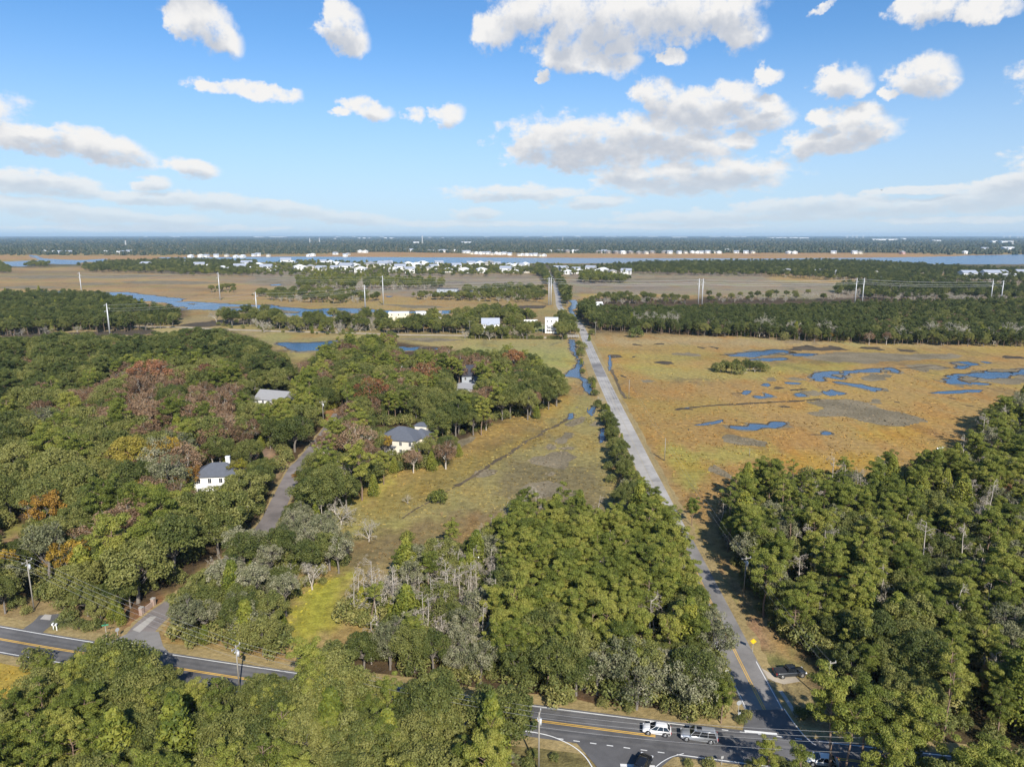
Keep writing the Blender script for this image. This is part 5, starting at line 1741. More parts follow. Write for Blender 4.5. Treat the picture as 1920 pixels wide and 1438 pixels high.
POINT = [('B', [(20, 325, 60), (80, 350, 80), (130, 345, 50), (225, 302, 70), (268, 302, 50), (330, 352, 80), (410, 347, 75), (490, 354, 70), (500, 302, 50), (560, 307, 60), (590, 347, 60), (610, 312, 50), (680, 352, 90), (740, 334, 70), (785, 364, 75), (860, 328, 80), (960, 328, 90), (990, 314, 60), (1030, 357, 60), (1080, 347, 80), (1140, 318, 60), (1150, 367, 70), (1200, 328, 70), (1250, 318, 70), (1290, 352, 60), (1330, 337, 60), (1370, 314, 60), (1440, 362, 60), (1500, 334, 70), (1560, 367, 70), (1610, 318, 60), (1680, 318, 70), (1690, 367, 70), (1750, 318, 80), (1800, 318, 60), (1870, 367, 80), (1900, 328, 60)]),
         ('A', [(1095, 322, 60), (1260, 308, 40), (1495, 332, 65), (1560, 332, 50), (1660, 352, 60), (1720, 357, 60), (1800, 347, 80), (1850, 322, 70), (1890, 352, 60), (1400, 300, 40)]),
         ('C', [(20, 332, 60), (60, 332, 60), (100, 320, 60), (25, 367, 45), (105, 367, 50), (340, 347, 60), (385, 352, 60), (420, 377, 60), (480, 357, 60), (500, 372, 60), (590, 357, 70), (640, 372, 60), (680, 367, 70), (750, 374, 60), (855, 377, 75)])]
k = 0
for c, L in POINT:
    for x, y, w in L:
        put_far_house((0, 1, 2, 4, 0, 2, 3, 1, 4)[k % 9], c, x, y, w, 'on the near river bank'); k += 1
for c, x, y, w, i in (('D', 145, 377, 70, 5), ('D', 375, 372, 60, 5), ('D', 490, 374, 45, 1), ('D', 825, 362, 30, 0), ('D', 1490, 412, 85, 4), ('D', 1660, 414, 90, 4), ('D', 1735, 392, 70, 1), ('D', 1810, 412, 70, 0), ('D', 1890, 388, 60, 4), ('D', 630, 342, 24, 2)):
    put_far_house(i, c, x, y, w, 'at the right wood edge')
FARSHORE = [('A', [(335, 217), (415, 220), (445, 220), (520, 222), (555, 220), (790, 219), (880, 224), (920, 219), (970, 218), (1370, 208), (1430, 248), (1505, 246), (1550, 246), (1620, 246), (1700, 242), (1770, 250), (1820, 249), (1905, 240)]),
            ('B', [(15, 238), (95, 242), (400, 242), (425, 238), (595, 228), (670, 242), (690, 232), (780, 212), (820, 214), (1130, 204), (1160, 205), (1290, 207), (1320, 210), (1345, 207), (1370, 210), (1400, 210), (1430, 207), (1460, 210), (1490, 210), (1560, 216), (1590, 217), (1620, 224), (1650, 224), (1680, 226), (1710, 224), (1740, 226), (1770, 229), (1800, 226), (1830, 229), (1860, 226), (1900, 233)]),
            ('C', [(50, 237), (75, 237), (110, 237), (140, 237), (175, 237), (210, 241), (240, 241), (285, 212), (355, 213), (380, 212), (415, 213), (460, 213), (490, 212), (650, 217), (690, 217), (725, 218), (780, 220), (830, 221), (885, 220), (950, 223), (1000, 222), (1050, 220), (1140, 219), (1180, 220), (1250, 221), (1300, 219), (1350, 217), (1390, 219), (1420, 219), (1465, 218), (1510, 217), (1550, 219), (1610, 204), (1680, 217), (1750, 219), (1800, 218)]),
            ('D', [(155, 220), (200, 221), (490, 219), (645, 221), (690, 221), (1475, 221), (1800, 198), (1620, 196)])]
k = 0
for c, L in FARSHORE:
    for x, y in L:
        brown = c == 'C' and 300 < x < 1200
        put_far_house(5 if brown and k % 3 else (0, 2, 1, 4, 3)[k % 5], c, x, y + 3, 34 if not brown else 40, 'on the far bank'); k += 1
o = copy_thing(HV[3], G(*Z('D', (1005, 226))[0]), 0.2, 'pink house alone on the far bank marsh edge', None, (1.3, 1.3, 1.2))
if 'group' in o: del o['group']
for ch in o.children:
    if ch.name.startswith('wall'): ch.data = ch.data.copy(); ch.data.materials[0] = M_PINKW


def warehouse(u, v, w, h=14.0):
    p = G(u, v)
    d = p.length
    wm = w / FP * d
    o = thing('warehouse', 'low pale warehouse block near the horizon', 'warehouse', p, random.uniform(-0.2, 0.2), 'pale warehouse blocks near the horizon')
    MB().box(-wm / 2, wm / 2, 0, 60, 0, h).build('wall', M_WHITE, o)
    m = MB(); roof_mb(m, -wm / 2, wm / 2, 0, 60, h + 0.05, 5.0, 'gable', 2.0); m.build('roof', M_WHITEROOF, o)


WH = [('B', [(28, 101, 55), (158, 100, 125), (615, 100, 30), (590, 116, 20), (732, 99, 25), (770, 110, 15), (810, 110, 20), (852, 110, 15), (942, 99, 25), (970, 108, 20), (1015, 110, 30), (1300, 104, 15), (1395, 108, 15), (1200, 150, 40), (1575, 150, 70), (1730, 86, 40)]),
      ('C', [(108, 90, 35), (265, 90, 70), (492, 94, 42), (740, 92, 80), (820, 94, 20), (960, 94, 20), (1055, 96, 70), (1255, 102, 110), (1520, 96, 80), (1675, 98, 150)]),
      ('D', [(110, 106, 210), (265, 109, 70), (880, 122, 160), (1015, 116, 30), (1265, 133, 50), (1705, 140, 35), (1795, 142, 70), (1815, 200, 60)]), ('A', [(1090, 96, 20), (1310, 97, 60), (1910, 99, 20)])]
for c, L in WH:
    for x, y, w in L:
        u, v = Z(c, (x, y))[0]
        warehouse(u, max(v, 444.2), w / 4, 22.0 if c == 'C' and x == 492 else 13.0)


def mast(u, v, h, label):
    p = G(u, v)
    o = thing('radio_mast', label, 'radio mast', p)
    m = MB()
    n = 12
    for s in range(3):
        a = s * 2.094
        m.tube([(math.cos(a) * 6, math.sin(a) * 6, 0), (math.cos(a) * 1.5, math.sin(a) * 1.5, h)], [0.9, 0.6], 4)
    for i in range(n):
        z = h * i / n; q = 6 - 4.5 * i / n
        for s in range(3):
            a, b = s * 2.094, (s + 1) * 2.094
            m.tube([(math.cos(a) * q, math.sin(a) * q, z), (math.cos(b) * q * 0.93, math.sin(b) * q * 0.93, z + h / n)], 0.35, 4)
    m.build('lattice', M_WHITE, o)
    MB().tube([(0, 0, h - 1), (0, 0, h * 1.15)], 0.5, 5).build('antenna', M_REDROOF, o)


mast(792, 459, 70, 'lattice radio mast with red tip standing in the far wood')
mast(236, 462, 40, 'slim white mast in the far wood on the left')
mast(581, 455, 45, 'left one of a pair of slim masts in the far wood')
mast(599, 455, 48, 'right one of a pair of slim masts in the far wood')
mast(1055, 452, 55, 'slim mast before the white tower block in the far wood')
mast(1898, 462, 40, 'slim mast at the far right edge of the far wood')


def crane(u, v, h, label):
    p = G(u, v)
    o = thing('harbour_crane', label, 'crane', p, random.uniform(-0.4, 0.4), 'harbour cranes on the horizon')
    m = MB()
    for x in (-14, 14):
        for y in (-10, 10): m.tube([(x, y, 0), (x * 0.8, y, h * 0.55)], 2.6, 4)
    m.box(-16, 16, -11, 11, h * 0.5, h * 0.55)
    m.tube([(0, 0, h * 0.5), (6, 0, h * 0.85)], 2.4, 4)
    m.build('gantry', M_WHITE, o)
    MB().tube([(-30, 0, h * 0.52), (-4, 0, h * 0.56), (40, 0, h)], [2.5, 3, 1.6], 4).build('boom', M_WHITE, o)


for u in (1588, 1598, 1606, 1618): crane(u, 446.5, 85, 'pale harbour crane with raised boom on the horizon right of centre')
for u in (1882, 1893, 1908, 1915): crane(u, 446.5, 80, 'pale harbour crane at the right end of the horizon')

# ------------------------------------------------------------------ poles and wires
M_STEEL = plain('galvanised_steel', (0.50, 0.51, 0.52), 0.45, 0.2, var=0.06)
M_POLEW = plain('pole_wood', (0.28, 0.26, 0.225), 0.85, var=0.2)
M_WIRE = plain('wire', (0.42, 0.42, 0.42), 0.5, 0.3)
M_CAN = plain('transformer_paint', (0.50, 0.52, 0.54), 0.5)


def pylon(u, v, h, label, grp='steel power line poles crossing the marsh'):
    p = G(u, v)
    o = thing('transmission_pole', label, 'power pole', p, 0, grp)
    MB().tube([(0, 0, 0), (0, 0, h)], [0.72, 0.36], 10).build('pole', M_STEEL, o, True)
    for s, z in ((-1, h - 1.5), (1, h - 4.0), (-1, h - 6.5)):
        a = MB().tube([(0, 0, z), (s * 2.0, 0, z + 0.5)], [0.14, 0.09], 6).build('arm', M_STEEL, o)
        MB().tube([(s * 1.95, 0, z + 0.45), (s * 1.95, 0, z - 0.9)], 0.12, 6).build('insulator', M_CAN, a)
    return p, h


NEARROW = [pylon(206, 626, 24.5, 'steel pole standing nearest the left wood beside the causeway pond', None), pylon(482, 594, 24, 'steel pole standing in the creek edge left of the scrub', None), pylon(685, 580, 26, 'steel pole at the creek bank left of the tallest pair', None),
           pylon(1029, 572, 31, 'left steel pole of the close pair by the tree lined road', None), pylon(1309, 570, 29, 'left steel pole of the pair behind the pine plantation', None), pylon(1602.5, 570, 29.5, 'left steel pole of the pair behind the middle of the plantation', None), pylon(1857, 568, 26, 'left steel pole of the pair behind the plantation at the right', None)]
FARROW = [pylon(154, 556, 31, 'steel pole behind the small left wood at the creek', None), pylon(413, 563, 33.5, 'steel pole on the golden marsh beside the broad creek', None), pylon(719, 572, 33, 'tall steel pole in the marsh with dark concrete foot', None), pylon(1033, 572, 31, 'right steel pole of the close pair by the tree lined road', None),
          pylon(1316, 573, 30, 'right steel pole of the pair behind the pine plantation', None), pylon(1616, 571, 30, 'right steel pole of the pair behind the middle of the plantation', None), pylon(1876, 570, 27, 'right steel pole of the pair behind the plantation at the right', None)]


def wires(name, label, spans, rad, sag, offs):
    o = thing(name, label, 'power line', (0, 0, 0))
    for dx, dz in offs:
        m = MB()
        pts = []
        for (a, ha), (b, hb) in zip(spans[:-1], spans[1:]):
            d = (b - a).normalized(); sd_ = Vector((d.y, -d.x, 0))
            for k in range(10):
                t = k / 10
                p = a.lerp(b, t) + sd_ * dx; p.z = ha + (hb - ha) * t + dz - sag * 4 * t * (1 - t)
                pts.append(p)
        a, ha = spans[-1]; pts.append(Vector((a.x, a.y, ha + dz)))
        m.tube(pts, rad, 4)
        m.build('wire', M_WIRE, o)


wires('power_line', 'thin wires strung between the nearer row of steel poles', NEARROW, 0.07, 2.2, ((-1.9, -1.4), (1.9, -4.2), (-1.9, -6.4)))
wires('power_line', 'thin wires strung between the farther row of steel poles', FARROW, 0.07, 2.2, ((-1.9, -1.4), (1.9, -4.2), (-1.9, -6.4)))


def utility_pole(u, v, h, label, arm=True, can=False, rz=0.0, r=0.145):
    p = G(u, v)
    o = thing('utility_pole', label, 'utility pole', p, rz)
    MB().tube([(0, 0, 0), (0, 0, h)], [r, r * 0.7], 8).build('pole', M_POLEW, o, True)
    if arm:
        a = MB().box(-1.2, 1.2, -0.08, 0.08, h - 0.55, h - 0.4).build('crossarm', M_POLEW, o)
        for x in (-1.1, 0.0, 1.1): MB().tube([(x, 0, h - 0.4), (x, 0, h - 0.12)], [0.07, 0.04], 6).build('insulator', M_CAN, a)
    if can:
        MB().tube([(0.32, -0.1, h - 2.3), (0.32, -0.1, h - 1.3)], 0.24, 10).build('transformer', M_CAN, o, True)
        MB().box(-0.5, 0.5, -0.07, 0.07, h - 1.25, h - 1.12).build('bracket', M_CAN, o)
    return p, h


ma = math.atan2((MAIN_W[20] - MAIN_W[10]).y, (MAIN_W[20] - MAIN_W[10]).x)
P1 = utility_pole(64, 1143, 11.5, 'grey green utility pole with transformer at the left wood edge', True, True, ma + PI / 2)
P2 = utility_pole(449, 1291, 8.5, 'utility pole standing on the near side of the main road at the left', True, True, ma + PI / 2)
P3 = utility_pole(1010, 1446, 10.0, 'utility pole in the grass at the near junction corner', True, True, ma + PI / 2)
P5 = utility_pole(1394, 1118, 9.5, 'utility pole with transformer beside the side road verge', True, True, 0.3)
P6 = utility_pole(1246, 864, 8.3, 'slim utility pole alone in the marsh right of the road', False, False, r=0.13)
P7 = utility_pole(1179, 747, 9.3, 'slim utility pole in the marsh farther along the road', False, False, r=0.13)
P8 = utility_pole(1116, 634, 12.5, 'slim utility pole beside the road at the plantation corner', True, False, r=0.15)
P9 = utility_pole(1549, 1318, 8.0, 'short utility pole hidden by the corner pines', True, False, 0.3)
utility_pole(1405, 856, 3.0, 'short weathered post standing alone in the marsh', False, False, r=0.10)
utility_pole(640, 620, 9.0, 'slim utility pole beside the causeway scrub', True, False, r=0.14)
utility_pole(881, 630, 12.0, 'slim utility pole beside the creek road house', True, False, r=0.14)
utility_pole(1017, 631, 9.5, 'slim utility pole beside the narrow white house', True, False, r=0.14)
utility_pole(607, 800, 11.0, 'utility pole at the upper end of the wooded lane', True, True, 0.4)
far_left = (Vector((P1[0].x * 1.9 - P2[0].x * 0.9, P1[0].y * 1.9 - P2[0].y * 0.9, 0)), 11)
wires('roadside_wires', 'thin wires along the main road from the left pole to the junction', [far_left, P1, P2, P3, (G(1700, 1500), 10)], 0.016, 0.9, ((-1.1, -0.1), (0.0, -0.1), (1.1, -0.1), (0.1, -2.4)))
wires('roadside_wires', 'thin wires beside the side road from marsh to the corner pole', [P8, P7, P6, P5, P9], 0.012, 0.7, ((0.0, -0.1), (0.4, -1.2)))


# ------------------------------------------------------------------ signs and small roadside things
M_YSIGN = plain('yellow_sign_paint', (0.80, 0.52, 0.02), 0.45, var=0.03)
M_GSIGN = plain('green_sign_paint', (0.05, 0.28, 0.16), 0.5, var=0.05)
M_SIGNBACK = plain('sign_back_metal', (0.48, 0.50, 0.52), 0.4, 0.4, var=0.06)
M_BLACK = plain('black_paint', (0.02, 0.02, 0.022), 0.5)


def road_sign(name, label, u, v, shape, size, zc, mat, rz, post=True, mark=False):
    o = thing(name, label, 'road sign', G(u, v), rz)
    MB().tube([(0, 0, 0), (0, 0, zc + size * 0.5)], 0.04, 6).build('post', M_STEEL, o)
    n, a0 = {'diamond': (4, 0.0), 'octagon': (8, PI / 8), 'square': (4, PI / 4)}[shape]
    ring = [(math.cos(a0 + k * 2 * PI / n) * size, -0.06, zc + math.sin(a0 + k * 2 * PI / n) * size) for k in range(n)]
    f = MB().prism(ring, (0, 0.02, 0)).build('panel', mat, o)
    if mark:
        m = MB()
        rin = [(x * 0.9, -0.064, zc + (z - zc) * 0.9) for x, y, z in ring]
        rin2 = [(x * 0.84, -0.064, zc + (z - zc) * 0.84) for x, y, z in ring]
        for k in range(n): m.prism([rin[k], rin[(k + 1) % n], rin2[(k + 1) % n], rin2[k]], (0, 0.003, 0))
        m.build('border', M_BLACK, f)
    return o


road_sign('warning_sign', 'yellow diamond warning sign on the side road verge', 1411, 1222, 'diamond', 0.62, 2.3, M_YSIGN, R(-8), mark=True)
road_sign('stop_sign', 'grey back of an octagonal stop sign at the road junction', 1384, 1340, 'octagon', 0.46, 2.3, M_SIGNBACK, R(10))
road_sign('route_sign', 'small square grey sign back below the stop sign at the junction', 1385, 1352, 'square', 0.34, 1.5, M_SIGNBACK, R(10))
road_sign('notice_sign', 'small white sign at the wood edge beside the side road', 1358, 1275, 'square', 0.38, 1.9, M_TRIM, R(0))
road_sign('stop_sign', 'dark stop sign seen edge on at the wooded lane mouth', 222, 1200, 'octagon', 0.42, 2.3, M_SIGNBACK, R(60))
road_sign('route_sign', 'small grey sign back on the near verge of the main road', 1353, 1434, 'square', 0.30, 1.4, M_SIGNBACK, R(15))
o = thing('street_sign', 'green street name sign on a post at the wooded lane mouth', 'street sign', G(200, 1195), R(20))
MB().tube([(0, 0, 0), (0, 0, 2.6)], 0.04, 6).build('post', M_STEEL, o)
MB().box(-0.6, 0.6, -0.02, 0.02, 2.6, 2.85).build('name_panel', M_GSIGN, o); MB().box(-0.02, 0.02, -0.6, 0.6, 2.87, 3.1).build('name_panel', M_GSIGN, o)
for u, v, lab in ((101, 1181, 'left white mailbox on its post beside the driveway'), (107, 1182, 'right white mailbox on its post beside the driveway')):
    o = thing('mailbox', lab, 'mailbox', G(u, v), R(12))
    MB().box(-0.08, 0.08, -0.08, 0.08, 0, 1.25).build('post', M_TRIM, o)
    MB().box(-0.16, 0.16, -0.42, 0.25, 1.252, 1.55).build('box', M_TRIM, o, bevel=0.05)
o = thing('entrance_wall', 'low brick entrance wall between two square pillars beside the wooded lane', 'wall', (*G(266, 1152)[:2], 0))
e = G(288, 1135) - G(266, 1152)
o.rotation_euler = (0, 0, math.atan2(e.y, e.x))
MB().box(0.38, e.length - 0.38, -0.15, 0.15, 0, 1.1).build('panel', M_BRICK, o)
for x in (0, e.length):
    pl = MB().box(x - 0.36, x + 0.36, -0.36, 0.36, 0, 1.6).build('pillar', M_BRICK, o)
    MB().box(x - 0.42, x + 0.42, -0.42, 0.42, 1.602, 1.75).build('cap', M_CONC, pl)
o = thing('culvert', 'short pale concrete culvert bridge over the creek beside the road', 'bridge', G(1073, 634), R(4))
MB().box(-5.2, 5.2, -1.5, 1.5, 1.2, 1.7).build('deck', M_GREYW, o)
for y in (-1.45, 1.45):
    MB().box(-5.2, 5.2, y - 0.06, y + 0.06, 2.5, 2.65).build('rail', M_GREYW, o)
    for x in np.linspace(-5, 5, 6): MB().box(x - 0.09, x + 0.09, y - 0.09, y + 0.09, 0, 2.6).build('post', M_GREYW, o)
o = thing('small_boat', 'small white boat lying in the marsh grass by the right wood', 'boat', G(1765, 842), R(25))
rings = []
for t in np.linspace(-1, 1, 9):
    wd = 0.62 * (1 - max(0, t) ** 2.2) + 0.02; z0 = 0.05 + 0.35 * max(0, t) ** 2
    rings.append([(t * 1.7, -wd, 0.62 + 0.15 * max(0, t)), (t * 1.7, -wd * 0.6, z0), (t * 1.7, wd * 0.6, z0), (t * 1.7, wd, 0.62 + 0.15 * max(0, t)), (t * 1.7, wd * 0.85, 0.60 + 0.15 * max(0, t)), (t * 1.7, wd * 0.5, z0 + 0.1), (t * 1.7, -wd * 0.5, z0 + 0.1), (t * 1.7, -wd * 0.85, 0.60 + 0.15 * max(0, t))])
MB().loft(rings).build('hull', M_TRIM, o, True)
for x in (-0.7, 0.3): MB().box(x - 0.15, x + 0.15, -0.5, 0.5, 0.40, 0.46).build('seat', M_GREYW, o)
o = thing('bird', 'tiny dark bird gliding in the sky above the right clouds', 'bird', Vector(px_dir(1653, 357)) * 260 + Vector((0, 0, H)))
m = MB()
m.loft([[(x, math.cos(a) * w, math.sin(a) * w) for a in np.arange(6) * 1.0472] for x, w in ((-0.3, 0.01), (-0.1, 0.07), (0.12, 0.08), (0.28, 0.03))])
for s in (-1, 1): m.prism([(0.1, s * 0.05, 0.03), (0.05, s * 0.45, 0.14), (-0.08, s * 0.8, 0.08), (-0.06, s * 0.4, 0.12), (-0.1, s * 0.05, 0.03)], (0, 0, 0.02))
m.build('body', M_BLACK, o)
for u, v, s, lab in ((1834, 432.5 + 49, 6.0, 'white boat on the river at the right'), (1822, 480.5, 7.0, 'small white boat near the far bank on the right river')):
    pass


# ------------------------------------------------------------------ vehicles
def car_paint(name, col, metal=0.0, rough=0.3):
    m, t, b, out = new_mat(name)
    tc = t.new('ShaderNodeTexCoord')
    n = t.noise(tc.outputs['Object'], 3, 4, 0.6)
    t.l.new(t.mix(n, tuple(c * 0.93 for c in col), col), b.inputs['Base Color'])
    b.inputs['Roughness'].default_value = rough
    b.inputs['Metallic'].default_value = metal
    b.inputs['Coat Weight'].default_value = 0.5
    b.inputs['Coat Roughness'].default_value = 0.08
    return m


M_TYRE = plain('tyre_rubber', (0.022, 0.022, 0.023), 0.85)
M_RIM = plain('alloy_rim', (0.45, 0.46, 0.47), 0.35, 0.7)
M_LAMP = plain('lamp_lens', (0.75, 0.77, 0.8), 0.15)
M_TAIL = plain('tail_lens', (0.42, 0.02, 0.02), 0.25)
M_CARGLASS = plain('car_glass', (0.012, 0.015, 0.02), 0.05, 0.0, 0.7)
M_PLASTIC = plain('dark_plastic', (0.03, 0.03, 0.032), 0.6)


def ring_at(x, w, z0, z1, c=0.14):
    """One cross-section of a car body with rounded shoulders."""
    return [(x, -w * 0.86, z0), (x, -w, z0 + 0.16), (x, -w, z1 - c * 1.6), (x, -w + c * 0.5, z1 - c * 0.5), (x, -w + c * 1.6, z1), (x, w - c * 1.6, z1), (x, w - c * 0.5, z1 - c * 0.5), (x, w, z1 - c * 1.6), (x, w, z0 + 0.16), (x, w * 0.86, z0)]


def vehicle(name, label, loc, rz, L, W, belt, top, paint, cab, nose, rear, pickup=False, rails=False, sunroof=False):
    """x runs forward; cab = (rear foot, rear top, front top, front foot) of the greenhouse as x."""
    o = thing(name, label, 'car' if not pickup else 'pickup truck', loc, rz)
    w = W / 2; f = L / 2
    hood = belt - nose
    st = [(-f, w * 0.86, 0.45, belt - rear - 0.12), (-f + 0.10, w * 0.95, 0.34, belt - rear), (-f + 0.5, w, 0.28, belt - rear * 0.4), (cab[0], w, 0.26, belt), (cab[3], w, 0.26, belt), (cab[3] + 0.25, w, 0.26, belt - (belt - hood) * 0.45), (f - 0.55, w * 0.98, 0.27, hood), (f - 0.18, w * 0.93, 0.32, hood - 0.10), (f, w * 0.80, 0.45, hood - 0.30)]
    body = MB().loft([ring_at(*s) for s in st]).build('body', paint, o, True)
    gw, tw = w - 0.06, w - 0.30
    g = []
    for x, ww, z in ((cab[0], gw, belt - 0.02), (cab[1], tw, top - 0.06), (cab[2], tw, top - 0.06), (cab[3], gw, belt - 0.02)):
        pass
    V0 = [(cab[0], -gw, belt - 0.03), (cab[3], -gw, belt - 0.03), (cab[3], gw, belt - 0.03), (cab[0], gw, belt - 0.03)]
    V1 = [(cab[1], -tw, top - 0.05), (cab[2], -tw, top - 0.05), (cab[2], tw, top - 0.05), (cab[1], tw, top - 0.05)]
    MB().loft([V0, V1]).build('windows', M_CARGLASS, o)
    r0 = [(cab[1] - 0.10, -tw - 0.03, top - 0.07), (cab[2] + 0.10, -tw - 0.03, top - 0.07), (cab[2] + 0.10, tw + 0.03, top - 0.07), (cab[1] - 0.10, tw + 0.03, top - 0.07)]
    r1 = [(cab[1] + 0.08, -tw + 0.10, top), (cab[2] - 0.15, -tw + 0.10, top), (cab[2] - 0.15, tw - 0.10, top), (cab[1] + 0.08, tw - 0.10, top)]
    r2 = [(cab[1] + 0.40, -tw + 0.30, top + 0.035), (cab[2] - 0.50, -tw + 0.30, top + 0.035), (cab[2] - 0.50, tw - 0.30, top + 0.035), (cab[1] + 0.40, tw - 0.30, top + 0.035)]
    rf = MB().loft([r0, r1, r2]).build('roof', paint, o, True)
    if sunroof: MB().box(cab[2] - 1.15, cab[2] - 0.35, -0.42, 0.42, top + 0.036, top + 0.055).build('sunroof', M_CARGLASS, rf)
    if rails:
        for s in (-1, 1): MB().tube([(cab[1] + 0.2, s * (tw - 0.05), top + 0.06), (cab[2] - 0.4, s * (tw - 0.05), top + 0.06)], 0.03, 6).build('roof_rail', M_PLASTIC, rf)
    # pillars between the side windows
    n = 3 if not pickup else 2
    for s in (-1, 1):
        for k in range(n + 1):
            q = k / n
            xb = cab[0] + (cab[3] - cab[0]) * q; xt = cab[1] + (cab[2] - cab[1]) * q
            MB().tube([(xb, s * (gw + 0.012), belt - 0.04), (xt, s * (tw + 0.015), top - 0.05)], 0.04, 4).build('pillar', paint, o)
        wm = MB().box(cab[3] - 0.25, cab[3] - 0.05, s * w - 0.02 + (0.0 if s > 0 else -0.16), s * w + 0.02 + (0.16 if s > 0 else 0.0), belt - 0.02, belt + 0.15).build('mirror', paint, o)
        MB().box(f - 0.32, f - 0.06, s * w * 0.80 - 0.16, s * w * 0.80 + 0.16, hood - 0.34, hood - 0.16).build('headlight', M_LAMP, o)
        MB().box(-f - 0.01, -f + 0.10, s * w * 0.78 - 0.12, s * w * 0.78 + 0.12, belt - rear - 0.42, belt - rear - 0.06).build('taillight', M_TAIL, o)
        for k in range(2):
            xd = cab[0] + (cab[3] - cab[0]) * (0.42 + 0.34 * k)
            MB().box(xd, xd + 0.16, s * w - 0.01, s * w + 0.02 * s + 0.005, belt - 0.22, belt - 0.18).build('door_handle', M_PLASTIC, o)
    MB().box(f - 0.10, f + 0.015, -w * 0.5, w * 0.5, 0.50, hood - 0.30).build('grille', M_PLASTIC, o)
    MB().box(-f - 0.02, -f + 0.1, -w * 0.82, w * 0.82, 0.38, 0.60).build('bumper', M_PLASTIC, o)
    for x in (-f + 0.95 + (0.15 if L > 5.3 else 0), f - 0.90):
        for s in (-1, 1):
            MB().tube([(x, s * (w - 0.06), 0.40), (x, s * (w + 0.006), 0.40)], 0.47, 16).build('wheel_arch', M_PLASTIC, o)
    rr = 0.36 if top < 1.75 else 0.40
    for x in (-f + 0.95 + (0.15 if L > 5.3 else 0), f - 0.90):
        for s in (-1, 1):
            ty = MB().tube([(x, s * (w - 0.22), rr), (x, s * (w - 0.20), rr), (x, s * (w + 0.0), rr), (x, s * (w + 0.02), rr)], [rr * 0.9, rr, rr, rr * 0.9], 18).build('wheel', M_TYRE, o, False)
            MB().tube([(x, s * (w + 0.005), rr), (x, s * (w + 0.03), rr)], [rr * 0.66, rr * 0.58], 14).build('rim', M_RIM, ty)
    if pickup:
        MB().box(-f + 0.12, cab[0] - 0.08, -w + 0.16, w - 0.16, belt + 0.002, belt + 0.012).build('bed', M_PLASTIC, o)
        for s in (-1, 1): MB().box(-f + 0.08, cab[0], s * (w - 0.13) - 0.05, s * (w - 0.13) + 0.05, belt - 0.08, belt + 0.06).build('bed_rail', paint, o)
    return o


P_WHITE = car_paint('white_paint', (0.80, 0.80, 0.80))
P_SILVER = car_paint('silver_paint', (0.50, 0.52, 0.55), 0.55, 0.35)
P_BLACK = car_paint('black_car_paint', (0.012, 0.012, 0.014))
P_DARK = car_paint('dark_grey_paint', (0.035, 0.040, 0.048), 0.3)


def road_dir(line, u, v):
    p = G(u, v)
    i = min(range(1, len(line)), key=lambda k: (line[k] - p).length)
    d = line[i] - line[i - 1]
    return math.atan2(d.y, d.x)


def on(p, z): return Vector((p.x, p.y, z))


zr = 0.101
vehicle('suv', 'white compact sport utility car on the main road ahead of the silver one', on(G(1231, 1374), zr), road_dir(MAIN_W, 1231, 1374) + PI, 4.5, 1.86, 1.04, 1.64, P_WHITE, (-2.1, -1.55, 0.20, 1.10), 0.08, 0.05)
vehicle('suv', 'long silver sport utility car with roof rails and sunroof by the junction', on(G(1310, 1386), zr), road_dir(MAIN_W, 1310, 1386) + PI, 5.7, 2.04, 1.14, 1.92, P_SILVER, (-2.65, -2.35, 0.75, 1.45), 0.06, 0.03, rails=True, sunroof=True)
vehicle('suv', 'black car waiting at the white stop bar of the south road', on(G(1204, 1441), 0.092), road_dir(SOUTH_W, 1204, 1441) + PI, 4.9, 1.95, 1.02, 1.74, P_BLACK, (-2.2, -1.7, 0.45, 1.15), 0.08, 0.05)
vehicle('pickup_truck', 'dark grey pickup truck parked on the gravel drive beside the wood', on(G(1480, 1266), 0.079), R(6), 5.7, 1.98, 1.12, 1.86, P_DARK, (-0.75, -0.55, 0.75, 1.55), 0.06, 0.0, pickup=True)
vehicle('sedan', 'white car half hidden behind the pine at the right junction corner', on(G(1540, 1432), zr), road_dir(MAIN_W, 1540, 1432) + PI, 4.7, 1.85, 0.95, 1.48, P_WHITE, (-1.9, -1.2, 0.25, 1.15), 0.10, 0.06)

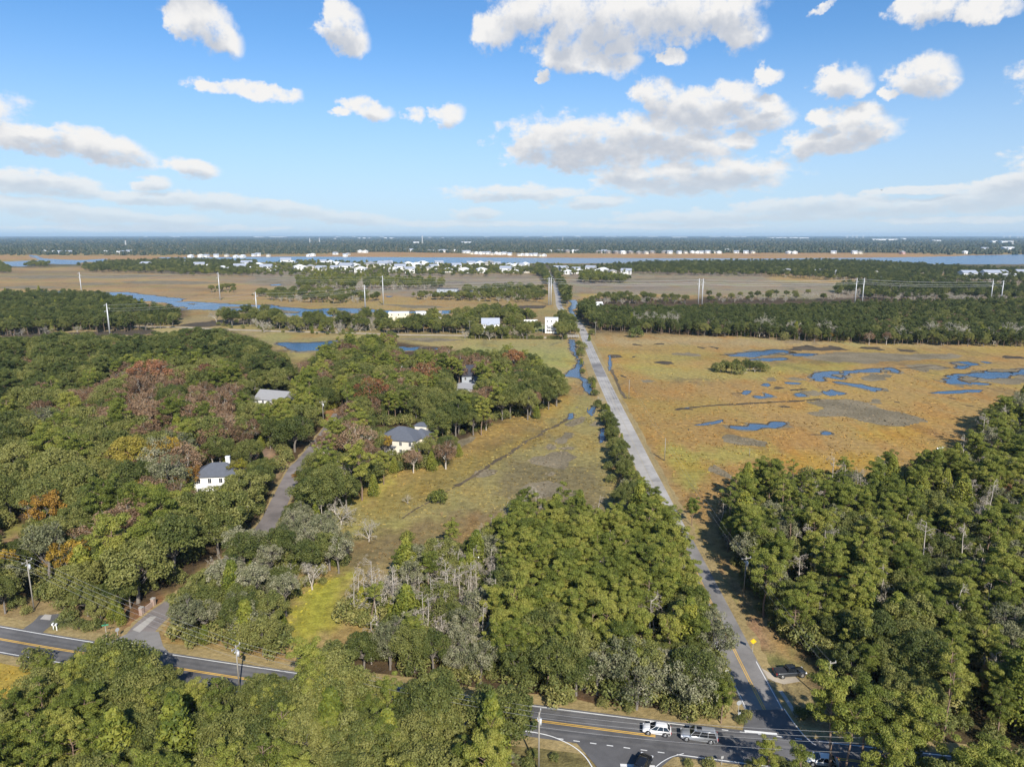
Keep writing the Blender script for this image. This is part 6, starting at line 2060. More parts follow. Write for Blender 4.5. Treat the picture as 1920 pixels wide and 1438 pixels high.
# ------------------------------------------------------------------ woods and single trees
for q in ((404, 885, 24, 0.0), (398, 921, 24, 0.0), (435, 893, 14, 0.0), (748, 800, 46, 0.0), (738, 846, 28, 0.0), (778, 825, 22, 0.0), (515, 753, 22, 0), (515, 742, 40, 0), (872, 730, 20, 0), (748, 596, 22, 0), (920, 608, 22, 0), (1034, 607, 13, 0), (995, 604, 14, 0), (790, 590, 5, 0), (838, 548, 26, 0),
          (575, 855, 10, 0), (556, 882, 14, 0), (540, 910, 15, 0), (525, 940, 16, 0), (505, 975, 12, 0), (486, 1000, 7, 0), (610, 815, 5, 0), (622, 785, 6, 0),
          (560, 650, 22, 0), (600, 645, 20, 0), (765, 655, 22, 0), (800, 655, 14, 0), (570, 668, 20, 0), (503, 862, 12, 0), (20, 1015, 20, 0), (35, 1000, 8, 0), (300, 1150, 6, 0), (278, 1165, 12, 0), (245, 1195, 25, 0), (85, 1165, 20, 0), (104, 1178, 10, 0),
          (1480, 1262, 28, 0), (1450, 1245, 20, 0), (1411, 1210, 10, 0), (1395, 1110, 14, 0), (1360, 1060, 12, 0), (1335, 1098, 4, 0), (1300, 1035, 5, 0), (1240, 925, 8, 0), (1500, 1320, 22, 0), (1765, 838, 8, 0), (1420, 1290, 40, 0), (1360, 1270, 4, 0), (1382, 1330, 6, 0),
          (100, 1215, 80, 0), (20, 1215, 30, 0), (330, 1252, 20, 0), (400, 1265, 60, 0), (470, 1272, 25, 0), (1150, 1365, 160, 0), (1020, 1350, 30, 0), (30, 1290, 30, 0), (600, 1110, 35, 0), (570, 1160, 25, 0), (630, 1080, 18, 0), (640, 1130, 15, 0), (1060, 1400, 60, 0), (1200, 1420, 40, 0),
          (57, 1120, 5, 0), (1073, 630, 10, 0), (1040, 565, 5, 0), (1078, 585, 6, 0), (870, 820, 30, 0), (950, 790, 30, 0), (760, 890, 30, 0), (1300, 690, 1, 0)):
    open_view(*q)
for q in range(27): open_view(q * 20, np.interp(q * 20, [0, 120, 240, 330, 420, 480, 520, 560], [634, 624, 628, 620, 618, 632, 660, 690]), 12, 0)
LEFTWOOD = [(-60, 640), (0, 640), (120, 628), (240, 640), (330, 622), (420, 620), (480, 640), (520, 668), (550, 690), (570, 720), (600, 745), (605, 790), (585, 830), (540, 855), (510, 900), (500, 930), (475, 965), (445, 1010), (400, 1050), (360, 1085), (320, 1110), (270, 1128), (200, 1135), (120, 1120), (60, 1090), (-60, 1085)]
RUST1 = [(60, 770), (150, 740), (230, 700), (330, 690), (400, 720), (440, 770), (470, 800), (420, 830), (330, 830), (230, 800), (140, 815)]
PINETOP = [(-60, 640), (0, 640), (120, 628), (240, 640), (330, 622), (420, 620), (480, 640), (520, 668), (550, 690), (540, 720), (440, 700), (330, 680), (220, 690), (140, 730), (60, 760), (-60, 780)]
BIGPINE = [(-60, 770), (60, 770), (120, 830), (220, 860), (200, 960), (120, 1020), (0, 990), (-60, 990)]
for u, v, rr in ((20, 1012, 8), (40, 1002, 4), (490, 855, 7), (505, 875, 6), (500, 890, 4), (462, 758, 6), (90, 1165, 7), (60, 1155, 4), (40, 1175, 5), (110, 1165, 6), (150, 1170, 5), (200, 1180, 5), (250, 1165, 4), (330, 940, 3)):
    BLOCK.append((*G(u, v)[:2], rr))
forest('in the big left wood', LEFTWOOD, 9, 6.9, {'pine_tree': 2.6, 'oak_tree': 6, 'autumn_tree': 1.7, 'cedar_tree': 0.3, 'golden_tree': 0.2, 'mossy_oak': 0.5}, (0.8, 1.5), [(RUST1, {'autumn_tree': 6, 'bare_tree': 1.2, 'oak_tree': 1.6, 'pine_tree': 0.8}), (BIGPINE, {'pine_tree': 2, 'oak_tree': 6}), (PINETOP, {'oak_tree': 4.5, 'dark_pine': 5, 'autumn_tree': 0.5})], lane=4.6, under=6.0)
forest('at the left edge of the view', [(-300, 640), (-60, 640), (-60, 1085), (-300, 1085)], 9, 9.0, {'pine_tree': 3, 'oak_tree': 6}, (1.1, 1.5), thin=0.75)
POINTW = [(560, 700), (600, 665), (640, 640), (690, 645), (735, 632), (748, 660), (745, 680), (790, 665), (870, 668), (930, 672), (965, 665), (1000, 688), (1040, 700), (1055, 730), (1010, 760), (940, 778), (890, 800), (840, 840), (790, 865), (740, 870), (700, 872), (715, 895), (660, 905), (648, 940), (590, 955), (548, 945), (560, 890), (600, 850), (622, 810), (618, 770), (590, 740)]
forest('on the wooded point beside the marsh', POINTW, 7, 6.6, {'oak_tree': 5, 'pine_tree': 2.2, 'autumn_tree': 2.1, 'cedar_tree': 0.8, 'bare_tree': 0.3}, (0.85, 1.3), [([(540, 870), (720, 870), (720, 900), (650, 960), (540, 955)], {'cedar_tree': 3, 'oak_tree': 4, 'bare_tree': 1, 'pine_tree': 1})], lane=5.5, under=5.5)
MOSSY = [(505, 1000), (545, 950), (600, 965), (660, 1000), (640, 1040), (605, 1075), (560, 1110), (540, 1165), (515, 1220), (420, 1225), (330, 1205), (295, 1165), (330, 1130), (390, 1075), (440, 1040), (480, 1005)]
forest('between the lane and the yellow marsh strip', MOSSY, 5, 4.2, {'mossy_oak': 4, 'oak_tree': 1.6, 'cedar_tree': 1.0, 'bare_tree': 2.6, 'shrub': 1.5}, (0.6, 0.95), [([(295, 1165), (330, 1130), (400, 1100), (480, 1130), (515, 1220), (420, 1225), (330, 1205)], {'oak_tree': 5, 'mossy_oak': 2, 'cedar_tree': 0.8})], lane=4.2, mixed=True, under=4.5)
CENTRE = [(960, 975), (1040, 960), (1140, 985), (1200, 975), (1250, 955), (1290, 1020), (1330, 1090), (1375, 1180), (1362, 1250), (1355, 1320), (1300, 1330), (1240, 1330), (1100, 1305), (985, 1290), (930, 1200), (930, 1080)]
forest('in the central wood before the junction', CENTRE, 7, 3.7, {'pine_tree': 8, 'oak_tree': 1.0, 'bare_tree': 0.35, 'dead_tree': 0.25}, (0.74, 1.0), [([(960, 1215), (1345, 1240), (1360, 1340), (1240, 1345), (960, 1310)], {'oak_tree': 4, 'mossy_oak': 4, 'pine_tree': 1.0, 'bare_tree': 0.4}), ([(1240, 1060), (1330, 1090), (1350, 1190), (1345, 1250), (1280, 1200)], {'oak_tree': 4, 'mossy_oak': 1.5, 'pine_tree': 3})], clear=0.72, mixed=True, under=3.6)
GREYW = [(700, 1090), (760, 1060), (830, 1030), (900, 1000), (960, 985), (930, 1080), (930, 1200), (985, 1290), (800, 1260), (690, 1240), (560, 1235), (540, 1200), (600, 1215), (680, 1200), (740, 1190), (730, 1150), (650, 1150), (660, 1110)]
forest('in the grey thicket left of the central wood', GREYW, 5, 3.3, {'bare_tree': 3.6, 'dead_tree': 5.0, 'oak_tree': 0.6, 'mossy_oak': 1.0, 'pine_tree': 0.5, 'cedar_tree': 0.7}, (0.6, 0.92), [([(540, 1190), (985, 1220), (985, 1290), (800, 1260), (690, 1240), (560, 1235)], {'oak_tree': 4, 'mossy_oak': 4, 'bare_tree': 0.9})], clear=1.0, mixed=True, under=3.8)
forest('along the near roadside left of the junction', [(520, 1225), (700, 1230), (850, 1260), (985, 1285), (960, 1320), (800, 1290), (640, 1262), (520, 1245)], 4, 4.2, {'oak_tree': 6, 'mossy_oak': 4, 'cedar_tree': 0.6}, (0.6, 0.85), mixed=True, under=4.0)
forest('along the near edge of the main road', [(500, 1300), (640, 1322), (760, 1342), (900, 1362), (960, 1374), (955, 1420), (840, 1410), (640, 1375), (500, 1345)], 0, 4.0, {'oak_tree': 7, 'pine_tree': 2}, (0.85, 1.1), clear=0.86, mixed=True)
for u_, v_, s_ in ((232, 1330, 1.05), (250, 1345, 1.0), (205, 1335, 0.9), (145, 1325, 0.8), (120, 1330, 0.75), (275, 1350, 0.85)): plant_one('oak_tree', u_, v_, s_, where='in the near wood below the main road')
FRONT = [(-120, 1360), (0, 1338), (70, 1300), (100, 1245), (150, 1235), (200, 1215), (250, 1235), (330, 1280), (400, 1300), (470, 1285), (520, 1268), (620, 1250), (760, 1280), (860, 1330), (900, 1370), (930, 1420), (940, 1520), (-120, 1560)]
forest('in the near wood below the main road', FRONT, 6, 3.9, {'oak_tree': 5, 'pine_tree': 4.5, 'cedar_tree': 0.5}, (0.62, 0.9), [([(420, 1270), (900, 1270), (900, 1520), (420, 1520)], {'oak_tree': 8, 'pine_tree': 2})], mixed=True, under=4.0)
RIGHT = [(1350, 950), (1385, 900), (1440, 892), (1500, 888), (1600, 885), (1700, 880), (1790, 860), (1835, 815), (1850, 780), (1900, 750), (2060, 740), (2060, 1500), (1590, 1500), (1565, 1385), (1540, 1330), (1530, 1290), (1500, 1230), (1470, 1170), (1430, 1100), (1400, 1040), (1360, 990)]
for u, v, rr in ((1620, 915, 5), (1680, 912, 5), (1770, 975, 9), (1790, 990, 6), (1480, 1262, 8), (1510, 1275, 7), (1440, 1215, 4), (1490, 1300, 7), (1530, 1290, 6), (1530, 1315, 7), (1545, 1345, 6), (1520, 1345, 6), (1770, 845, 8), (1510, 1330, 4)):
    BLOCK.append((*G(u, v)[:2], rr))
forest('in the big right wood', RIGHT, 6, 4.5, {'pine_tree': 5.5, 'oak_tree': 2.0, 'mossy_oak': 1.2, 'bare_tree': 1.5, 'dead_tree': 1.0, 'cedar_tree': 1.0}, (0.6, 1.08), [([(1350, 950), (1385, 900), (1850, 880), (1850, 920), (1400, 960)], {'pine_tree': 4.5, 'bare_tree': 2.4, 'dead_tree': 1.4, 'cedar_tree': 1.6, 'shrub': 2}), ([(1800, 820), (2060, 720), (2060, 1000), (1800, 1000)], {'pine_tree': 5, 'bare_tree': 3, 'dead_tree': 2, 'mossy_oak': 1}), ([(1540, 1130), (1760, 1150), (1760, 1330), (1560, 1330)], {'oak_tree': 7, 'pine_tree': 2}), ([(1440, 1010), (1560, 1010), (1600, 1140), (1480, 1140)], {'bare_tree': 3, 'dead_tree': 1.5, 'pine_tree': 3, 'oak_tree': 1})], mixed=True, under=4.2)
forest('at the bottom right below the main road', [(1625, 1455), (1760, 1470), (2060, 1500), (2060, 1680), (1640, 1640)], 0, 4.6, {'pine_tree': 6, 'oak_tree': 3, 'mossy_oak': 1, 'bare_tree': 0.4}, (0.75, 1.05), clear=0.8, mixed=True, under=4.0)
forest('at the back edge of the central wood', [(880, 1010), (960, 965), (1040, 948), (1110, 965), (1180, 975), (1040, 985), (950, 1010), (900, 1030)], 4, 4.5, {'dead_tree': 4, 'bare_tree': 4, 'pine_tree': 1.2, 'shrub': 1}, (0.6, 0.9), mixed=True)
# understorey along the right wood's road edge
forest('along the shaded edge of the right wood', [(1345, 985), (1370, 975), (1420, 1080), (1480, 1190), (1530, 1270), (1560, 1330), (1535, 1330), (1500, 1260), (1440, 1160), (1380, 1060)], 2, 3.6, {'shrub': 5, 'cedar_tree': 2}, (0.7, 1.1), clear=1.5)
# the shrubs and small trees between the creek and the road
for i, (u, v, k, s) in enumerate([(1085, 652, 'oak_tree', .55), (1088, 668, 'shrub', 2.2), (1090, 684, 'cedar_tree', .7), (1093, 655, 'shrub', 2), (1092, 700, 'shrub', 1.3), (1113, 728, 'cedar_tree', .75), (1110, 720, 'shrub', 1.7), (1115, 742, 'shrub', 1.5), (1124, 758, 'bare_tree', .5), (1120, 765, 'shrub', 1.4), (1136, 776, 'cedar_tree', .7), (1135, 788, 'cedar_tree', .6),
                                     (1142, 800, 'oak_tree', .55), (1148, 815, 'oak_tree', .6), (1146, 830, 'oak_tree', .55), (1155, 838, 'shrub', 1.6), (1153, 852, 'oak_tree', .6), (1164, 862, 'oak_tree', .6), (1160, 878, 'oak_tree', .7), (1170, 890, 'shrub', 1.7), (1172, 900, 'oak_tree', .6), (1183, 925, 'pine_tree', .62), (1200, 935, 'pine_tree', .6), (1215, 950, 'pine_tree', .6), (1190, 945, 'oak_tree', .65),
                                     (1180, 955, 'oak_tree', .7), (1200, 965, 'oak_tree', .7), (1225, 975, 'pine_tree', .7), (1165, 960, 'oak_tree', .6), (1240, 1000, 'pine_tree', .66), (1150, 860, 'shrub', 1.5), (1140, 880, 'shrub', 1.2), (1145, 905, 'shrub', 1.2)]):
    plant_one(k, u, v, s, where='between the creek and the side road')
for i, (u, v, k, s) in enumerate([(1105, 640, 'cedar_tree', .9), (1110, 628, 'shrub', 2)]): plant_one(k, u, v, s, where='beside the far end of the side road')
for q in range(46):
    v_ = 765 + q * 4.6
    u_ = np.interp(v_, [765, 797, 835, 872, 910, 960, 1000], [1131, 1144, 1157, 1168, 1180, 1202, 1225]) + rng.uniform(-14, 9)
    plant_one(('oak_tree', 'shrub', 'oak_tree', 'cedar_tree', 'mossy_oak', 'shrub')[q % 6], u_, v_, (.42, 1.6, .5, .7, .45, 1.9)[q % 6] * rng.uniform(0.8, 1.2) * (0.8 + (v_ - 765) / 700), where='between the creek and the side road')
# island of scrub, scattered marsh shrubs
for u, v, k, s in [(1342, 694, 'shrub', 2.0), (1350, 698, 'shrub', 2.4), (1362, 698, 'oak_tree', .55), (1372, 701, 'oak_tree', .6), (1385, 702, 'shrub', 2.6), (1395, 701, 'bare_tree', .55), (1405, 697, 'oak_tree', .62), (1415, 698, 'bare_tree', .5), (1425, 698, 'oak_tree', .6), (1433, 697, 'shrub', 2.2), (1380, 692, 'oak_tree', .55), (1400, 690, 'shrub', 2.3), (1358, 690, 'shrub', 2.0), (1420, 691, 'shrub', 2.2)]:
    plant_one(k, u, v, s, where='on the scrub island in the right marsh')
# far woods
forest('in the plantation beyond the right marsh', [(1095, 572), (1120, 580), (1300, 578), (1500, 576), (1640, 570), (1800, 566), (1920, 562), (2150, 558), (2150, 640), (1640, 632), (1400, 620), (1200, 612), (1110, 606)], 6, 6.4, {'dark_pine': 9, 'autumn_tree': 0.3, 'oak_tree': 1.0, 'golden_tree': 0.12}, (0.68, 0.88), [([(1640, 566), (2150, 558), (2150, 640), (1640, 632)], {'dark_pine': 4, 'oak_tree': 4, 'autumn_tree': 0.7})], mixed=True)
forest('along the front of the plantation', [(1110, 612), (1200, 616), (1400, 628), (1640, 640), (2150, 648), (2150, 640), (1640, 632), (1400, 620), (1200, 610)], 1, 5.0, {'shrub': 6, 'bare_tree': 0.6, 'cedar_tree': 0.8}, (1.2, 2.2))
forest('in the small wood beyond the causeway', [(-80, 556), (60, 552), (200, 556), (270, 575), (338, 588), (330, 602), (250, 608), (100, 616), (-80, 618)], 6, 6.8, {'dark_pine': 6, 'oak_tree': 3, 'bare_tree': 0.8}, (0.75, 1.05), under=7)
forest('in the scrub along the causeway', [(475, 592), (600, 598), (720, 590), (735, 600), (730, 612), (640, 622), (560, 618), (480, 616)], 3, 6.0, {'shrub': 5, 'bare_tree': 2.5, 'oak_tree': 2, 'cedar_tree': 1}, (0.7, 1.3))
forest('around the creek road houses', [(770, 595), (860, 592), (930, 580), (990, 585), (1010, 612), (1000, 628), (880, 628), (850, 620), (790, 618), (720, 618), (715, 610)], 4, 7.0, {'oak_tree': 6, 'pine_tree': 1, 'bare_tree': 1.2, 'cedar_tree': 1}, (0.75, 1.1), thin=0.85)
forest('beside the road bridge', [(1040, 600), (1058, 590), (1072, 600), (1080, 622), (1066, 628), (1048, 628)], 4, 5.5, {'oak_tree': 5, 'cedar_tree': 1}, (0.7, 1.0))
forest('along the creek road verge', [(880, 627), (1060, 630), (1060, 634), (880, 633)], 1, 3.0, {'shrub': 5, 'cedar_tree': 1}, (0.8, 1.4))
forest('by the plantation corner', [(1083, 572), (1110, 575), (1118, 600), (1090, 606)], 6, 6.0, {'dark_pine': 3, 'oak_tree': 3}, (0.95, 1.25))
forest('along the tree lined road', [(1013, 500), (1042, 508), (1066, 550), (1068, 570), (1052, 566), (1030, 535), (1008, 508)], 4, 8.0, {'oak_tree': 5, 'dark_pine': 2}, (0.8, 1.2), clear=1.1)
forest('in the far marsh scrub', [(555, 524), (620, 514), (720, 522), (830, 528), (835, 536), (720, 538), (560, 536)], 5, 11, {'pine_tree': 3, 'bare_tree': 4, 'oak_tree': 3}, (0.8, 1.2))
forest('in the far marsh scrub', [(470, 548), (560, 542), (690, 548), (710, 558), (640, 564), (520, 560)], 4, 10, {'bare_tree': 4, 'oak_tree': 4, 'shrub': 2}, (0.7, 1.0))
forest('in the far marsh scrub', [(770, 552), (830, 546), (895, 540), (960, 535), (1020, 540), (1025, 560), (960, 561), (780, 556)], 4, 9, {'oak_tree': 5, 'bare_tree': 2}, (0.6, 1.0), thin=0.8)
forest('in the far marsh scrub', [(1105, 556), (1180, 552), (1285, 560), (1290, 566), (1110, 565)], 3, 9, {'bare_tree': 4, 'oak_tree': 3, 'shrub': 2}, (0.6, 0.9))
forest('in the far marsh scrub', [(1320, 556), (1400, 550), (1560, 548), (1600, 556), (1480, 562), (1330, 564)], 3, 14, {'bare_tree': 4, 'oak_tree': 2, 'shrub': 2}, (0.6, 0.9))
forest('in the grey wood of the right far marsh', [(1560, 540), (1640, 524), (1720, 518), (1800, 532), (1950, 536), (1950, 556), (1700, 556), (1620, 552)], 6, 9, {'bare_tree': 4, 'dark_pine': 3.5, 'oak_tree': 1.5}, (0.75, 1.1))
forest('in the wood on the right river bank', [(1100, 500), (1200, 492), (1320, 489), (1440, 489), (1560, 487), (1650, 491), (1720, 494), (1800, 500), (1950, 505), (1950, 524), (1800, 522), (1560, 518), (1440, 511), (1210, 508)], 8, 13, {'dark_pine': 6, 'oak_tree': 4, 'bare_tree': 0.6}, (0.75, 1.08), thin=0.95)
forest('in the wood on the left river bank', [(145, 498), (200, 490), (340, 486), (480, 489), (485, 500), (470, 510), (350, 508), (170, 505)], 7, 13, {'oak_tree': 6, 'dark_pine': 3}, (0.75, 1.1), thin=0.95)
forest('between the houses of the near river bank', [(330, 512), (480, 498), (560, 490), (700, 494), (900, 498), (1000, 496), (1100, 502), (1190, 512), (1100, 516), (1000, 516), (480, 516), (350, 516)], 3, 15, {'oak_tree': 6, 'pine_tree': 2}, (0.6, 1.0), thin=0.62)
forest('on the small islands in the left river', [(44, 498), (60, 492), (92, 494), (92, 499)], 3, 12, {'oak_tree': 5, 'shrub': 1}, (0.7, 1.0))
forest('on the small islands in the left river', [(-60, 508), (0, 492), (20, 505), (18, 510)], 3, 12, {'oak_tree': 5}, (0.7, 1.0))
forest('on the far marsh knoll', [(1085, 520), (1100, 515), (1140, 517), (1180, 522), (1170, 528), (1090, 528)], 3, 11, {'oak_tree': 5, 'pine_tree': 2}, (0.8, 1.1))
forest('on the golden left marsh', [(394, 541), (440, 539), (440, 545), (396, 545)], 3, 10, {'oak_tree': 2, 'shrub': 3}, (0.7, 1.0))
forest('on the causeway bank', [(375, 598), (470, 598), (478, 612), (420, 612)], 2, 9, {'shrub': 4, 'oak_tree': 2, 'bare_tree': 1}, (0.8, 1.5), thin=0.6)

for u, v, k, s in [(722, 872, 'cedar_tree', .8), (705, 868, 'mossy_oak', .5), (735, 872, 'oak_tree', .45), (752, 872, 'cedar_tree', .75), (768, 868, 'oak_tree', .5), (785, 862, 'oak_tree', .55), (715, 880, 'shrub', 1.8), (742, 884, 'shrub', 1.8), (775, 880, 'shrub', 1.6), (690, 890, 'mossy_oak', .5), (665, 900, 'mossy_oak', .5), (680, 880, 'oak_tree', .5),
                   (430, 945, 'oak_tree', .75), (445, 935, 'oak_tree', .8), (395, 950, 'shrub', 1.7), (412, 948, 'shrub', 1.5), (382, 950, 'golden_tree', .4)]:
    plant_one(k, u, v, s, where='close before the house walls')
# single trees that stand out
for a in (
    ('autumn_tree', 285, 752, 2.0, 'large rusty red tree standing out in the middle of the left wood', (1.12, 0.82, 0.70)),
    ('autumn_tree', 395, 750, 1.6, 'dull purple red rounded tree right of the large rusty one', (1.05, 0.80, 0.80)),
    ('autumn_tree', 345, 705, 1.2, 'dark red tree top among the green pines of the left wood', (1.0, 0.70, 0.66)),
    ('autumn_tree', 700, 785, 1.75, 'broad brown red tree above the slate roofed house', (0.95, 0.66, 0.50)),
    ('autumn_tree', 800, 745, 1.7, 'tall dark brown tree left of the flat roofed white house', (0.85, 0.62, 0.48)),
    ('autumn_tree', 655, 712, 1.2, 'small orange brown tree at the far edge of the wooded point', (1.08, 0.85, 0.62)),
    ('autumn_tree', 965, 712, 1.5, 'orange brown tree near the tip of the wooded point', (1.1, 0.82, 0.55)),
    ('oak_tree', 248, 912, 1.35, 'round orange tipped oak left of the white house', (1.45, 1.2, 0.8)),
    ('golden_tree', 95, 1022, 1.35, 'orange leaved tree at the end of the left lawn', (0.85, 0.72, 0.9)),
    ('golden_tree', 312, 945, 0.9, 'yellow tree left one of three before the white house', (1, 1, 1)),
    ('golden_tree', 340, 938, 0.95, 'golden tree middle one of three before the white house', (1, 0.92, 0.9)),
    ('golden_tree', 362, 928, 0.9, 'pale orange tree right one of three before the white house', (0.9, 0.75, 1.2)),
    ('golden_tree', 452, 920, 0.95, 'yellow green tree covering the right corner of the white house', (0.62, 0.85, 0.7)),
    ('golden_tree', 722, 860, 0.8, 'yellow leaved tree before the cream house wall', (1.0, 1.0, 1.0)),
    ('golden_tree', 835, 812, 0.85, 'bright yellow tree at the marsh edge of the point', (0.9, 1.0, 0.7)),
    ('golden_tree', 112, 1090, 0.75, 'orange yellow bush behind the left utility pole', (1.0, 0.8, 0.6)),
    ('golden_tree', 1855, 1325, 0.7, 'yellow leaved bush in the shade of the right wood', (0.95, 0.85, 1.3)),
    ('golden_tree', 565, 925, 0.75, 'orange tinged small tree beside the lane bend', (0.8, 0.66, 0.8)),
    ('golden_tree', 528, 1030, 0.5, 'small orange bush in the mossy thicket', (0.8, 0.5, 0.8)),
    ('autumn_tree', 1578, 1122, 0.62, 'small red orange tree in the right wood', (1.5, 0.75, 0.55)),
    ('autumn_tree', 1870, 945, 0.8, 'pale pinkish tree at the back of the right wood', (1.3, 1.15, 1.0)),
    ('bare_tree', 462, 748, 1.5, 'white leafless tree beside the gabled house in the left wood', (1, 1, 1)),
    ('bare_tree', 714, 1152, 1.15, 'big bare forked tree at the edge of the grey thicket', (1, 1, 1)),
    ('bare_tree', 790, 1152, 0.75, 'smaller bare tree right of the big forked one', (1, 1, 1)),
    ('bare_tree', 840, 700, 1.2, 'leaning bare tree top at the far edge of the wooded point', (1, 1, 1)),
    ('dead_tree', 840, 1160, 1.1, 'tall dead pine trunk in the grey thicket', (1, 1, 1)),
    ('dead_tree', 605, 985, 0.75, 'dead trunk standing at the marsh edge near the lane', (1, 1, 1)),
    ('bare_tree', 692, 1015, 0.8, 'pale bare tree alone in the marsh before the lane wood', (1, 1, 1)),
    ('bare_tree', 764, 945, 0.38, 'tiny dead shrub alone in the middle of the left marsh', (1, 1, 1)),
    ('shrub', 822, 943, 1.9, 'round green shrub alone in the middle of the left marsh', (1.1, 1.1, 0.8)),
    ('shrub', 764, 1015, 1.3, 'small green shrub in the brown corner of the left marsh', (1.2, 1.2, 0.8)),
    ('pine_tree', 845, 1035, 0.62, 'lone pine rising from the marsh above the grey thicket', (1, 1, 1)),
    ('shrub', 1193, 633, 3.6, 'lone dark bush at the far edge of the right marsh', (0.8, 0.9, 0.8)),
    ('shrub', 1470, 638, 2.6, 'dark bush before the plantation right of the lone bush', (0.8, 0.8, 0.8)),
    ('pine_tree', 1297, 985, 0.62, 'slender conifer alone on the verge of the side road', (0.85, 0.95, 0.9)),
    ('pine_tree', 1553, 1448, 1.15, 'left one of two pines at the right junction corner', (1, 1, 1)),
    ('oak_tree', 1665, 1446, 0.95, 'oak closing the road view right of the two corner pines', (1, 1, 1)),
    ('pine_tree', 1705, 1452, 1.0, 'pine beside the road right of the corner oak', (1, 1, 1)),
    ('pine_tree', 1612, 1452, 1.12, 'right one of two pines at the right junction corner', (1, 1, 1)),
    ('pine_tree', 1440, 1478, 0.55, 'small pine at the bottom edge beside the main road', (1, 1, 1)),
    ('pine_tree', 1500, 1492, 0.7, 'pine at the bottom edge before the half hidden car', (1, 1, 1)),
    ('shrub', 1480, 1462, 1.2, 'green bush at the bottom edge between two pines', (1, 1, 1)),
    ('cedar_tree', 490, 862, 0.62, 'slim dark cypress on the bare yard beside the lane', (0.6, 0.8, 0.9)),
    ('cedar_tree', 662, 1160, 0.8, 'dense round green cedar at the yellow marsh strip', (0.75, 0.95, 0.8)),
    ('cedar_tree', 680, 1160, 1.05, 'pointed yellow green cedar beside the round one', (1.25, 1.15, 0.9)),
    ('cedar_tree', 735, 1162, 0.95, 'dense yellow green cedar right of the big forked tree', (1.1, 1.1, 0.9)),
    ('cedar_tree', 757, 1165, 0.75, 'small yellow cedar right of the dense one', (1.3, 1.2, 0.9)),
    ('shrub', 65, 1252, 1.6, 'dark bush at the corner of the near golden marsh', (0.9, 0.9, 0.9)),
):
    plant_one(a[0], a[1], a[2], a[3], a[4], a[5])
# roadside bushes near the junction and on the left
for u, v, k, s, w in [(150, 1178, 'shrub', .9, 'by'), (165, 1182, 'shrub', .8, ''), (180, 1178, 'shrub', 1.0, ''), (130, 1165, 'shrub', 1.3, ''), (165, 1155, 'oak_tree', .6, ''), (190, 1165, 'oak_tree', .6, ''), (215, 1165, 'cedar_tree', .8, ''), (228, 1172, 'cedar_tree', .7, ''), (245, 1140, 'oak_tree', .65, ''), (225, 1145, 'oak_tree', .7, ''), (120, 1140, 'shrub', 1.4, ''), (30, 1140, 'shrub', 1.2, ''), (10, 1150, 'oak_tree', .7, ''), (15, 1120, 'oak_tree', .8, ''), (75, 1115, 'shrub', 1.2, ''), (50, 1150, 'shrub', .8, '')]:
    plant_one(k, u, v, s, where='beside the left driveway')
for u, v, k, s in [(1000, 1420, 'shrub', .6), (1040, 1425, 'shrub', .5), (990, 1440, 'shrub', .8), (1400, 1345, 'shrub', .6), (1390, 1355, 'shrub', .6), (1500, 1345, 'shrub', .8), (1520, 1345, 'shrub', .9), (1335, 1345, 'shrub', .6), (1300, 1350, 'shrub', .5), (1180, 1335, 'shrub', .7), (1130, 1325, 'shrub', .7), (1060, 1318, 'shrub', .8), (1460, 1440, 'shrub', .9), (1410, 1445, 'shrub', .8), (1330, 1440, 'shrub', .7), (1500, 1455, 'shrub', 1.0), (1290, 1436, 'shrub', .5)]:
    plant_one(k, u, v, s, where='on the verges of the near junction')
flush_plants()
for u, v, n, L, lab in ((118, 1172, 30, 2.6, 'large feathery palm beside the left driveway'), (962, 1428, 22, 1.5, 'small palmetto at the bottom edge beside the main road'), (985, 1436, 18, 1.2, 'smaller palmetto right of the other at the bottom edge')):
    (wv, wf), (lv, lf, lt) = gen_palm(u, n, L)
    o = thing('palm', lab, 'palm', G(u, v), 0.3)
    put('trunk', mesh_np('trunk', wv, wf, M_OAKBARK), o)
    put('crown', mesh_np('crown', lv, lf, LEAF['palm_tree'], tint=lt), o)


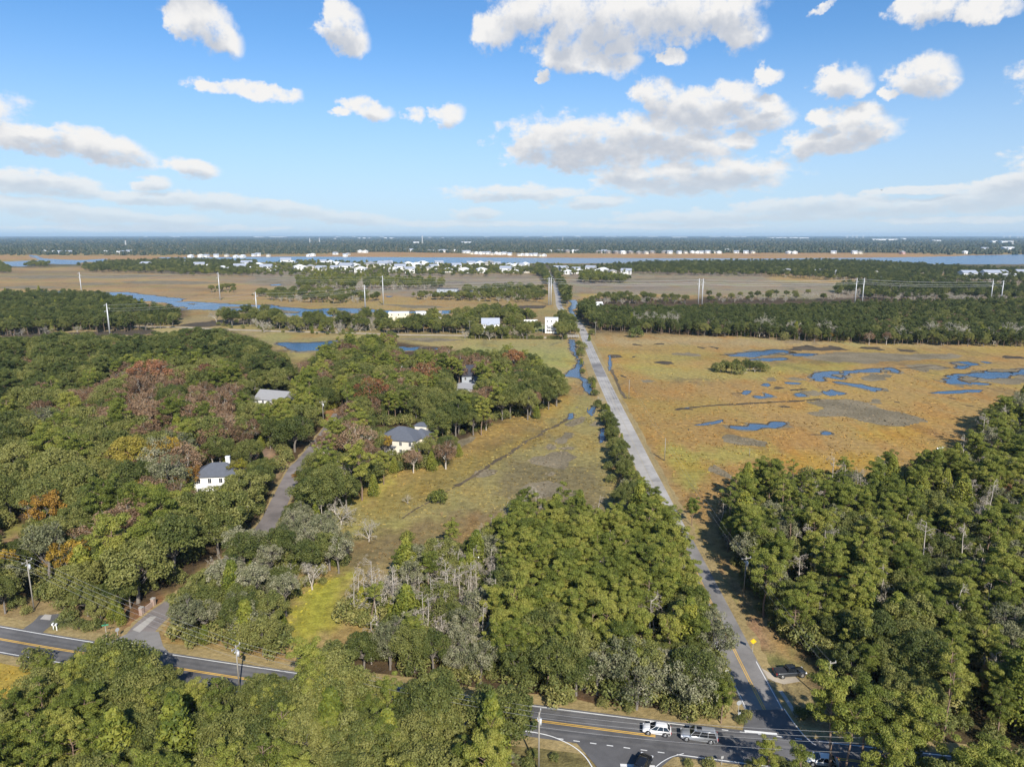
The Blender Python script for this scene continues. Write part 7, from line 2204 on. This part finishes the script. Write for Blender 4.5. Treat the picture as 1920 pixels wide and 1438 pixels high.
# ------------------------------------------------------------------ the far wood that reads as one mass
def far_wood():
    r = np.random.default_rng(5)
    # a lumpy eight sided crown
    th = np.arange(6) * np.pi / 3
    prof = [(0.75, 0.0), (1.0, 0.45), (0.62, 0.85), (0.12, 1.0)]
    B = np.array([(math.cos(a) * q, math.sin(a) * q, z) for q, z in prof for a in th])
    F0 = np.array([(k * 6 + i, k * 6 + (i + 1) % 6, (k + 1) * 6 + (i + 1) % 6, (k + 1) * 6 + i) for k in range(3) for i in range(6)])
    Vs, Fs, Ts, n = [], [], [], 0
    d = 3150.0
    while d < 26000:
        step = max(20.0, d * d / H / FP * 1.15)       # about one row per line of the picture
        wpx = d / FP
        half = 0.80
        m = int(2 * half / (4.2 / FP))
        if d > 9000: m = int(m * 0.8)
        az = (np.arange(m) + r.uniform(-0.45, 0.45, m)) / m * 2 * half - half
        dd = d + r.uniform(-0.5, 0.5, m) * step
        x = np.sin(az) * dd; y = np.cos(az) * dd
        zc = y * math.cos(PITCH) + H * math.sin(PITCH)
        u = 960 + FP * x / zc; v = 719 + FP * (H * math.cos(PITCH) - y * math.sin(PITCH)) / zc
        ok = r.random(m) < 0.86
        ok &= ~inside(np.stack([u, v], 1), [(-9000, 480), (560, 479), (660, 474.5), (700, 472.5), (960, 477), (1440, 474.8), (1700, 474.2), (1760, 478), (9000, 478), (9000, 520), (-9000, 520)])
        for q in np.nonzero(ok)[0]:
            sz = wpx * r.uniform(1.8, 3.6)
            hh = min(r.uniform(10, 17), sz * 2.2)
            V = B * np.array([sz, sz, hh]) * r.uniform(0.8, 1.2, (24, 1)) + np.array([x[q], y[q], -0.5])
            Vs.append(V); Fs.append(F0 + n); n += 24
            Ts.append(np.full(18, np.clip(0.5 + r.normal() * 0.28, 0, 1)))
        d += step
    me = mesh_np('far_woods', np.concatenate(Vs), np.concatenate(Fs), M_FARLEAF, tint=np.concatenate(Ts), smooth=False)
    tag(put('far_woods', me), kind='stuff')


M_FARLEAF = leaf_mat('far_foliage', (0.022, 0.034, 0.020), (0.048, 0.062, 0.034), (0.095, 0.088, 0.050), 0.1, 0.0)
far_wood()

# ------------------------------------------------------------------ the air
m = bpy.data.materials.new('haze')
m.use_nodes = True
t = NT(m.node_tree); t.n.clear()
out = t.new('ShaderNodeOutputMaterial')
pv = t.new('ShaderNodeVolumePrincipled')
pv.inputs['Color'].default_value = (0.55, 0.78, 1.0, 1)
pv.inputs['Density'].default_value = HAZE
pv.inputs['Anisotropy'].default_value = 0.0
t.l.new(pv.outputs[0], out.inputs['Volume'])
hz = MB().box(-24000, 24000, -400, 27000, -1.0, 125.0).build('haze', m)
tag(hz, kind='stuff')
